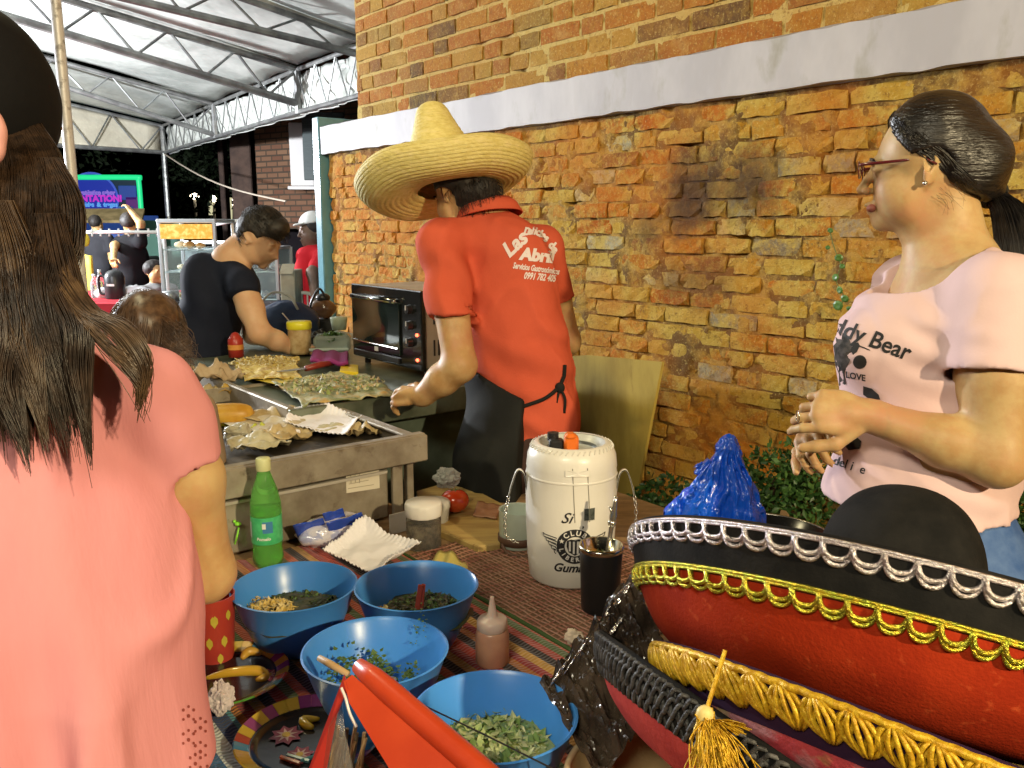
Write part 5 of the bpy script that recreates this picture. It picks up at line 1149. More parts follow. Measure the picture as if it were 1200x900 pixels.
flap('fried_dough', 'yellow fried dough strip behind the white paper scraps', 262, 460, 36, 10, 15, mat('fried dough', (.50,.34,.06), .5, col2=(.34,.20,.04), cscale=30), z=1.05, amp=.02)
# ------------------------------------------------------------ preparation counter behind
pcn_ = thing('prep_counter', 'greenish steel preparation counter strewn with tortillas under the oven', 'counter', W(3.0,1.45,0))
PZ = 1.078
mb = MB(); mb.wbox(2.26, 4.3, .99, 1.98, 1.0, PZ-.012, .004); mb.build('top', gmet, pcn_)
mb = MB(); mb.wbox(2.245, 2.262, .965, 1.98, 1.0, PZ+.002, .003); mb.build('front_rim', gmet, pcn_)
mb = MB(); mb.wbox(2.262, 3.3, .965, .988, 1.0, PZ+.006, .004); mb.build('side_rim', met, pcn_)
mb = MB(); mb.wbox(2.33, 4.25, 1.10, 1.95, .12, .998, .004); mb.build('cabinet', mat('cabinet paint', (.10,.13,.10), .5, col2=(.06,.08,.06), cscale=6), pcn_)
for p, q in ((2.29,1.02),(2.29,1.93),(4.2,1.03),(4.2,1.93)): mb = MB(); mb.wbox(p-.02, p+.02, q-.02, q+.02, 0, 1.0); mb.build('leg', gmet, pcn_)
def board_uv(name, corners, z, m_, amp, label, cat_, seed, nu=40, nv=30):
    A, B, Cc, Dd = [G(u, v, z) for u, v in corners]; m = MB()
    m.grid(lambda a, b: (A*(1-a)+B*a)*(1-b)+(Dd*(1-a)+Cc*a)*b+UP*(amp*max(-.2, fbm(np.array([[a*9, b*9, seed]]), 1.0, 3, seed)[0]))+V3(.012*vnoise(np.array([[a*7,b*7,seed]]),1.,1)[0],.012*vnoise(np.array([[a*7,b*7,seed+5]]),1.,2)[0],0), nu, nv); o = m.build(name, m_, None, True); solid(o, .002); return tag(o, label, cat_)
cheese = mat('grated cheese', (.58,.46,.13), .6, col2=(.42,.28,.07), cscale=40, cthr=(.45,.6), bump=.8, bscale=60, bdist=.006, col3=(.24,.14,.04), c3scale=9, c3thr=(.6,.7))
veg = mat('spread tortillas', (.42,.40,.24), .6, col2=(.16,.19,.07), cscale=11, cthr=(.42,.6), bump=.9, bscale=26, bdist=.008, col3=(.45,.30,.10), c3scale=15, c3thr=(.56,.66), stretch=(1,1,1))
board_uv('cheese_board', [(286,446),(352,442),(350,418),(276,420)], PZ+.012, cheese, .012, 'board strewn with yellow grated cheese under the hands of the man in navy', 'food', 3)
board_uv('tortilla_spread', [(352,476),(468,462),(422,434),(318,446)], PZ+.006, veg, .014, 'limp tortillas and greens spread across the counter below the oven', 'food', 5)
mb = MB(); mb.add([G(276,440,PZ+.008), G(330,452,PZ+.008), G(352,440,PZ+.008), G(276,424,PZ+.008)]+[G(276,440,PZ-.01), G(330,452,PZ-.01), G(352,440,PZ-.01), G(276,424,PZ-.01)], [(0,1,2,3),(0,4,5,1),(1,5,6,2),(2,6,7,3),(3,7,4,0)]); o = mb.build('yellow_board', mat('yellow board', (.60,.46,.04), .4)); tag(o, 'yellow plastic cutting board under the grated cheese', 'cutting board')
t = thing('cheese_crumbs', 'crumbled pale cheese scattered on the yellow board', 'cheese', G(305,430,PZ+.01)); bits(t, G(310,428,PZ), 500, .13, .012, .02, .007, [cheese, mat('pale crumbs', (.62,.56,.34), .6)], 61, 'crumbs', wall=False)
t = thing('green_scraps', 'scattered lettuce shreds on the tortillas before the oven', 'lettuce', G(395,455,PZ+.01)); bits(t, G(390,455,PZ), 420, .17, .014, .012, .011, [mat('lettuce', (.20,.26,.07), .5), mat('pale lettuce', (.44,.44,.24), .5), tort], 62, 'shreds', wall=False)
t = thing('knife', 'knife with a dark red handle lying on the counter near the purple cloth', 'knife', G(380,430,PZ+.012)); a, b, c_ = G(341,434,PZ+.02), G(358,432,PZ+.02), G(392,425,PZ+.022)
mb = MB(); mb.tube([b, (b+c_)/2+UP*.003, c_], [.010,.012,.009], 10); mb.build('handle', mat('maroon handle', (.22,.03,.02), .35), t, True)
d_ = nrm(b-a); s_ = np.cross(UP, d_)*.014; mb = MB(); mb.add([b-s_, b+s_, a+s_*.4-d_*.05, a-s_-d_*.02, b-s_+UP*.002, b+s_+UP*.002, a+s_*.4-d_*.05+UP*.002, a-s_-d_*.02+UP*.002], [(0,1,2,3),(7,6,5,4),(0,4,5,1),(1,5,6,2),(2,6,7,3),(3,7,4,0)]); mb.build('blade', steel, t)
mb = MB(); P = [G(u, v, PZ+.012) for u, v in ((364,428),(408,431),(408,418),(368,416))]; mb.grid(lambda a, b: (P[0]*(1-a)+P[1]*a)*(1-b)+(P[3]*(1-a)+P[2]*a)*b+UP*(.014+.005*math.sin(a*14)), 14, 6); o = mb.build('purple_cloth', mat('purple cloth', (.22,.02,.14), .7, bump=.3, bscale=40), smooth=True); solid(o, .012); tag(o, 'folded purple cloth left of the oven', 'cloth')
o = slab('yellow_scraper', None, None, [G(u,v,PZ+.004) for u,v in ((398,438),(420,440),(420,431),(400,429))], PZ+.003, .012, mat('yellow plastic', (.6,.5,.02), .4)); tag(o, 'flat yellow plastic scraper at the foot of the oven', 'scraper')
# jar with yellow lid
k = G(352,414,PZ); t = thing('yellow_lid_jar', 'clear jar of sauce with a bright yellow lid by the bending man', 'jar', k); s_ = np.linalg.norm(k-V3(0,0,EYE))/1000
mb = MB(); mb.lathe([(0,.003),(11.5*s_,0),(12.5*s_,.01),(13*s_,.095),(12.5*s_,.105)], k, 28); mb.build('jar_body', mat('jar plastic', (.42,.32,.17), .2, col2=(.30,.20,.09), cscale=22, coat=.5), t, True)
mb = MB(); mb.lathe([(13*s_,.100),(14*s_,.103),(14*s_,.125),(13*s_,.132),(0,.133)], k, 28); mb.build('lid', mat('yellow lid', (.62,.58,.03), .35), t, True)
# clear boxes and greens
k = G(390,411,PZ); t = thing('salad_box', 'clear plastic box of green leaves between the purple cloth and the wall', 'food box', k); 
gx, gy = V3(1,.15,0)/1.011, V3(-.15,1,0)/1.011
mb = MB(); mb.box(k+UP*.035, (.15,.12,.065), gx, gy, UP, .012); mb.build('box_body', mat('clear box', (.50,.58,.52), .12, trans=.6, ior=1.15), t, True, ang=40)
bits(t, k, 500, .06, .05, .03, .012, [herb, mat('salad green', (.10,.20,.07), .5)], 71, 'leaves', wall=False)
mb = MB(); mb.box(k+V3(-.0,-.075,.016), (.16,.012,.012), gx, gy, UP, .003); mb.build('rim', mat('box rim', (.45,.52,.48), .2), t)
k = G(398,402,PZ); t = thing('sugar_tub', 'small pale tub beside the salad box', 'tub', k+UP*.06); mb = MB(); mb.lathe([(0,0),(.030,0),(.038,.045),(.038,.055),(0,.057)], k+UP*.06, 24); mb.build('tub_body', mat('pale green tub', (.42,.50,.38), .3, trans=.2), t, True)
k = G(356,392,PZ); t = thing('dark_kettle', 'brown shiny bag with a black strap hanging over beside the blue post', 'bag', G(380,385,PZ+.05)); c_ = J(379,360,4.1)
mb = MB(); mb.ell(c_, (.065,.045,.055), 24, 16, fn=lambda x, y, z: 1-.25*max(0, z)+.05*math.sin(6*x)); mb.build('bag_body', mat('brown leather', (.22,.11,.05), .25, coat=.5, col2=(.12,.06,.03), cscale=6), t, True)
mb = MB(); mb.ell(c_+V3(0,0,.045), (.035,.03,.022), 16, 10); mb.build('bag_mouth', blk, t, True)
mb = MB(); mb.tube(catmull([c_+V3(-.055,-.02,-.04), c_+V3(-.05,-.04,.02), c_+V3(-.01,-.03,.09), c_+V3(.02,-.02,.04)], 6), .006, 6); mb.build('strap', blk, t, True)
mb = MB(); mb.box(c_-UP*(.055+ (c_[2]-.055-PZ)/2), (.1,.08,c_[2]-.055-PZ), bev=.01); mb.build('stand_box', mat('dark box', (.03,.03,.025), .6), t)
k = J(335,372,3.9); t = thing('blue_bag', 'slumped dark blue cloth bag on the counter behind the bending arm', 'bag', k-UP*.09)
mb = MB(); mb.ell(k-UP*.01, (.155,.09,.085), 34, 20, fn=lambda x, y, z: 1+.18*float(fbm(np.array([[x,y,z]]), 2.2, 3, 9)[0])-.12*max(0,z)*abs(x)); mb.build('bag_body', mat('blue cloth', (.012,.03,.085), .6, bump=.4, bscale=20), t, True)
mb = MB(); mb.tube(catmull([k+V3(-.12,-.03,.05), k+V3(-.05,-.03,.115), k+V3(.03,-.04,.10), k+V3(.07,-.05,.04)], 6), .006, 6); mb.build('strap', mat('grey strap', (.25,.27,.26), .5), t, True)
mb = MB(); mb.tube([k+V3(.01,-.095,.03), k+V3(.06,-.10,-.03)], .003, 5); mb.build('cord', wcap, t)
for j, (u, v, s2, lab) in enumerate(((402,392,.03,'dark bundle'),(352,392,.02,'x'))[:1]):
    o = crumple(J(u-30,395,3.75), .035, 44, (1.3,.8,1.0), .5).build('dark_bundle', blk, smooth=True); tag(o, 'small crumpled black bundle between the jar and the brown bag', 'bundle')
t = thing('ketchup', 'small red bottle tucked behind the waist of the man in navy', 'bottle', G(277,418,PZ)); mb = MB(); mb.lathe([(0,0),(.03,0),(.03,.07),(.012,.095),(0,.1)], G(277,418,PZ), 18); mb.build('bottle_body', mat('red sauce plastic', (.35,.03,.02), .35), t, True); mb = MB(); mb.lathe([(.03,.03),(.0305,.03),(.0305,.05),(.03,.05)], G(277,418,PZ), 18); mb.build('label', mat('orange label', (.6,.25,.05), .5), t)
# ------------------------------------------------------------ toaster oven
OZ = PZ+.010; ov = thing('toaster_oven', 'black toaster oven with a glass door and two red lights on the counter', 'oven', W(2.71,1.70,OZ)); H_ = .283
case = mat('oven case', (.50,.47,.40), .4, .3, col2=(.42,.39,.32), cscale=7); oblk = mat('oven black', (.012,.013,.013), .18, coat=.4)
mb = MB(); mb.wbox(2.475, 2.955, 1.565, 1.85, OZ+.012, OZ+H_, .008); mb.build('case', case, ov)
mb = MB(); mb.wbox(2.465, 2.965, 1.545, 1.566, OZ+.010, OZ+H_+.004, .004); mb.build('front_frame', oblk, ov)
mb = MB(); mb.wbox(2.60, 2.945, 1.537, 1.5448, OZ+.05, OZ+H_-.045, .002); mb.build('door_glass', mat('oven glass', (.012,.020,.018), .06, coat=.6, col2=(.02,.035,.03), cscale=4), ov)
mb = MB(); mb.tube([W(2.935,1.531,OZ+H_-.040), W(2.61,1.531,OZ+H_-.040)], .009, 10); mb.build('handle', mat('chrome', (.60,.62,.60), .15, 1.0), ov, True)
for p in (2.63,2.92): mb = MB(); mb.wbox(p-.006,p+.006,1.52,1.545,OZ+H_-.046,OZ+H_-.034); mb.build('handle_mount', blk, ov)
mb = MB(); mb.tube([W(2.94,1.534,OZ+.075), W(2.605,1.534,OZ+.075)], .004, 8); mb.build('door_trim', MATS['chrome'], ov)
mb = MB(); mb.wbox(2.75,2.775,1.534,1.5365,OZ+.050,OZ+.066); mb.build('badge', wcap, ov)
mb = MB(); mb.wbox(2.61,2.94,1.536,1.5446,OZ+.020,OZ+.040,.002); mb.build('crumb_tray', mat('dark tray', (.07,.07,.07), .35, .5), ov)
for z in (.22,.165,.105,.06)[:3]: mb = MB(); mb.tube([W(2.535,1.546,OZ+z), W(2.535,1.528,OZ+z)], [.017,.014], 20); kn = mb.build('knob', mat('knob', (.02,.02,.02), .3), ov, True, ang=40); m2 = MB(); m2.wbox(2.5335,2.5365,1.5245,1.5275,OZ+z-.002,OZ+z+.015); m2.build('pointer', wcap, ov)
led = mat('red light', (.8,.05,.02), .3, emit=(1.0,.10,.04), estr=5)
for z in (.135,.048): mb = MB(); mb.ell(W(2.49,1.543,OZ+z), (.006,.006,.006), 10, 8); mb.build('indicator_light', led, ov, True)
for r_ in range(2):
    for k in range(7): mb = MB(); mb.wbox(2.4725,2.4755,1.60+k*.018,1.606+k*.018,OZ+(.17 if r_ == 0 else .06),OZ+(.225 if r_ == 0 else .115)); mb.build('vent', mat('vent black', (.03,.03,.03), .6), ov)
for p in (2.5,2.93):
    for q_ in (1.59,1.82): mb = MB(); mb.tube([W(p,q_,PZ-.01), W(p,q_,OZ+.012)], .012, 10); mb.build('foot', blk, ov)
# rack seen through the glass
for k in range(9): mb = MB(); mb.wbox(2.62+k*.037,2.623+k*.037,1.5355,1.5369,OZ+.13,OZ+.133+.0); 
# ------------------------------------------------------------ plywood sheet leaning on the wall
pw = mat('plywood', (.44,.33,.07), .72, spec=.2, col2=(.32,.23,.045), cscale=2.2, stretch=(6,1,1), bump=.15, bscale=30, col3=(.24,.14,.03), c3scale=6, c3thr=(.60,.75))
def on_lean(u, v, A, n): r = J(u, v, 1.0)-V3(0,0,EYE); t = np.dot(A-V3(0,0,EYE), n)/np.dot(r, n); return V3(0,0,EYE)+r*t
A = W(1.3, 2.02, .50); tilt = nrm(np.cross(AX, nrm(NX*.30+UP*1.0))); 
P = [on_lean(u, v, A, tilt) for u, v in ((636,600),(742,600),(776,424),(688,416),(640,420))]
nn = nrm(tilt) if np.dot(tilt, NX) > 0 else -nrm(tilt); V = list(P)+[p+nn*.012 for p in P]
o = mobj('plywood_sheet', V, [(4,3,2,1,0),(5,6,7,8,9)]+[(i, (i+1)%5, 5+(i+1)%5, 5+i) for i in range(5)], pw); tag(o, 'yellowish plywood sheet leaning on the brick wall behind the cooler', 'plywood sheet')
cr_ = thing('green_bench', 'dull green bench along the wall under the plywood sheet', 'bench', W(1.5,2.1,0)); gb_ = mat('dull green paint', (.09,.11,.06), .6, col2=(.06,.08,.04), cscale=6)
zb_ = min(p[2] for p in P)
mb = MB(); mb.wbox(1.0, 2.3, 1.86, 2.33, zb_-.03, zb_-.001, .004); mb.build('seat', gb_, cr_)
for p in (1.06,2.24):
    for q_ in (1.90,2.28): mb = MB(); mb.wbox(p-.03,p+.03,q_-.03,q_+.03,0,zb_-.031); mb.build('leg', gb_, cr_)
# ------------------------------------------------------------ shrubs at the foot of the wall
def shrub(name, label, cpts, nleaf, seed, size=.022):
    c0 = np.array(cpts)[:, :3].astype(float); base = c0.mean(0)*[1,1,0]; t = thing(name, label, 'shrub', base, 'shrubs at the foot of the wall'); r = np.random.default_rng(seed)
    mb = MB()
    for x in c0: mb.tube(catmull([base+V3(r.normal(0,.03), r.normal(0,.03), 0), (base+x)/2+V3(*r.normal(0,.03,3)), x], 5), [.012]*6+[.008]*5, 6)
    mb.build('stem', mat('bark', (.05,.035,.02), .9), t)
    lm = [mat('shrub leaf', (.030,.080,.018), .45, spec=.4), mat('shrub leaf pale', (.06,.13,.03), .45, spec=.4)]
    for mi in range(2):
        n = nleaf if mi == 0 else nleaf//3; idx = r.integers(len(cpts), size=n); R = np.array([c[3] for c in cpts])[idx]; d = r.normal(0, 1, (n, 3)); d /= np.linalg.norm(d, axis=1)[:, None]
        P = c0[idx]+d*(R*r.uniform(.45, 1.05, n))[:, None]; P = P[(P@NX) < 2.345]; n = len(P); d = d[:n]
        dirv = d*.5+r.normal(0, 1, (n, 3)); dirv /= np.linalg.norm(dirv, axis=1)[:, None]; sd = np.cross(dirv, r.normal(0, 1, (n, 3))); sd /= np.linalg.norm(sd, axis=1)[:, None]; nr = np.cross(dirv, sd); L_ = size*r.uniform(.6, 1.3, n)[:, None]
        V = np.stack([P, P+dirv*L_*.5+sd*L_*.30+nr*L_*.06, P+dirv*L_*1.1, P+dirv*L_*.5-sd*L_*.30+nr*L_*.06, P+dirv*L_*.55], 1).reshape(-1, 3); b_ = np.arange(n)[:, None]*5
        F = np.concatenate([b_+[0,1,4], b_+[1,2,4], b_+[2,3,4], b_+[3,0,4]]); o = mobj('foliage', V, F, lm[mi], t); o['kind'] = 'stuff'
S_ = lambda u, v, D, r_: (*J(u, v, D), r_)
shrub('shrub', 'dark glossy leafy shrub between the blue bag and the woman in pale pink', [S_(905,560,2.32,.10),(*J(930,600,2.3),.13),S_(895,610,2.3,.10),S_(945,560,2.3,.09),S_(920,660,2.3,.14),S_(890,700,2.3,.14),S_(950,700,2.25,.14)], 2600, 1)
shrub('shrub', 'dark glossy leafy shrub at the right edge behind the blue jeans', [S_(1190,580,2.0,.10),S_(1185,640,2.0,.12),S_(1200,700,2.0,.12),S_(1230,620,2.0,.12),S_(1180,720,2.0,.10)], 1900, 2)
shrub('shrub', 'low sparse leaves added in place of a dark shadow behind the plywood edge and the blue bag', [S_(775,590,2.55,.09),S_(760,620,2.5,.10),S_(800,620,2.5,.12),S_(840,640,2.4,.12)], 1100, 3)  # foliage added where only a dark shadow lies behind the bag
mb = MB(); c_ = J(919,604,2.15); mb.add([c_+V3(-.012,0,0), c_+V3(-.004,-.003,-.016), c_+V3(.010,0,-.018), c_+V3(.012,-.002,.002), c_+V3(.004,0,.012), c_+V3(-.008,.002,.014)], [(0,1,2,3,4,5)]); o = mb.build('dry_leaf', mat('dry leaf', (.40,.24,.10), .6)); solid(o, .001); tag(o, 'pale dry leaf caught on the dark shrub beside the blue bag', 'leaf')
# ------------------------------------------------------------ dark pan and blue plastic bag
k = J(893,652,1.86); k[2] = ZT+.002; zr = J(893,640,1.8)[2]; t = thing('dark_pan', 'wide dark metal pan with a shiny rim behind the black and red sombrero', 'pan', k); Hh = zr-k[2]
mb = MB(); mb.lathe([(0,0),(.10,0),(.13,Hh*.5),(.150,Hh-.004),(.156,Hh),(.150,Hh+.002),(.13,Hh-.02),(.10,.008),(0,.008)], k, 64); mb.build('pan_body', mat('dark enamel', (.03,.03,.03), .2, .6), t, True, ang=50)
mb = MB(); mb.tube([k+V3(math.cos(a)*.155, math.sin(a)*.155, Hh+.001) for a in np.linspace(0, 2*math.pi, 60)], .003, 8, closed=True); mb.build('rim', mat('worn steel', (.35,.32,.27), .25, .9), t, True)
t = thing('blue_plastic_bag', 'knotted bright blue plastic bag standing in the dark pan', 'plastic bag', k+UP*.05)
DB = 1.86; apex = J(853,524,DB); S = Sdf()
S.chain([apex+V3(.002,0,.012), apex, J(856,545,DB), J(864,580,DB), J(868,606,DB), J(868,640,DB)], [.013,.019,.022,.034,.044,.05], k=.015)
S.chain([J(838,548,DB-.01), J(828,562,DB-.01), J(815,592,DB-.01), J(822,615,DB)], [.014,.018,.032,.03], k=.012)
S.chain([J(838,541,DB), J(822,552,DB)], [.008,.012], k=.006); S.cone(apex, J(840,545,DB), .014, .010, .006); S.ell(J(800,600,DB), (.035,.03,.03), None, .012); S.cone(J(848,560,DB), J(845,640,DB+.01), .022, .05, .02)
ax_ = apex
def foldbag(P):
    d = P-ax_; a = np.arctan2(d[:,0], -d[:,1]); r_ = np.sqrt(d[:,0]**2+d[:,1]**2)
    z = -d[:,2]; s_ = d[:,0]/(z+.03)
    r1 = 1-2.6*np.abs(vnoise(P*[1,1,.22], 55, 4)); r2 = 1-2.6*np.abs(vnoise(P*[1,1,.4], 130, 5))
    return .0035*np.sin(s_*30+vnoise(P, 20, 2)*2.5)*np.clip(z/.03, .3, 1)+.0048*r1+.0020*r2
V, Q = S.mesh(.0019, fold=foldbag); sdf_obj('bag_film', [(V, Q)], mat('blue film', (.006,.095,.66), .22, coat=.5, sss=.0, spec=.6, bump=.15, bscale=60, bdist=.002, stretch=(1,1,.25)), t, 1)
# ------------------------------------------------------------ sombreros in the foreground
def hat_frame(n, xd): z = nrm(n); x = nrm(xd-z*np.dot(xd, z)); return x, np.cross(z, x), z
glitter_au = mat('gold cord', (.70,.52,.05), .25, .85, col2=(.45,.50,.06), cscale=160, bump=1.0, bscale=420, bdist=.002)
glitter_ag = mat('silver cord', (.66,.62,.64), .25, .85, col2=(.48,.42,.42), cscale=160, bump=1.0, bscale=420, bdist=.002)
yarn = mat('yellow yarn', (.66,.42,.02), .45, .25, col2=(.48,.26,.01), cscale=120, bump=.8, bscale=200, bdist=.002)
greyyarn = mat('grey yarn', (.10,.10,.10), .6, .2, col2=(.03,.03,.03), cscale=90, bump=1, bscale=150, bdist=.003)
rfelt = mat('red felt', (.40,.035,.008), .85, bump=.5, bscale=260, bdist=.0015, col2=(.30,.022,.006), cscale=14, cthr=(.35,.65), col3=(.50,.07,.02), c3scale=70, c3thr=(.60,.72))
bfelt = mat('black felt', (.010,.010,.010), .9, bump=.4, bscale=220, bdist=.0015, col2=(.018,.017,.016), cscale=16)
class Hat:
    def __init__(s, name, label, O, n, prof, crown, under_m, top_m, edge_m, band_h, group):
        s.O = np.array(O, float); s.X, s.Y, s.Z = hat_frame(n, V3(1,0,0)); s.prof = prof
        s.t = thing(name, label, 'sombrero', s.O-s.Z*.01, group)
        rs = np.array([p[0] for p in prof]); hs = np.array([p[1] for p in prof]); s.L = np.r_[0, np.cumsum(np.hypot(np.diff(rs), np.diff(hs)))]; s.rs, s.hs = rs, hs
        n_ = 40; ls = np.linspace(0, s.L[-1], n_); th = .005
        R = np.interp(ls, s.L, rs); H = np.interp(ls, s.L, hs)
        for _ in range(6): R[1:-1] = (R[:-2]+R[2:]+2*R[1:-1])/4; H[1:-1] = (H[:-2]+H[2:]+2*H[1:-1])/4
        s.ls, s.R, s.H = ls, R, H
        dR, dH = np.gradient(R), np.gradient(H); q = np.hypot(dR, dH); s.nr, s.nh = -dH/q, dR/q   # upper normal
        cut = np.searchsorted(ls, ls[-1]-band_h)
        def wp(r, h, a): return r*(1+.006*math.sin(3*a+1)), h+.006*math.sin(2*a+.6)*(r/.33)**2
        s.wp = wp
        def lay(i0, i1, off, nm, m_, flip=False):
            m = MB(); P = [(R[i]+s.nr[i]*off, H[i]+s.nh[i]*off) for i in range(i0, i1)]
            m.lathe(P if not flip else P[::-1], s.O, 128, axis=s.Z, xd=s.X, warp=wp); return m.build(nm, m_, s.t, True)
        lay(0, cut+1, -th*.5, 'brim_underside', under_m, True); lay(cut, n_, -th*.5-.0012, 'edge_band', edge_m, True); lay(0, n_, th*.5, 'brim_top', top_m)
        m = MB(); m.tube([s.pt(len(ls)-1, a, 0) for a in np.linspace(0, 2*math.pi, 129)], .0042, 8, closed=True); m.build('brim_binding', edge_m, s.t, True)
        if crown:
            m = MB(); m.lathe([(max(c[0], 0), c[1]) for c in catmull(np.array([(c[0], 0, c[1]) for c in crown]), 5)[:, [0, 2]]], s.O, 96, axis=s.Z, xd=s.X, warp=lambda r, h, a: (r*(1+.04*math.sin(2*a)+.02*math.sin(3*a)), h)); m.build('crown', top_m, s.t, True)
    def pt(s, l, a, off=0.0):
        """point on the brim: l = index or arc length, below the surface by off"""
        i = l if isinstance(l, (int, np.integer)) else None
        if i is not None: R, H, nr, nh = s.R[i], s.H[i], s.nr[i], s.nh[i]
        else: R, H, nr, nh = (np.interp(l, s.ls, q) for q in (s.R, s.H, s.nr, s.nh))
        r, h = s.wp(R-nr*off, H-nh*off, a)
        return s.O+s.X*math.cos(a)*r+s.Y*math.sin(a)*r+s.Z*h
    def trim(s, l0, amp, loops, rad, m_, name, a0=0, a1=2*math.pi, style='loop', off=.0045):
        N = int(loops*16); A = np.linspace(a0, a1, N)
        for ph, amp_k in (((0, 1), (.9, .72)) if style == 'loop' else ((0, 1), (math.pi, 1))):
            P = []
            for a in A:
                x = (a-a0)/(a1-a0)*loops*2*math.pi+ph
                if style == 'loop': c_ = 1-2*abs(math.sin((x-ph)/2))**.5; l = l0+amp*(c_*amp_k+(.0 if ph == 0 else .22)); aa = a-(.17*amp/s.R[-1])*math.sin(x-ph); o = off+rad*(.8*math.sin(x-ph)+(.5 if ph else 0))
                else: l = l0+amp*math.sin(x); aa = a; o = off+rad*.9*math.cos(x)
                P.append(s.pt(float(l), aa, o))
            m = MB(); m.tube(P, rad, 6); m.build(name, m_, s.t, True)
        if style == 'loop':
            for dl in (.55,.8): m = MB(); m.tube([s.pt(float(l0+amp*dl), a, off) for a in np.linspace(a0, a1, 200)], rad*.75, 6); m.build('trim_cord', m_, s.t, True)
N1 = V3(.255,.408,.876); RC = np.array([.448,.93,1.172]); z1 = nrm(N1)
prof1 = [(.10,0),(.17,-.004),(.22,.006),(.264,.036),(.294,.082),(.312,.136)]
O1 = RC-z1*.134
crown1 = [(.110,-.002),(.106,.04),(.102,.09),(.099,.14),(.094,.18),(.084,.215),(.066,.242),(.042,.258),(.018,.264),(0,.265)]
h1 = Hat('sombrero', 'big red and black sombrero with gold and silver cord, top of the stack', O1, N1, prof1, crown1, rfelt, bfelt, bfelt, .052, 'stacked sombreros')
L1 = h1.ls[-1]
h1.trim(L1-.009, .0120, 78, .0025, glitter_ag, 'silver_braid'); h1.trim(L1-.055, .0120, 78, .0024, glitter_au, 'gold_braid', off=.005)
# second hat: yellow yarn zigzag
N2 = V3(.33,.40,.85); z2 = nrm(N2); RC2 = np.array([.440,.845,1.045])
prof2 = [(.09,0),(.16,-.002),(.21,.006),(.25,.026),(.275,.052),(.292,.080)]
straw = mat('pink green straw', (.50,.06,.08), .6, col2=(.52,.22,.25), cscale=26, cthr=(.45,.6), stretch=(1,1,1), bump=.8, bscale=90, bdist=.003, col3=(.30,.36,.10), c3scale=5, c3thr=(.52,.58))
h2 = Hat('sombrero', 'sombrero edged with a thick yellow yarn zigzag, under the red one', RC2-z2*.078, N2, prof2, [(.085,0),(.08,.04),(.06,.062),(0,.07)], straw, bfelt, mat('purple felt', (.03,.012,.035), .9), .05, 'stacked sombreros')
L2 = h2.ls[-1]
a0_, a1_ = 0, 2*math.pi; nz = 58
for k in range(nz):
    a = 2*math.pi*k/nz; da = 2*math.pi/nz
    for s_ in (0, 1):
        m = MB(); l0, l1 = (L2+.001, L2-.034) if s_ == 0 else (L2-.034, L2+.001); P = [h2.pt(float(l0+(l1-l0)*x), a+da*(s_*.5+.5*x)*1.0, .005+.004*math.sin(math.pi*x)+.003*s_) for x in np.linspace(0, 1, 7)]
        for q_ in range(5 if s_ == 0 else 3):
            o_ = (q_-(2 if s_ == 0 else 1))*.17*da
            Pq = [h2.pt(float(l0+(l1-l0)*x), a+da*(s_*.5+.5*x)+o_*(.4+1.2*math.sin(math.pi*x)), .0055+.0035*math.sin(math.pi*x)+(.002 if s_ == 0 else -.001)-.0005*(q_-2)**2+.0004*math.sin(k*3+q_)) for x in np.linspace(0, 1, 7)]
            m.tube(Pq, [.0018,.0025,.0027,.0027,.0027,.0025,.0018], 6)
        m.build('yarn_braid', yarn, h2.t, True)
m = MB(); m.tube([h2.pt(float(L2+.002), a, .004+.001*math.sin(a*90)) for a in np.linspace(0, 2*math.pi, 500)], .0042, 6); m.build('yarn_cord', yarn, h2.t, True)
# third hat: fuzzy grey braid, reddish underside
N3 = nrm(V3(.50,.30,.80)); RC3 = np.array([.360,.915,.965]); 
h3 = Hat('sombrero', 'sombrero with fuzzy grey braid and pinkish red underside, lower left of stack', RC3-N3*.078, N3, prof2, [(.085,0),(.08,.03),(0,.04)], mat('rose felt', (.42,.05,.04), .85, bump=.5, bscale=150, col2=(.34,.035,.03), cscale=20), bfelt, bfelt, .05, 'stacked sombreros')
L3 = h3.ls[-1]
h3.trim(L3-.004, .009, 84, .0024, greyyarn, 'grey_braid', style='x'); h3.trim(L3-.020, .010, 76, .0026, greyyarn, 'grey_braid', style='x', off=.006); h3.trim(L3-.036, .009, 70, .0024, greyyarn, 'grey_braid', style='x')
# bottom hat: natural straw
N4 = nrm(V3(.20,.10,.95)); c4_ = J(890,985,.98)
h4 = Hat('straw_hat', 'plain beige straw sombrero at the bottom of the hat stack', c4_-V3(0,0,.02), N4, [(.09,0),(.16,.0),(.20,.004),(.225,.02),(.235,.035)], [(.09,0),(.085,.04),(0,.05)], mat('beige straw', (.50,.36,.18), .6, col2=(.40,.27,.12), cscale=30, bump=.6, bscale=80), mat('beige straw top', (.50,.36,.18), .6, bump=.6, bscale=80), mat('beige edge', (.52,.40,.24), .6), .03, 'stacked sombreros')
# stand carrying the hats
st_ = thing('hat_stand', 'dark crate carrying the stack of sombreros at the right edge', 'crate', np.array([.47,.90,ZT])); mb = MB(); mb.box([.50,.93,.895], (.26,.24,.085), AX, NX, UP, .01); mb.build('crate_body', mat('dark crate', (.03,.025,.02), .7), st_)
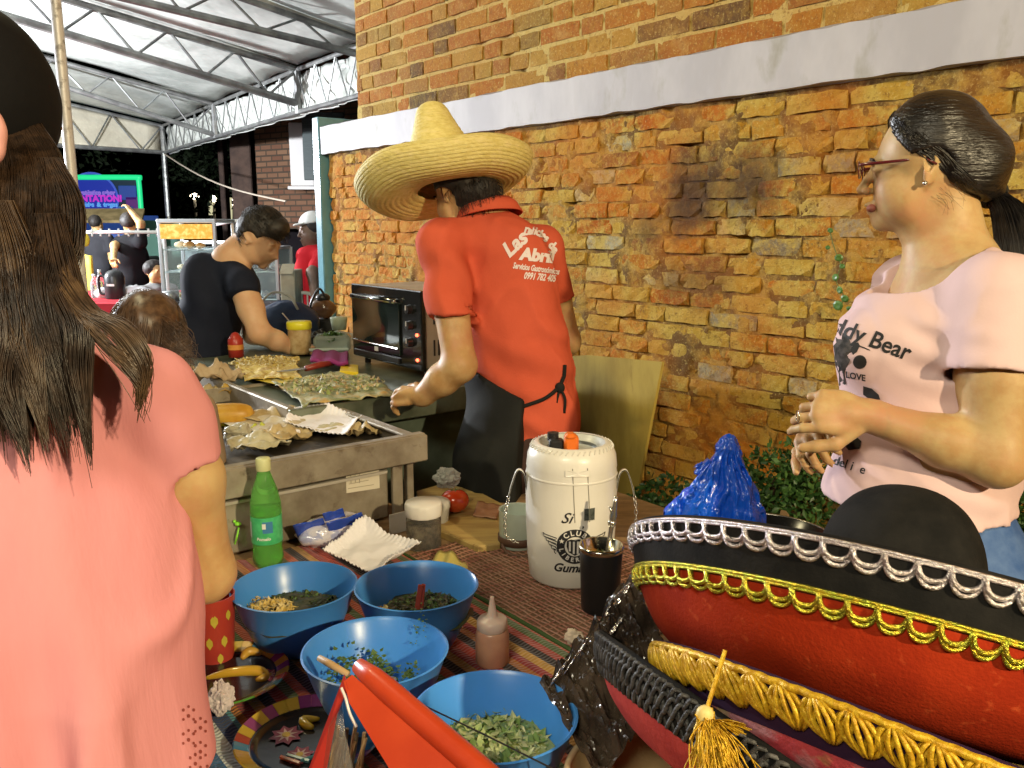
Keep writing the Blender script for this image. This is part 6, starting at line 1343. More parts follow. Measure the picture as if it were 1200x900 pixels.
# yellow tassel
t = thing('tassel', 'frayed yellow yarn tassel hanging below the zigzag braid', 'tassel', J(848,900,.72)); a = J(826,838,.735); r = np.random.default_rng(6); P = []
for k in range(420):
    e = J(842+r.normal(0,15), 905+r.uniform(-6,30), .725+r.normal(0,.008)); m_ = (a+e)/2+V3(r.normal(0,.004), r.normal(0,.003), .004); P.append(catmull([a+V3(r.normal(0,.003), r.normal(0,.003), r.normal(0,.002)), m_, e], 5))
for k in range(40):
    e = J(862+r.normal(0,8), 852+r.uniform(-6,10), .72+r.normal(0,.006)); b_ = a+V3(.006,0,-.010); P.append(catmull([b_, (b_+e)/2+V3(0,0,.004), e], 5))
V, Q = strands(np.array(P), .0009, .0007); o = sdf_obj('yarn_strands', [(V, Q)], yarn, t, 0); o['kind'] = 'stuff'
mb = MB(); mb.ell(a, (.008,.007,.009), 12, 8); mb.build('knot', mat('yellow knot', (.70,.55,.20), .5), t, True)
mb = MB(); mb.tube([a, a+V3(.02,.02,.05)], .002, 5); mb.build('cord', yarn, t)
# clear wrapping beside the hats
cel = mat('cellophane', (.10,.075,.055), .10, trans=.30, ior=1.3, spec=.6, col2=(.03,.022,.018), cscale=9, cthr=(.42,.6), bump=.35, bscale=16, bdist=.008)
t = thing('cellophane_wrap', 'crumpled shiny cellophane wrapping between the blue bowl and the hats', 'plastic wrap', G(690,770,ZT)*[1,1,0]+UP*ZT)
A, B, Cc, Dd = J(632,812,1.18), J(738,684,1.30), J(800,800,1.12), J(700,925,1.02)
def cf(u, v):
    P = (A*(1-u)+B*u)*(1-v)+(Dd*(1-u)+Cc*u)*v; q = np.array([[u*6, v*2.2, 0]]); r_ = 1-abs(fbm(q, 1.3, 3, 8)[0])*2; return P+V3(0,-.3,1)*(.022*r_+.010*abs(fbm(q*2.5, 1.5, 2, 9)[0]))
m = MB(); m.grid(cf, 70, 50); solid(m.build('film', cel, t, False), .0008)
foil = mat('wrap highlight', (.75,.72,.70), .12, .9, bump=.8, bscale=60, bdist=.004)  # shiny strips added for the bright streaks of light on the wrap
for (u0, v0, u1, v1, D_, w_, s_) in ((737,684,708,722,1.27,.012,1),(728,724,700,762,1.22,.005,2),(668,768,642,806,1.19,.004,3),(690,745,660,790,1.19,.003,4)):
    a, b = J(u0,v0,D_), J(u1,v1,D_-.02); m = MB(); n_ = nrm(np.cross(b-a, V3(0,1,0)))
    m.grid(lambda u, v: a*(1-u)+b*u+n_*(v-.5)*w_*math.sin(math.pi*(u*.9+.05))+V3(0,-1,.6)*.005*vnoise(np.array([[u*9, v*2, s_]]), 1.0, s_)[0]+V3(0,-.012,.006), 26, 5); solid(m.build('fold', foil, t, True), .0008)
o = crumple(J(672,746,1.25), .012, 77, (1.2,.8,.9), .5).build('paper_ball', mat('cream scrap', (.62,.52,.40), .7), smooth=True); tag(o, 'tiny cream scrap stuck to the cellophane wrapping', 'paper scrap')
t = thing('wood_stick', 'short light wooden stick poking out by the foil beside the red felt', 'stick', J(728,705,1.33)); mb = MB(); mb.tube([J(744,690,1.34), J(712,722,1.3)], .008, 8); mb.build('stick_body', mat('spoon wood', (.50,.33,.15), .6), t)
# ------------------------------------------------------------ people
skin_w = mat('warm skin', (.52,.36,.17), .5, sss=.2, ssr=(.006,), col2=(.46,.28,.12), cscale=22, bump=.3, bscale=260, bdist=.0008, spec=.4, col3=(.50,.25,.13), c3scale=9, c3thr=(.5,.7))
skin_m = mat('tan skin', (.48,.31,.14), .5, sss=.2, ssr=(.006,), col2=(.40,.23,.09), cscale=22, bump=.3, bscale=260, bdist=.0008, spec=.4, col3=(.44,.21,.10), c3scale=9, c3thr=(.5,.7))
skin_p = mat('light skin', (.56,.36,.22), .5, sss=.25, ssr=(.008,), col2=(.52,.31,.18), cscale=14, bump=.08, bscale=160, spec=.4)
def frame_of(f, up=UP):
    f = nrm(f); l = nrm(np.cross(up, f)); u = np.cross(f, l); return np.stack([f, l, u], 1)
def head(S, c, B, s=1.0, female=False, ears=True, mouth=True):
    c = np.asarray(c, float)
    p = lambda a, b, d: c+B@(V3(a, b, d)*.001*s)
    e = lambda a, b, d, ra, rb, rd, k=.012, op='+', BB=None: S.ell(p(a, b, d), V3(ra, rb, rd)*.001*s, B if BB is None else BB, k*s, op)
    e(-4,0,28,94,74,84,.02); e(42,0,-18,50,58,76,.03); e(40,0,-62,46,47,38,.025); e(80,0,-98,15,19,13,.018)
    for q in (-1, 1):
        e(58,q*34,-34,28,22,22,.022); e(87,q*24,12,10,24,7,.012); e(26,q*42,-58,30,15,34,.03); e(50,q*28,-56,36,26,40,.03)
        e(101,q*31,-3,14,16,11,.010,'-'); e(82,q*30,-4,13,14,12,.004)
    S.chain([p(93,0,6), p(106,0,-16), p(117,0,-33)], [.0055*s,.0065*s,.0085*s], .007*s)
    for q in (-1, 1): e(107,q*11,-37,9,7,7,.006)
    e(95,0,-62,10,22,6.5,.007); e(93,0,-74,10,19,7,.007); e(106,0,-67.5,7,22,1.6,.003,'-'); e(88,0,-88,10,14,10,.014)
    if ears:
        for q in (-1, 1):
            BE = B@np.array(Matrix.Rotation(math.radians(-12), 3, 'Y')); e(0,q*74,-4,17,7,30,.005,'+',BE); e(3,q*81,0,10,5,19,.003,'-',BE); e(6,q*76,-30,9,5,9,.005)
    return p
def hand(S, wr, d, n, side, s=1.0, curl=(.5,.55,.6,.65), thumb=.4, spread=.0):
    """palm, four unequal bending fingers and a thumb leaving the side of the palm"""
    wr = np.asarray(wr, float); d = nrm(d); n = nrm(n-d*np.dot(n, d)); t = np.cross(n, d)*side
    B = np.stack([d, t, n], 1); S.ell(wr+d*.050*s, V3(.050,.040,.016)*s, B, .012*s)
    S.cone(wr-d*.01, wr+d*.03*s, .025*s, .024*s, .015*s)
    for i, (L_, r_) in enumerate(((.068,.0088),(.076,.0090),(.071,.0086),(.055,.0076))):
        off = .030-.0195*i; K = wr+d*(.086-.004*abs(i-1.2))*s+t*off*s+n*.002*s
        S.cone(wr+d*.04*s+t*off*.8*s, K, .0105*s, .0100*s, .009*s)
        P = [K]; ang = 0; dd = nrm(d+t*spread*(1.5-i))
        for j, fr in enumerate((.44,.32,.24)):
            ang += curl[i]*(1.0, 1.05, .7)[j]; v = dd*math.cos(ang)-n*math.sin(ang); P.append(P[-1]+v*L_*fr*s)
        S.chain(P, [r_*s, r_*.95*s, r_*.88*s, r_*.75*s], .0025*s)
    b0 = wr+d*.022*s+t*.024*s-n*.004*s; v1 = nrm(d*.75+t*.75-n*.35*thumb*2); P1 = b0+v1*.042*s; v2 = nrm(d*.95+t*(.35-thumb*.6)-n*thumb); P2 = P1+v2*.030*s; P3 = P2+nrm(v2-n*thumb*.3)*.024*s
    S.chain([b0, P1, P2, P3], [.015*s,.0115*s,.0105*s,.0085*s], .006*s)
def remove_in(V, Q, boxes):
    keep = np.ones(len(Q), bool); Cc = V[Q].mean(1)
    for lo, hi in boxes: keep &= ~np.all((Cc > lo) & (Cc < hi), axis=1)
    return V, Q[keep]
def body_mesh(S, h, fine):
    """one surface: coarse overall, finer at head and hands"""
    V, Q = S.mesh(h); out = [remove_in(V, Q, [(lo, hi) for lo, hi, _ in fine])]
    for lo, hi, hf in fine: out.append(S.mesh(hf, lo-1.2*h, hi+1.2*h))
    return out
def boxat(c, r): c = np.asarray(c, float); return c-np.array(r), c+np.array(r)
def shirt_fold(amp, fr, seed, stretch=(1,1,.4), extra=None):
    def f(P):
        n1 = fbm(P*np.array(stretch), fr, 2, seed); r_ = 1-np.abs(n1)*2.4; n2 = vnoise(P*np.array(stretch)*[1,1,.8], fr*1.3, seed+7)+.35*n1; d = amp*(.5*r_*np.abs(r_)+.5*fbm(P, fr*.6, 2, seed+3)+1.1*np.exp(-(n2/.11)**2)*np.clip(.35+1.4*vnoise(P, fr*.5, seed+9), 0, 1)-.4)
        return d if extra is None else d+extra(P)
    return f
def legs(S, hip, B, rl=(.085,.055,.045), gap=.09, knee=(0.02,0), foot=True):
    for q in (-1, 1):
        h_ = hip+B[:,1]*gap*q; k_ = V3(h_[0], h_[1], .50)+B[:,0]*knee[0]; a_ = V3(h_[0], h_[1], .09)
        S.chain([h_, (h_+k_)/2, k_, a_], [rl[0], rl[0]*.88, rl[1], rl[2]], .02)
def shoes(t, hip, B, m_, gap=.09):
    for q in (-1, 1):
        a = hip+B[:,1]*gap*q; a = V3(a[0], a[1], .045); S = Sdf(); S.ell(a+B[:,0]*.06+V3(0,0,0), (.14,.048,.045), B, .01); S.ell(a-B[:,0]*.02+UP*.03, (.05,.045,.05), B, .02); S.plane(V3(0,0,.004), V3(0,0,-1)); V, Q = S.mesh(.009); sdf_obj('shoe', [(V, Q)], m_, t, 1)
def hairmat(nm, c1, c2, rough=.38): return mat(nm, c1, rough, col2=c2, cscale=60, cthr=(.4,.62), spec=.6, coat=.0, sheen=.0)
black_hair = hairmat('black hair', (.006,.005,.006), (.016,.013,.011), .33); brown_hair = hairmat('brown hair', (.020,.012,.008), (.05,.028,.016), .36); dk_hair = hairmat('dark hair', (.008,.006,.005), (.02,.014,.010), .62)
def ellipsoid_hair(c, B, r, hairline, tie, n, seed, off=.002, r0=.0008, r1=.0007, wave=.0012):
    """hairs combed over the skull from the hairline to the tie point"""
    r_ = np.random.default_rng(seed); out = []
    tl = B.T@(tie-c)/r; tl /= np.linalg.norm(tl)
    H = np.array(hairline, float)
    for k in range(n):
        x = r_.uniform(0, len(H)-1.001); i = int(x); s0 = H[i]*(1-(x-i))+H[i+1]*(x-i); s0 = s0+r_.normal(0, .018, 3); s0 /= np.linalg.norm(s0)
        st = r_.uniform(0, .55)**1.0; P = []; ph = r_.uniform(0, 6); lift = off+r_.uniform(0, .004)
        om = math.acos(np.clip(s0@tl, -1, 1))
        for t in np.linspace(st, 1, 14):
            v = (math.sin((1-t)*om)*s0+math.sin(t*om)*tl)/max(math.sin(om), 1e-4); v /= np.linalg.norm(v)
            P.append(c+B@(v*(r+lift*(1-.7*t**4)+wave*math.sin(ph+t*9))))
        out.append(P)
    return strands(np.array(out), r0, r1)

# ============================================================ woman in pale pink, right
f_b = nrm(V3(-.995,.04,0)); B = frame_of(f_b); l = B[:,1]
hip = J(1098,660,1.55); t = thing('person', 'woman in glasses and a pale pink printed T-shirt with a black ponytail, standing at right', 'person', V3(hip[0], hip[1], 0))
Hc = J(1093,192,1.5); BH = frame_of(V3(-.89,.45,-.08)); N0 = J(1115,292,1.51)
S = Sdf(); hp = head(S, Hc, BH, 1.0, True)
S.cone(hp(-14,0,-40), N0, .052, .060, .03); S.cone(hp(22,0,-88), N0+B[:,0]*.03-UP*.02, .030, .045, .035)
Ls = J(1168,352,1.37); Rs = N0-l*.165-UP*.085
for q in (Ls, Rs): S.cone(N0-UP*.045, q+UP*.01, .050, .050, .05)
S.ell(J(1122,420,1.53), (.105,.150,.19), B, .05); S.ell(J(1085,545,1.53), (.125,.140,.15), B, .05)
S.ell(J(1104,375,1.52), (.085,.135,.09), B, .04)
E = J(1168,538,1.35); Wr = J(1018,487,1.41)
S.chain([Ls, Ls*.5+E*.5, E], [.062,.058,.043], .02); S.chain([E, E*.6+Wr*.4, Wr], [.043,.040,.0255], .02)
E2 = Rs+V3(.02,.06,-.27); W2 = J(968,503,1.56); S.chain([Rs, E2], [.06,.046], .03); S.chain([E2, E2*.6+W2*.4, W2], [.046,.042,.027], .02)
hand(S, Wr, V3(-1,.06,.09), V3(.05,-.9,.42), 1, .97, (.55,.75,.9,1.0), .35)
hand(S, W2, V3(-.55,-.80,.0), V3(-.5,.1,.8), -1, .95, (.75,.8,.85,.9), .5)
h1b = boxat(Hc-UP*.02+V3(-.01,0,0), (.145,.115,.155)); h2b = boxat(J(945,487,1.44), (.105,.15,.085))
body = body_mesh(S, .0055, [(*h1b, .0025), (*h2b, .0022)])
sdf_obj('body', body, skin_w, t, 2)
# T-shirt
TS = Sdf(); g_ = .010
TS.ell(J(1122,420,1.53), V3(.105,.150,.19)+g_, B, .05); TS.ell(J(1108,380,1.52), V3(.092,.135,.095)+g_, B, .04)
TS.ell(J(1040,410,1.485), (.088,.066,.078), B, .10); TS.ell(J(1036,408,1.60), (.080,.066,.072), B, .10); TS.ell(J(1085,415,1.52), (.105,.140,.13), B, .08)
TS.ell(J(1078,500,1.54), (.128,.140,.14), B, .06); TS.ell(J(1070,585,1.54), (.158,.165,.13), B, .06); TS.ell(J(1104,670,1.55), (.155,.185,.13), B, .05); TS.ell(J(1110,500,1.54), (.125,.150,.16), B, .06)
for q in (Ls, Rs): TS.cone(N0-UP*.05, q+UP*.008, .050+g_, .052+g_, .05)
TS.cap(Ls+UP*.005, J(1161,441,1.355), .070, .072, .025); TS.cap(Rs, Rs+(E2-Rs)*.45, .068, .070, .025)
TS.cap(J(1162,425,1.356), J(1160,450,1.355), .061, .063, .002, '-')
hemp = J(1060,598,1.45)
# neckline scoop, hem, sleeve hem
TS.ell(J(1078,296,1.49), (.098,.108,.105), frame_of(V3(-.9,-.3,.45)), .006, '-'); TS.cone(N0+UP*.12, N0-UP*.015, .075, .078, .006, '-')
TS.plane(J(1060,606,1.45), V3(-.02,.0,-1.0))
arm_d = nrm(E-Ls)
def sleeve_cut(V, Q, P, d, r): # trims the sleeve tube only
    Cc = V[Q].mean(1); rel = Cc-P; ax = rel@d; rad = np.linalg.norm(rel-np.outer(ax, d), axis=1); return V, Q[~((ax > 0) & (rad < r))]
def rib(P):
    # side folds pulled across the belly and the bust
    q = (P-J(1090,560,1.45))@V3(.25,.0,1); return .0040*np.sin(q*120+vnoise(P, 9, 3)*3)*np.clip(fbm(P, 7, 2, 12)*3, 0, 1)
V, Q = TS.mesh(.0048, fold=shirt_fold(.0045, 8, 5, (1,.8,1.1), rib)); V = relax(V, Q, 2)
pink = mat('pale pink jersey', (.72,.53,.54), .85, bump=.25, bscale=240, bdist=.001, col2=(.69,.50,.51), cscale=5)
o = sdf_obj('t_shirt', [(V, Q)], pink, t, 0); solid(o, .0022, -1)
RWbvh = bvh_of(V, Q)
def project(VV, bvh, to_px, off=.0012, eye=V3(0,0,EYE)):
    out = []; last = None
    for x, y, _ in VV:
        u, v = to_px(x, y); d = Vector(J(u, v, 1.0)-eye).normalized(); hit = bvh.ray_cast(Vector(eye), d)
        p = np.array(hit[0]) if hit[0] is not None else (last if last is not None else J(u, v, 1.5)); 
        nn = np.array(hit[1]) if hit[0] is not None else V3(0,-1,0)
        if np.dot(nn, np.array(d)) > 0: nn = -nn
        last = p; out.append(p+nn*off)
    return np.array(out)
def print_text(s, size, org, ex, ey, bvh, m_, parent, shear=0., bold=0., name='lettering', curve=0., off=.0012):
    V_, F_ = text_geo(s, size, shear, bold, size*.35)
    f = lambda x, y: (org[0]+ex[0]*x+ey[0]*(y-curve*x*x), org[1]+ex[1]*x+ey[1]*(y-curve*x*x))
    return mobj(name, project(V_, bvh, f, off), F_, m_, parent)
def print_poly(pts, bvh, m_, parent, name='print', off=.0012, steps=10):
    """filled outline printed on cloth: fan refined radially so that it follows the cloth"""
    P = np.array(pts, float); c = P.mean(0); n = len(P); VV = [(c[0], c[1], 0)]
    for k in range(1, steps+1):
        for p in P: q = c+(p-c)*k/steps; VV.append((q[0], q[1], 0))
    F_ = [(0, 1+i, 1+(i+1)%n) for i in range(n)]+[(1+(k-1)*n+i, 1+k*n+i, 1+k*n+(i+1)%n, 1+(k-1)*n+(i+1)%n) for k in range(1, steps) for i in range(n)]
    return mobj(name, project(VV, bvh, lambda x, y: (x, y), off), F_, m_, parent)
pk = mat('shirt ink', (.018,.018,.020), .7); pk2 = mat('grey shirt ink', (.16,.14,.14), .75)
print_text('Teddy Bear', 27, (1006,392), (.92,.34), (.15,-1.05), RWbvh, pk, t, .35, .5)
bear = [(968,388),(978,386),(988,390),(996,398),(1000,410),(996,424),(990,436),(992,450),(984,452),(976,440),(970,424),(967,405)]
print_poly(bear, RWbvh, mat('bear grey', (.10,.09,.09), .8, col2=(.03,.03,.03), cscale=50), t, 'bear_print')
print_poly([(1008+8*math.cos(a), 424+8*math.sin(a)) for a in np.linspace(0, 6.283, 16, endpoint=False)], RWbvh, pk, t, 'cherry_print', .0014)
print_poly([(997,410),(1001,403),(1006,401),(1008,405),(1005,412),(1000,416)], RWbvh, pk, t, 'leaf_print', .0014)
print_poly([(1006,404),(1020,410),(1020,411),(1007,406)], RWbvh, pk, t, 'stem_print', .0014)
print_text('LOVE', 10, (1003,441), (.95,.18), (0,-1), RWbvh, pk, t, 0, .3)
print_poly([(1012,452),(1022,455),(1030,462),(1032,468),(1020,468),(1012,462)], RWbvh, pk, t, 'ribbon_print', .0014)
print_poly([(962,502),(980,503),(1000,508),(1010,517),(1008,526),(996,528),(980,524),(966,516)], RWbvh, pk, t, 'dark_print', .0014)  # dark outline filled with shirt ink
print_text('in del i  e', 15, (988,543), (.92,.30), (.1,-1), RWbvh, pk, t, .25, .2)
# neckline rib
# jeans
JS = Sdf(); JS.ell(J(1110,665,1.55), (.140,.172,.13), B, .04); JS.ell(J(1085,600,1.54), (.128,.140,.10), B, .05); legs(JS, J(1110,700,1.56), B, (.098,.062,.055), .088); JS.plane(J(1085,585,1.5), V3(0,0,1))
denim = mat('blue denim', (.05,.11,.30), .8, col2=(.13,.22,.44), cscale=9, cthr=(.4,.65), bump=.4, bscale=260, bdist=.001)
V, Q = JS.mesh(.007, fold=shirt_fold(.003, 14, 8)); o = sdf_obj('jeans', [(V, Q)], denim, t, 1); V = relax(V, Q, 1); JB = bvh_of(V, Q)
gold_t = mat('gold thread', (.50,.32,.08), .6)
for P in ([(1140,600),(1145,622),(1149,650),(1152,680)], [(1122,628),(1130,634),(1140,636),(1150,634)], [(1122,632),(1130,638),(1140,640),(1151,637)]):
    PP = catmull(np.array([(a, b, 0) for a, b in P], float), 6); mb = MB(); mb.tube(project(PP, JB, lambda x, y: (x, y), .001), .0009, 5); mb.build('stitching', gold_t, t)
shoes(t, J(1110,700,1.56), B, blk)
# hair
rH = np.array([.104,.086,.096]); cH = Hc+BH@V3(-.006,0,.030)
HS = Sdf(); HS.ell(cH, rH, BH, .01); HS.ell(hp(-40,0,-12), (.066,.076,.072), BH, .03)
tie = J(1163,228,1.52)
HS.cone(hp(-80,0,0), tie, .045, .022, .035)
HS.ell(hp(108,0,-22), (.064,.13,.100), BH, .012, '-')         # the face stays free
HS.ell(hp(8,76,-14), (.029,.05,.036), BH, .006, '-'); HS.ell(hp(8,-76,-14), (.029,.05,.036), BH, .006, '-')
HS.ell(hp(10,0,-98), (.075,.11,.055), BH, .015, '-'); HS.ell(hp(50,0,-60), (.06,.11,.06), BH, .012, '-')
V, Q = HS.mesh(.004, fold=lambda P: -.002+.0012*fbm(P*[1,1,1], 40, 2, 5)); HV = relax(V, Q, 2); HB = bvh_of(HV, Q)
ho = sdf_obj('hair', [(V, Q)], mat('scalp hair', (.006,.005,.005), .36, spec=.7, bump=1.0, bscale=190, bdist=.004, stretch=(.07,.5,1), col2=(.016,.013,.011), cscale=120), t, 2)
hl = [(.80,.60,.62),(.86,.30,.74),(.88,0,.78),(.86,-.3,.74),(.80,-.60,.62),(.55,.85,.30),(.35,.93,.12),(.8,.60,.62)]
hl = [(.22,.97,.12),(.36,.90,.24),(.50,.80,.38),(.60,.64,.54),(.66,.42,.64),(.68,.2,.70),(.70,0,.71),(.66,-.3,.68),(.55,-.6,.55),(.3,-.9,.2)]
hl2 = [(-.15,.92,-.35),(-.35,.8,-.55),(-.5,.6,-.68),(-.6,.3,-.75),(-.62,0,-.76)]
def hug(Vq, m_=14, n_=3):
    R_ = Vq.reshape(-1, m_, n_, 3); out = []
    rr = np.random.default_rng(1)
    for h_ in R_:
        c_ = h_.mean(1); q_ = []; lift = rr.uniform(.0003, .0022); ok = True
        for k_ in range(m_):
            loc, nn, _, dd = HB.find_nearest(Vector(c_[k_]))
            if dd > .045: ok = False; break
            nn = np.array(nn); loc = np.array(loc); nn = nn if np.dot(nn, loc-cH) > 0 else -nn; q_.append(loc+nn*lift)
        if ok: out.append(q_)
    P_ = np.array(out); P_[:, 1:-1] = (P_[:, :-2]+P_[:, 2:]+P_[:, 1:-1]*2)/4; return strands(P_, .0009, .0007)
Vh, Qh = ellipsoid_hair(cH, BH, rH, hl, tie, 5200, 3, .0, .0006, .0005); Vh, Qh = hug(Vh); V2, Q2 = ellipsoid_hair(hp(-34,0,-6), BH, np.array([.072,.078,.082]), hl2, tie, 700, 4, .0, .0006, .0005); V2, Q2 = hug(V2)
o = sdf_obj('hair_strands', [(Vh, Qh), (V2, Q2)], black_hair, t, 0)
# ponytail
r_ = np.random.default_rng(5); P = []
g0 = np.array([tie, J(1180,245,1.50), J(1192,285,1.485), J(1196,340,1.48), J(1204,395,1.47)]); wd = [.016,.026,.034,.034,.012]
for k in range(1500):
    a, q = r_.uniform(0, 6.283), math.sqrt(r_.random()); P.append(catmull([g0[i]+(V3(1,0,0)*math.cos(a)+V3(0,1,0)*math.sin(a))*wd[i]*q+V3(0,0,r_.normal(0,.004)) for i in range(5)], 4))
V, Q = strands(np.array(P), .0009, .0004); o = sdf_obj('ponytail', [(V, Q)], black_hair, t, 0)
mb = MB(); X, Y, Z = basis(g0[1]-g0[0]); mb.tube([tie+Z*.004+(X*math.cos(a)+Y*math.sin(a))*.019 for a in np.linspace(0, 6.283, 28)], .008, 8, closed=True); mb.build('hair_tie', mat('hair tie', (.015,.02,.022), .6), t, True)
P = []
for k in range(9):
    s0 = hp(-6-r_.uniform(0,34), 66+r_.normal(0,3), -34-r_.uniform(0,30)); P.append(catmull([s0, s0+V3(.012,-.004,-.012)+r_.normal(0,.003,3), s0+V3(r_.uniform(.01,.035),0,-.03)+r_.normal(0,.005,3)], 5))
V, Q = strands(np.array(P), .0003, .00015); sdf_obj('stray_hair', [(V, Q)], black_hair, t, 0)
# eyes, brows, glasses, earring
def eyes(t, hp, BH, s=1., which=(-1, 1), col=(.03,.015,.01)):
    for q in which:
        mb = MB(); c_ = hp(82.8,q*31,-4); mb.ell(c_, .0112*s, 20, 14, *BH.T); e_ = mb.build('eye', mat('eye white', (.62,.60,.56), .2), t, True)
        mb = MB(); mb.ell(c_+BH[:,0]*.0065*s, (.0058*s,.0056*s,.0056*s), 14, 10, *BH.T); mb.build('iris', mat('iris', col, .1), e_, True)
        mb = MB(); mb.tube(catmull([hp(96,q*12,12), hp(99,q*24,17), hp(94,q*40,15), hp(86,q*48,8)], 5), [.0022]*6+[.0026]*6+[.001]*4, 6); mb.build('eyebrow', black_hair, t, True)
eyes(t, hp, BH)
mb = MB(); mb.ell(hp(98,0,-68), (.011,.020,.0085), 18, 10, *BH.T); mb.build('lips', mat('lips', (.36,.12,.09), .4), t, True)
red_fr = mat('maroon frame', (.10,.012,.015), .2, coat=.5)
def rim(q): return [hp(118-abs(a_c)*.10, q*34+24*math.cos(a), 0+15*math.sin(a)) for a in np.linspace(0, 2*math.pi, 30) for a_c in [24*math.cos(a)]]
mb = MB()
for q in (-1, 1): mb.tube(rim(q), .0011, 6, closed=True); mb.tube([hp(116,q*57,6), hp(110,q*68,7), hp(60,q*78,6), hp(10,q*80,6), hp(-8,q*80,-6)], [.0024,.0028,.0026,.0022,.0018], 8)
mb.tube([hp(118,-10,3), hp(119,0,5), hp(118,10,3)], .0014, 6); gl_ = mb.build('glasses', red_fr, t, True)
for q in (-1, 1):
    m2 = MB(); R_ = rim(q); c_ = np.mean(R_, 0); m2.add([c_]+list(R_[:-1]), [(0, i+1, (i+1)%29+1) for i in range(29)]); m2.build('lens', mat('lens glass', (.9,.9,.92), .03, trans=.95, ior=1.02), gl_)
mb = MB(); mb.ell(hp(10,84,-36), .0045, 12, 8); mb.build('earring', mat('silver stud', (.75,.74,.72), .12, 1.0), t, True)
k_ = Wr+nrm(V3(-1,.06,.09))*.104+V3(-.002,-.006,-.012); mb = MB(); mb.tube([J(935,488,1.405)+ (V3(0,.5,.85)*math.cos(a)+V3(.1,.8,-.5)*math.sin(a))*.0098 for a in np.linspace(0, 6.283, 20)], .0011, 6, closed=True); mb.build('ring', mat('silver stud', (.75,.74,.72), .12, 1.0), t, True)

# ============================================================ sombrero man in red polo
f_b = nrm(V3(-.6,.8,0)); B = frame_of(f_b); l = B[:,1]; rb = -l
hip = J(622,520,2.5); t = thing('person', 'man seen from behind in a straw sombrero, red printed polo shirt and black apron', 'person', V3(hip[0], hip[1], 0))
Hc = J(545,222,2.5); BH = frame_of(V3(-.66,.66,-.36)); N0 = J(576,262,2.5)
S = Sdf(); hp = head(S, Hc, BH, 1.0)
S.cone(hp(-22,0,-35), N0, .054, .060, .03)
Ls = N0+l*.175-UP*.055; Rs = N0-l*.185-UP*.075
for q in (Ls, Rs): S.cone(N0-UP*.04, q, .050, .046, .04)
S.ell(J(585,330,2.52), (.115,.165,.18), B, .05); S.ell(J(605,425,2.52), (.11,.145,.16), B, .05)
E = J(539,428,2.34); Wr = J(495,464,2.42)
S.chain([Ls, Ls*.5+E*.5, E], [.050,.050,.045], .02); S.chain([E, E*.55+Wr*.45, Wr], [.046,.044,.030], .02)
E2 = J(664,400,2.68); W2 = J(610,440,2.86); S.chain([Rs, Rs*.5+E2*.5, E2], [.060,.052,.043], .02); S.chain([E2, W2], [.043,.028], .02)
hand(S, Wr, V3(-.82,.45,-.12), V3(-.1,-.6,.8), -1, 1.0, (.35,.5,.6,.7), .3); hand(S, W2, V3(-.8,.5,.1), V3(0,0,1), 1, 1.0)
body = body_mesh(S, .0075, [(*boxat(Hc-UP*.02, (.13,.13,.15)), .0032), (*boxat(Wr+V3(-.06,.04,-.02), (.12,.10,.09)), .0028)])
sdf_obj('body', body, skin_m, t, 2)
TS = Sdf(); g_ = .012
TS.ell(J(585,330,2.52), V3(.118,.168,.19)+g_, B, .05); TS.ell(J(606,420,2.52), V3(.118,.160,.20)+g_, B, .08); TS.ell(J(616,490,2.52), V3(.122,.155,.14)+g_, B, .08)
TS.ell(N0-UP*.03, (.085,.11,.05), B, .04)
for q in (Ls, Rs): TS.cone(N0-UP*.035, q+UP*.003, .062, .066, .05)
sl0, sl1 = Ls, Ls*.42+E*.58; TS.cap(Ls, Ls*.36+E*.64, .066, .071, .03); TS.cap(Rs, Rs*.42+E2*.58, .064, .066, .03); TS.cap(Ls*.42+E*.58, Ls*.3+E*.7, .060, .066, .003, '-')
TS.plane(J(640,524,2.4), V3(0,0,-1))
def fold2(P):
    q = (P-J(640,430,2.4)); return .007*np.sin((q@V3(.5,.3,1))*55+vnoise(P, 6, 3)*2.5)*np.clip(fbm(P, 5, 2, 12)*2.5, 0, 1)
V, Q = TS.mesh(.0062, fold=shirt_fold(.009, 7, 15, (1,1,.35), fold2)); V = relax(V, Q, 2)
redp = mat('red polo cotton', (.58,.105,.055), .85, bump=.5, bscale=240, bdist=.0015, col2=(.52,.090,.045), cscale=4)
o = sdf_obj('polo_shirt', [(V, Q)], redp, t, 0); solid(o, .003, -1); SMbvh = bvh_of(V, Q)
# collar
mb = MB(); X, Y, Z = basis(nrm(UP*.9+B[:,0]*.25)); c_ = J(572,247,2.5)
mb.lathe([(.062,.020),(.068,.026),(.080,.012),(.092,-.018),(.088,-.020),(.074,.008)], c_, 40, axis=Z, xd=B[:,0], warp=lambda r, h, a: (r*(1+.12*abs(math.sin(a))), h)); mb.build('collar', redp, t, True)
for (e_, a_) in ():
    c_ = a_*.48+e_*.52; d_ = nrm(e_-a_); X, Y, Z = basis(d_); mb = MB(); mb.lathe([(.0715,-.012),(.0725,-.010),(.0725,.001),(.0700,.002)], c_, 40, axis=Z, xd=X); mb.build('sleeve_hem', redp, t, True)
wi = mat('white shirt print', (.74,.66,.66), .7)
print_text('Las', 22, (603,287), (.78,-.72), (-.72,-.78), SMbvh, wi, t, .25, .9, off=.002)
for i, ch in enumerate('Delicias de'):
    if ch == ' ': continue
    x = i/10; print_text(ch, 12, (617+32*x, 272-3*math.sin(x*3.1)+20*x*x), (.86,.10+.6*x), (.1+.4*x,-.98), SMbvh, wi, t, .2, .7, off=.002)
print_text('Abril', 19, (629,300), (1.0,.10), (.12,-1.0), SMbvh, wi, t, .1, 1.1, off=.002)
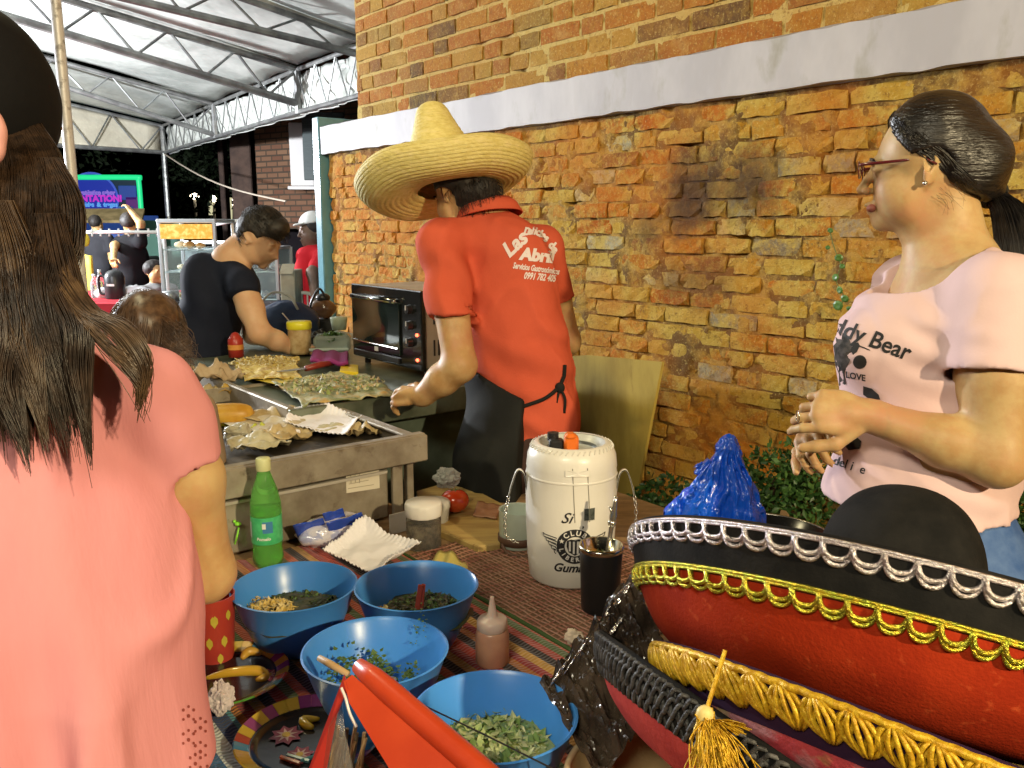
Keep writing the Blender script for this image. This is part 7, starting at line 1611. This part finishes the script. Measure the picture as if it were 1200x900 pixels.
print_text('Servicios Gastronómicos', 9.5, (628,315), (.56,.075), (.1,-1.), SMbvh, wi, t, .3, .35, off=.002)
print_text('0991 782 405', 11, (632,325), (.60,.06), (.1,-1.), SMbvh, wi, t, .3, .4, off=.002)
# apron: black cloth wrapped over the hips, tied at the back
AP = Sdf(); g2 = .026
AP.ell(J(606,430,2.52), V3(.118,.150,.16)+g2, B, .06); AP.ell(J(622,490,2.52), V3(.13,.165,.13)+g2, B, .06); AP.cone(J(600,540,2.5), J(596,680,2.5), .175, .165, .08)
AP.plane(J(606,500,2.3), V3(.97,-.25,0)); AP.plane(J(576,452,2.35), nrm(V3(.18,0,.40)))
V, Q = AP.mesh(.008, fold=shirt_fold(.006, 9, 33, (1,1,.25))); ab = mat('black apron cloth', (.009,.010,.009), .85, spec=.25, bump=.3, bscale=200, bdist=.001, col2=(.014,.015,.014), cscale=5); o = sdf_obj('apron', [(V, Q)], ab, t, 2)
PP = catmull(np.array([(604,479,0),(622,473,0),(640,466,0),(654,454,0),(660,441,0),(661,428,0)], float), 5); mb = MB(); mb.tube(project(PP, SMbvh, lambda x, y: (x, y), .004), .0055, 8); mb.build('apron_string', ab, t, True)
mb = MB(); a = project(np.array([(655,455,0)], float), SMbvh, lambda x, y: (x, y), .006)[0]; mb.ell(a, (.014,.012,.016), 10, 8); mb.tube(catmull([a, a+V3(-.01,-.012,-.05), a+V3(.004,-.01,-.10)], 5), .004, 6); mb.tube(catmull([a, a+V3(.014,-.012,-.03), a+V3(.012,-.01,-.07)], 5), .004, 6); mb.build('apron_knot', ab, t, True)
JS = Sdf(); JS.ell(J(622,520,2.52), (.125,.160,.13), B, .04); legs(JS, J(622,545,2.52), B, (.088,.06,.055), .088); V, Q = JS.mesh(.011, fold=shirt_fold(.004, 10, 8)); sdf_obj('trousers', [(V, Q)], mat('dark trousers', (.06,.035,.03), .8), t, 1)
shoes(t, J(622,545,2.52), B, blk)
# hair: short black, straggly at the nape
HS = Sdf(); HS.ell(hp(-8,0,26), (.100,.082,.092), BH, .01); HS.ell(hp(-44,0,-22), (.060,.070,.058), BH, .03); HS.ell(hp(92,0,-40), (.065,.13,.095), BH, .012, '-'); HS.ell(hp(14,70,-20), (.030,.04,.034), BH, .008, '-')
V, Q = HS.mesh(.005, fold=lambda P: .003*fbm(P, 60, 2, 5)); sdf_obj('hair', [(V, Q)], dk_hair, t, 1)
r_ = np.random.default_rng(9); P = []
for k in range(1500):
    d = r_.normal(0, 1, 3); d /= np.linalg.norm(d)
    if d[0] > .25 or (d[2] < -.1 and d[0] > -.15): continue
    s0 = hp(-8, 0, 26-30*(d[2] < 0))+BH@(d*[.098,.081,.090]); P.append(catmull([s0, s0+BH@(d*.008+V3(-.004,0,-.014)), s0+BH@(d*.006+V3(-.003,r_.normal(0,.008),-.034))], 4))
V, Q = strands(np.array(P), .0009, .0004); sdf_obj('hair_strands', [(V, Q)], dk_hair, t, 0)
eyes(t, hp, BH)
# straw sombrero worn by the man
strawm = mat('yellow straw', (.72,.62,.24), .65, col2=(.58,.47,.14), cscale=55, cthr=(.35,.65), bump=.9, bscale=95, bdist=.003, stretch=(1,1,2.5), col3=(.74,.62,.28), c3scale=24, c3thr=(.5,.7))
hn = nrm(V3(-.20,.25,.93)); Z = hn; X = nrm(V3(1,0,0)-Z*Z[0]); Y = np.cross(Z, X); OH = J(524,219,2.5)-Z*.005
sh = thing('straw_sombrero', 'wide yellow straw sombrero with a tall pointed crown worn by the man in red', 'sombrero', OH)
prof = [(.088,.002),(.13,-.010),(.17,-.016),(.205,-.014),(.232,-.002),(.250,.018),(.259,.040),(.258,.056),(.250,.062)]
P = catmull(np.array([(a, 0, b) for a, b in prof]), 10)[:, [0, 2]]
wpf = lambda r, h, a: (r*(1+.012*math.cos(2*a+.5)), h+(.010*math.sin(2*a+.4)+.004*math.sin(5*a))*(r/.26)**2)
mb = MB(); P2 = [(r, h+.0014*math.sin(i*1.55)) for i, (r, h) in enumerate(P)]; mb.lathe(P2, OH, 110, axis=Z, xd=X, warp=wpf); o = mb.build('brim', strawm, sh, True); solid(o, .006)
cr = [(.098,-.004),(.096,.04),(.094,.08),(.091,.11),(.082,.145),(.068,.18),(.058,.205),(.051,.225),(.043,.243),(.029,.256),(.010,.262),(0,.263)]
P = catmull(np.array([(a, 0, b) for a, b in cr]), 8)[:, [0, 2]]; mb = MB(); mb.lathe([(max(r, 0)+.0012*math.sin(i*1.9), h) for i, (r, h) in enumerate(P)], OH, 60, axis=Z, xd=X, warp=lambda r, h, a: (r*(1+.03*math.sin(2*a)), h)); mb.build('crown', strawm, sh, True)
mb = MB(); rr, hh = .2500, .0615; mb.tube([OH+X*math.cos(a)*wpf(rr, hh, a)[0]+Y*math.sin(a)*wpf(rr, hh, a)[0]+Z*wpf(rr, hh, a)[1] for a in np.linspace(0, 6.283, 110)], .006, 8, closed=True); mb.build('brim_roll', strawm, sh, True)

# ============================================================ man in navy T-shirt bending over the counter
f_b = nrm(V3(.97,.12,-.0)); 
hip = J(246,440,3.6); t = thing('person', 'young man in a navy T-shirt bending over the counter with both hands working', 'person', V3(hip[0], hip[1], 0))
Bt = frame_of(nrm(V3(.92,.10,-.30))); Hc = J(303,276,3.5); BH = frame_of(nrm(V3(.80,-.22,-.56))); N0 = J(268,302,3.52)
S = Sdf(); hp = head(S, Hc, BH, .98); S.cone(hp(-28,0,-30), N0, .053, .060, .03); S.cone(hp(10,0,-70), N0+V3(.04,0,-.02), .03, .045, .03)
l = Bt[:,1]; Rs = J(284,334,3.42); Ls = J(282,326,3.72)
for q in (Ls, Rs): S.cone(N0-UP*.03, q, .052, .052, .05)
S.ell(J(252,345,3.55), (.080,.130,.15), Bt, .05); S.ell(J(245,405,3.58), (.085,.125,.15), Bt, .05)
E = J(304,390,3.38); Wr = J(343,408,3.50); S.chain([Rs, Rs*.5+E*.5, E], [.056,.052,.043], .02); S.chain([E, E*.5+Wr*.5, Wr], [.044,.040,.027], .02)
E2 = J(296,392,3.72); W2 = J(336,404,3.66); S.chain([Ls, E2], [.054,.042], .02); S.chain([E2, W2], [.042,.027], .02)
hand(S, Wr, V3(.9,.25,-.12), V3(0,-.3,.9), 1, 1.0, (.5,.6,.7,.7), .5); hand(S, W2, V3(.9,-.25,-.1), V3(0,.3,.9), -1, 1.0, (.5,.6,.7,.7), .5)
body = body_mesh(S, .009, [(*boxat(Hc, (.13,.12,.15)), .0042), (*boxat((Wr+W2)/2+V3(.09,0,-.02), (.12,.20,.09)), .0035)]); sdf_obj('body', body, skin_p, t, 2)
TS = Sdf(); TS.ell(J(250,345,3.55), V3(.108,.155,.18), Bt, .05); TS.ell(J(241,395,3.58), (.118,.155,.17), Bt, .06); TS.ell(J(240,430,3.6), (.118,.16,.10), Bt, .05)
for q in (Ls, Rs): TS.cone(N0-UP*.035, q, .062, .064, .05)
TS.cap(Rs, J(286,347,3.405), .062, .066, .03); TS.cap(Ls, Ls*.5+E2*.5, .062, .064, .03); TS.ell(N0+UP*.035+V3(.02,0,0), (.075,.075,.05), None, .01, '-'); TS.plane(J(240,420,3.5), V3(0,0,-1))
V, Q = TS.mesh(.008, fold=shirt_fold(.006, 7, 25, (1,1,.5))); V = relax(V, Q, 2); 
o = sdf_obj('t_shirt', [(V, Q)], mat('navy cotton', (.007,.010,.022), .85, spec=.25, col2=(.010,.013,.027), cscale=5), t, 0); solid(o, .003, -1)
JS = Sdf(); JS.ell(J(246,440,3.62), (.115,.155,.12), frame_of(f_b), .04); legs(JS, J(246,452,3.62), frame_of(f_b), (.085,.06,.055), .085); JS.plane(J(246,416,3.5), V3(0,0,1)); V, Q = JS.mesh(.011, fold=shirt_fold(.004, 10, 8)); sdf_obj('trousers', [(V, Q)], mat('khaki cotton', (.34,.25,.15), .85, col2=(.28,.20,.12), cscale=9), t, 1); shoes(t, J(246,452,3.62), frame_of(f_b), blk)
HS = Sdf(); HS.ell(hp(-6,0,34), (.100,.080,.088), BH, .01); HS.ell(hp(62,0,72), (.052,.062,.036), BH, .03); HS.ell(hp(-50,0,-14), (.045,.060,.050), BH, .02); HS.ell(hp(96,0,-38), (.056,.12,.092), BH, .010, '-'); HS.ell(hp(10,-78,-18), (.034,.045,.036), BH, .008, '-'); HS.ell(hp(10,78,-18), (.034,.045,.036), BH, .008, '-')
V, Q = HS.mesh(.005, fold=lambda P: .004*fbm(P, 55, 2, 5)); sdf_obj('hair', [(V, Q)], dk_hair, t, 1)
r_ = np.random.default_rng(19); P = []
for k in range(1600):
    d = r_.normal(0, 1, 3); d /= np.linalg.norm(d)
    if d[2] < .05 and d[0] > -.2: continue
    s0 = hp(-6, 0, 34-30*(d[2] < 0))+BH@(d*[.098,.079,.087]); P.append(catmull([s0, s0+BH@(d*.008+V3(.010,0,.0)), s0+BH@(d*.006+V3(.026,r_.normal(0,.008),-.006))], 4))
V, Q = strands(np.array(P), .0011, .0005); sdf_obj('hair_strands', [(V, Q)], dk_hair, t, 0); 

# ============================================================ woman in coral, foreground left
f_b = nrm(V3(.10,1,0)); B = frame_of(f_b); l = B[:,1]; hip = J(0,980,.90)
t = thing('person', 'woman in a coral blouse with long brown hair, back turned, filling the left foreground', 'person', V3(hip[0], hip[1], 0))
Hc = J(-46,150,.86); BH = frame_of(V3(.15,1,-.05)); N0 = J(-5,372,.86)
S = Sdf(); hp = head(S, Hc, BH, 1.0, True); S.cone(hp(-18,0,-40), N0, .050, .058, .03)
Rs = J(171,460,.86); Ls = N0-(Rs-N0)*[1,1,-1]*[1,1,1]; Ls = V3(2*N0[0]-Rs[0], N0[1], Rs[2])
for q in (Ls, Rs): S.cone(N0-UP*.03, q, .050, .036, .03)
S.ell(J(-5,560,.88), (.09,.145,.18), B, .03); S.ell(J(0,760,.88), (.10,.14,.17), B, .05)
E = J(241,672,.955); Wr = J(215,640,1.20); S.chain([Rs, J(223,560,.905), E], [.036,.032,.029], .02); S.chain([E, E*.5+Wr*.5, Wr], [.030,.032,.024], .02)
E2 = Ls+V3(-.03,.05,-.28); W2 = E2+V3(.05,.24,.02); S.chain([Ls, E2, W2], [.052,.040,.026], .02)
hand(S, Wr, V3(-.3,.9,.0), V3(0,.0,1), 1, .95); hand(S, W2, V3(.3,.9,.0), V3(0,.0,1), -1, .95)
body = body_mesh(S, .006, [(*boxat(Hc, (.11,.13,.15)), .004), (*boxat(Wr+V3(-.03,.09,0), (.09,.10,.06)), .003)]); sdf_obj('body', body, skin_w, t, 2)
TS = Sdf(); TS.ell(J(0,560,.88), (.112,.178,.19), B, .03); TS.ell(J(10,730,.88), (.135,.196,.20), B, .06); TS.ell(J(10,920,.89), (.150,.212,.18), B, .06)
for q in (Ls, Rs): TS.cone(N0-UP*.035, q, .062, .045, .03)
TS.chain([Rs, J(198,498,.878)], [.040,.038], .03); TS.cap(J(198,498,.878), J(220,546,.895), .040, .034, .02); TS.cap(Ls, Ls*.6+E2*.4, .062, .060, .03); TS.cap(J(219,538,.892), J(223,552,.896), .027, .029, .002, '-'); TS.ell(N0+UP*.05, (.09,.09,.06), B, .01, '-')
TS.plane(J(100,985,.8), V3(0,0,-1))
def fold3(P):
    q = P[:,0]; z = P[:,2]; return .016*np.sin(q*58+z*9+vnoise(P*[1,1,.5], 6, 4)*3.0)*np.clip(fbm(P*[1,1,.5], 4, 2, 31)*2.2+.45, 0, 1)*np.clip((1.46-z)/.14, 0, 1)
V, Q = TS.mesh(.0045, fold=shirt_fold(.008, 7, 41, (1,1,.40), fold3)); V = relax(V, Q, 2); 
coral = mat('coral blouse', (.66,.28,.30), .85, bump=.4, bscale=60, bdist=.003, stretch=(1,1,.16), col2=(.60,.24,.26), cscale=6)
o = sdf_obj('blouse', [(V, Q)], coral, t, 0); solid(o, .002, -1); LWbvh = bvh_of(V, Q)
# lace hem: rows of small eyelets and ruffled armhole edge
lace = mat('lace shade', (.28,.07,.06), .9)
def eyelet(u, v, r): print_poly([(u+r*math.cos(a), v+r*1.3*math.sin(a)) for a in np.linspace(0, 6.283, 7, endpoint=False)], LWbvh, lace, t, 'eyelet', .0012, 2)
for k in range(7):
    for (du, dv, r) in ((0,0,1.6),(6,-4,1.5),(12,0,1.6),(6,7,1.9),(0,11,1.4),(12,11,1.4)): eyelet(214+du+k%2*14+(k//4)*8, 832+dv+k*14, r)
# black cap, pink clip and long hair
CS = Sdf(); CS.ell(Hc+UP*.028, (.104,.092,.100), BH, .01); CS.plane(hp(0,0,-28), nrm(V3(0,-.25,-1)))
V, Q = CS.mesh(.004, fold=lambda P: .0006*fbm(P, 90, 2, 3)); sdf_obj('cap', [(V, Q)], mat('black cap cloth', (.008,.008,.009), .75, bump=.3, bscale=220, bdist=.001), t, 2)
clipm = mat('pink strap', (.70,.36,.34), .45); mb = MB(); mb.tube(catmull([J(-42,122,.745), J(-14,134,.753), J(-4,150,.757), J(-4,166,.76), J(-10,184,.76), J(-42,196,.755)], 5), .008, 8); mb.build('cap_strap', clipm, t, True)
r_ = np.random.default_rng(23); locks = []
def lock(G_, n, wd, nm=None, tipw=.25, wav=.0008, D0=0):
    out = []; G_ = [J(u, v, D) for u, v, D in G_]; m_ = len(G_)
    for k in range(n):
        a, q = r_.uniform(0, 6.283), math.sqrt(r_.random()); ph = r_.uniform(0, 6); sh_ = r_.normal(0, .012); cut = r_.uniform(.86, 1.04)
        Pk = [G_[i]+(V3(1,0,0)*math.cos(a)+V3(0,.45,0)*math.sin(a))*wd[i]*q+V3(math.sin(ph+i*1.7)*wav, 0, sh_*(i/(m_-1))**2) for i in range(m_)]
        Pc = catmull(Pk, 5); n_ = len(Pc); idx = np.linspace(0, (n_-1)*min(cut, 1), n_); Pc = np.array([np.interp(idx, np.arange(n_), Pc[:, j]) for j in range(3)]).T; out.append(Pc)
    return out
base = []
N_ = 46
for k in range(N_):
    s_ = k/(N_-1); j = r_.normal(0, 3)
    u0, u1, u2, u3, u4 = -130+188*s_, -135+196*s_, -130+180*s_, -122+186*s_+j, -115+196*s_+j*2
    dp = .775+.03*abs(s_-.45)
    ln = 470+40*math.sin(k*2.1)+(12 if s_ > .8 else 0)+r_.normal(0, 8)
    base.append(('b', [(-112+140*s_,138,dp+.060),(-118+172*s_,186,dp+.012),(u1+4*math.sin(k),250,dp-.008),(u2,330,.750),(u3,420,.740),(u4,ln,.745)], 150, [.014,.016,.017,.017,.015,.010]))
P = []
for _, g_, n_, w_ in base: P += lock(g_, n_, w_)
Vb, Qb = strands(np.array(P), .00055, .00025, 3)
highlight_hair = hairmat('brown highlight hair', (.050,.028,.015), (.11,.065,.032), .34)  # lighter copy of the brown hair, highlight put into the colour of some locks
sdf_obj('hair', [(Vb, Qb)], brown_hair, t, 0)
P = []
for (g_, n_, w_) in (([(52,185,.80),(70,235,.79),(70,290,.78),(60,330,.77),(62,380,.75)], 420, [.014,.022,.022,.016,.008]),
                     ([(-5,235,.765),(12,300,.755),(22,370,.745),(34,430,.735),(52,505,.735)], 260, [.016,.024,.020,.014,.003]),
                     ([(55,250,.775),(72,330,.75),(92,385,.735),(92,440,.735),(104,516,.738)], 320, [.014,.018,.014,.012,.002]),
                     ([(60,300,.76),(100,360,.735),(140,385,.735),(168,425,.74),(160,462,.745)], 200, [.010,.011,.012,.009,.003]),
                     ([(60,310,.76),(95,368,.735),(120,400,.735),(150,430,.738),(172,455,.745)], 120, [.008,.008,.008,.006,.002]),
                     ([(0,300,.755),(20,380,.740),(10,450,.735),(30,520,.735)], 260, [.02,.02,.016,.003])):
    P_ = lock(g_, n_, w_); P.append(strands(np.array(P_), .0007, .0003, 3))
sdf_obj('hair_lock', [P[0], P[2], P[5]], brown_hair, t, 0); sdf_obj('hair_lock', [P[1], P[3], P[4]], highlight_hair, t, 0)
JS = Sdf(); JS.ell(J(5,960,.90), (.12,.18,.12), B, .04); legs(JS, J(5,1000,.90), B, (.09,.06,.055), .09); V, Q = JS.mesh(.012); sdf_obj('trousers', [(V, Q)], mat('dark blue trousers', (.03,.04,.08), .8), t, 1); shoes(t, J(5,1000,.90), B, blk)

# ============================================================ child behind the coral shoulder
hip = J(185,560,2.05); t = thing('person', 'child with light brown hair just behind the coral shoulder, only the head showing', 'person', V3(hip[0], hip[1], 0)); Hc = J(176,392,2.05); B = frame_of(V3(.3,.95,0)); BH = frame_of(V3(.25,.95,-.15))
S = Sdf(); hp = head(S, Hc, BH, .9); N0 = Hc+V3(0,-.01,-.13); S.cone(Hc, N0, .045, .045, .03); S.ell(N0-UP*.20, (.075,.12,.18), B, .05); S.ell(N0-UP*.42, (.08,.11,.15), B, .05)
for q in (-1, 1): a = N0+B[:,1]*q*.12-UP*.05; S.chain([a, a+V3(q*-.02,.02,-.22), a+V3(0,.12,-.36)], [.038,.032,.024], .03); hand(S, a+V3(0,.12,-.36), V3(0,.5,-.8), V3(0,-.8,-.5), q, .8)
V, Q = S.mesh(.007); sdf_obj('body', [(V, Q)], skin_p, t, 2)
TS = Sdf(); TS.ell(N0-UP*.20, (.09,.135,.19), B, .05); TS.ell(N0-UP*.40, (.095,.125,.16), B, .05); 
for q in (-1, 1): a = N0+B[:,1]*q*.12-UP*.05; TS.cone(a, a+V3(q*-.01,.01,-.12), .05, .05, .03)
V, Q = TS.mesh(.009); sdf_obj('t_shirt', [(V, Q)], mat('beige shirt', (.32,.24,.16), .85), t, 1)
JS = Sdf(); JS.ell(N0-UP*.62, (.09,.12,.10), B, .03); legs(JS, N0-UP*.66, B, (.07,.05,.045), .065); V, Q = JS.mesh(.012); sdf_obj('trousers', [(V, Q)], mat('dark blue trousers', (.03,.04,.08), .8), t, 1); shoes(t, N0-UP*.66, B, blk, .065)
HS = Sdf(); HS.ell(hp(-8,0,26), V3(.100,.084,.094)*.92, BH, .01); HS.ell(hp(-50,0,-40), (.045,.065,.07), BH, .03); V, Q = HS.mesh(.006, fold=lambda P: .003*fbm(P*[1,1,.3], 60, 2, 5)); lb = hairmat('light brown hair', (.05,.026,.014), (.11,.062,.034), .4); sdf_obj('hair', [(V, Q)], lb, t, 1)
r_ = np.random.default_rng(29); P = []
for k in range(900):
    d = r_.normal(0, 1, 3); d /= np.linalg.norm(d)
    if d[2] < -.2: continue
    s0 = hp(-8, 0, 26)+BH@(d*[.091,.077,.087]); P.append(catmull([s0, s0+BH@(d*V3(.01,.01,0)+V3(-.004,0,-.02)), s0+BH@(d*V3(.012,.012,0)+V3(-.01,0,-.06))], 4))
for k in range(260):
    a = J(196+r_.normal(0,8), 392+r_.normal(0,8), 1.98); P.append(catmull([a, a+V3(.03+r_.normal(0,.006),-.01,-.02), J(220+r_.normal(0,7), 420+r_.normal(0,9), 1.97)], 4))
V, Q = strands(np.array(P), .0010, .0005); sdf_obj('hair_strands', [(V, Q)], lb, t, 0)

# ============================================================ people in the background
def simple(label, hc, D, f, top_m, skin, low_m=None, cap=None, armsL=None, armsR=None, seated=False, hair=dk_hair, hs=1., drop=0.):
    Hc = J(hc[0], hc[1], D); B = frame_of(V3(*f)); N0 = Hc+V3(0,0,-.14*hs); t = thing('person', label, 'person', V3(Hc[0], Hc[1], 0)); S = Sdf(); hp = head(S, Hc, B, hs)
    S.cone(Hc, N0, .05, .05, .03); S.ell(N0-UP*.22, (.10,.16,.20), B, .05); S.ell(N0-UP*.42, (.10,.14,.16), B, .05); TS = Sdf(); TS.ell(N0-UP*.22, (.115,.175,.21), B, .05); TS.ell(N0-UP*.44, (.12,.155,.17), B, .05)
    TS.ell(N0-UP*.02, (.07,.12,.04), B, .05)
    for q, arm in ((1, armsL), (-1, armsR)):
        a = N0+B[:,1]*q*.175-UP*.055; e = a+V3(0,0,-.27)+B[:,1]*q*.03 if arm is None else J(*arm[0]); w_ = e+B[:,0]*.20-UP*.06 if arm is None else J(*arm[1])
        S.cone(N0-UP*.03, a, .05, .05, .04); S.chain([a, e, w_], [.05,.042,.028], .02); hand(S, w_, w_-e, B[:,0]*.2+UP*.5+B[:,1]*q*.5, q, .95); TS.cone(N0-UP*.03, a, .06, .06, .05); TS.cone(a, a*.45+e*.55, .062, .062, .03)
    V, Q = S.mesh(.011); V2 = S.mesh(.006, *boxat(Hc, (.13,.13,.14))); V, Q = remove_in(V, Q, [boxat(Hc, (.118,.118,.128))]); sdf_obj('body', [(V, Q), V2], skin, t, 1)
    TS.plane(N0-UP*.62, V3(0,0,-1)); V, Q = TS.mesh(.011, fold=shirt_fold(.006, 8, 7)); sdf_obj('shirt', [(V, Q)], top_m, t, 1)
    JS = Sdf(); hipz = N0-UP*.64; JS.ell(hipz, (.12,.16,.12), B, .04)
    if seated or hipz[2] < .72:
        for q in (-1, 1): h_ = hipz+B[:,1]*.09*q; k_ = h_+B[:,0]*.40; JS.chain([h_, k_, V3(k_[0], k_[1], .09)], [.085,.06,.045], .02)
        if seated:
            ch = thing('stool', 'small stool under the seated man in grey', 'stool', V3(hipz[0], hipz[1], 0)); z_ = hipz[2]-.13; mb = MB(); mb.lathe([(0,z_-.03),(.17,z_-.03),(.17,z_),(0,z_)], V3(hipz[0], hipz[1], 0), 20); mb.build('seat', blk, ch)
            for q in range(4): a = q*1.571+.78; mb = MB(); mb.tube([V3(hipz[0]+.15*math.cos(a), hipz[1]+.15*math.sin(a), 0), V3(hipz[0]+.13*math.cos(a), hipz[1]+.13*math.sin(a), z_-.03)], .015, 6); mb.build('leg', steel, ch)
    else: legs(JS, hipz-UP*.03, B, (.088,.06,.055))
    V, Q = JS.mesh(.014); sdf_obj('trousers', [(V, Q)], low_m or mat('dark trousers', (.06,.035,.03), .8), t, 1)
    HS = Sdf(); HS.ell(hp(-8,0,28), (.102,.082,.092), B, .01); HS.ell(hp(96,0,-38), (.06,.12,.095), B, .01, '-'); HS.ell(hp(10,0,-80), (.1,.12,.06), B, .01, '-'); V, Q = HS.mesh(.008, fold=lambda P: .005*fbm(P, 40, 2, 5)); sdf_obj('hair', [(V, Q)], hair, t, 1)
    if cap: CS = Sdf(); CS.ell(hp(-4,0,36), (.106,.088,.088), B, .01); CS.plane(hp(0,0,44), -B[:,2]); CS.ell(hp(88,0,46), (.05,.06,.008), B, .01); V, Q = CS.mesh(.008); sdf_obj('cap', [(V, Q)], cap, t, 1)
    return t
simple('man in black standing with one arm raised behind the white rail', (151,262), 9.0, (.5,.8,0), mat('black shirt', (.012,.012,.014), .8), skin_m, armsR=((165,262,8.9),(154,248,8.9)), armsL=((134,288,8.9),(133,304,8.7)))
simple('man in a grey T-shirt seated at the red back table, facing right', (181,318), 8.4, (.75,-.5,0), mat('grey jersey', (.20,.20,.20), .85), skin_m, seated=True)
simple('man in a red polo with a white cap half hidden behind the pale blue post', (367,268), 6.0, (-.75,-.5,-.15), mat('bright red polo', (.55,.02,.03), .8), mat('deep skin', (.16,.09,.06), .5), cap=wcap, armsL=((366,320,5.8),(369,345,5.6)))
simple('person in dark clothes leaning at the kiosk left of the raised arm', (112,262), 11.5, (.2,.9,0), mat('dark jacket', (.03,.03,.035), .8), skin_m)
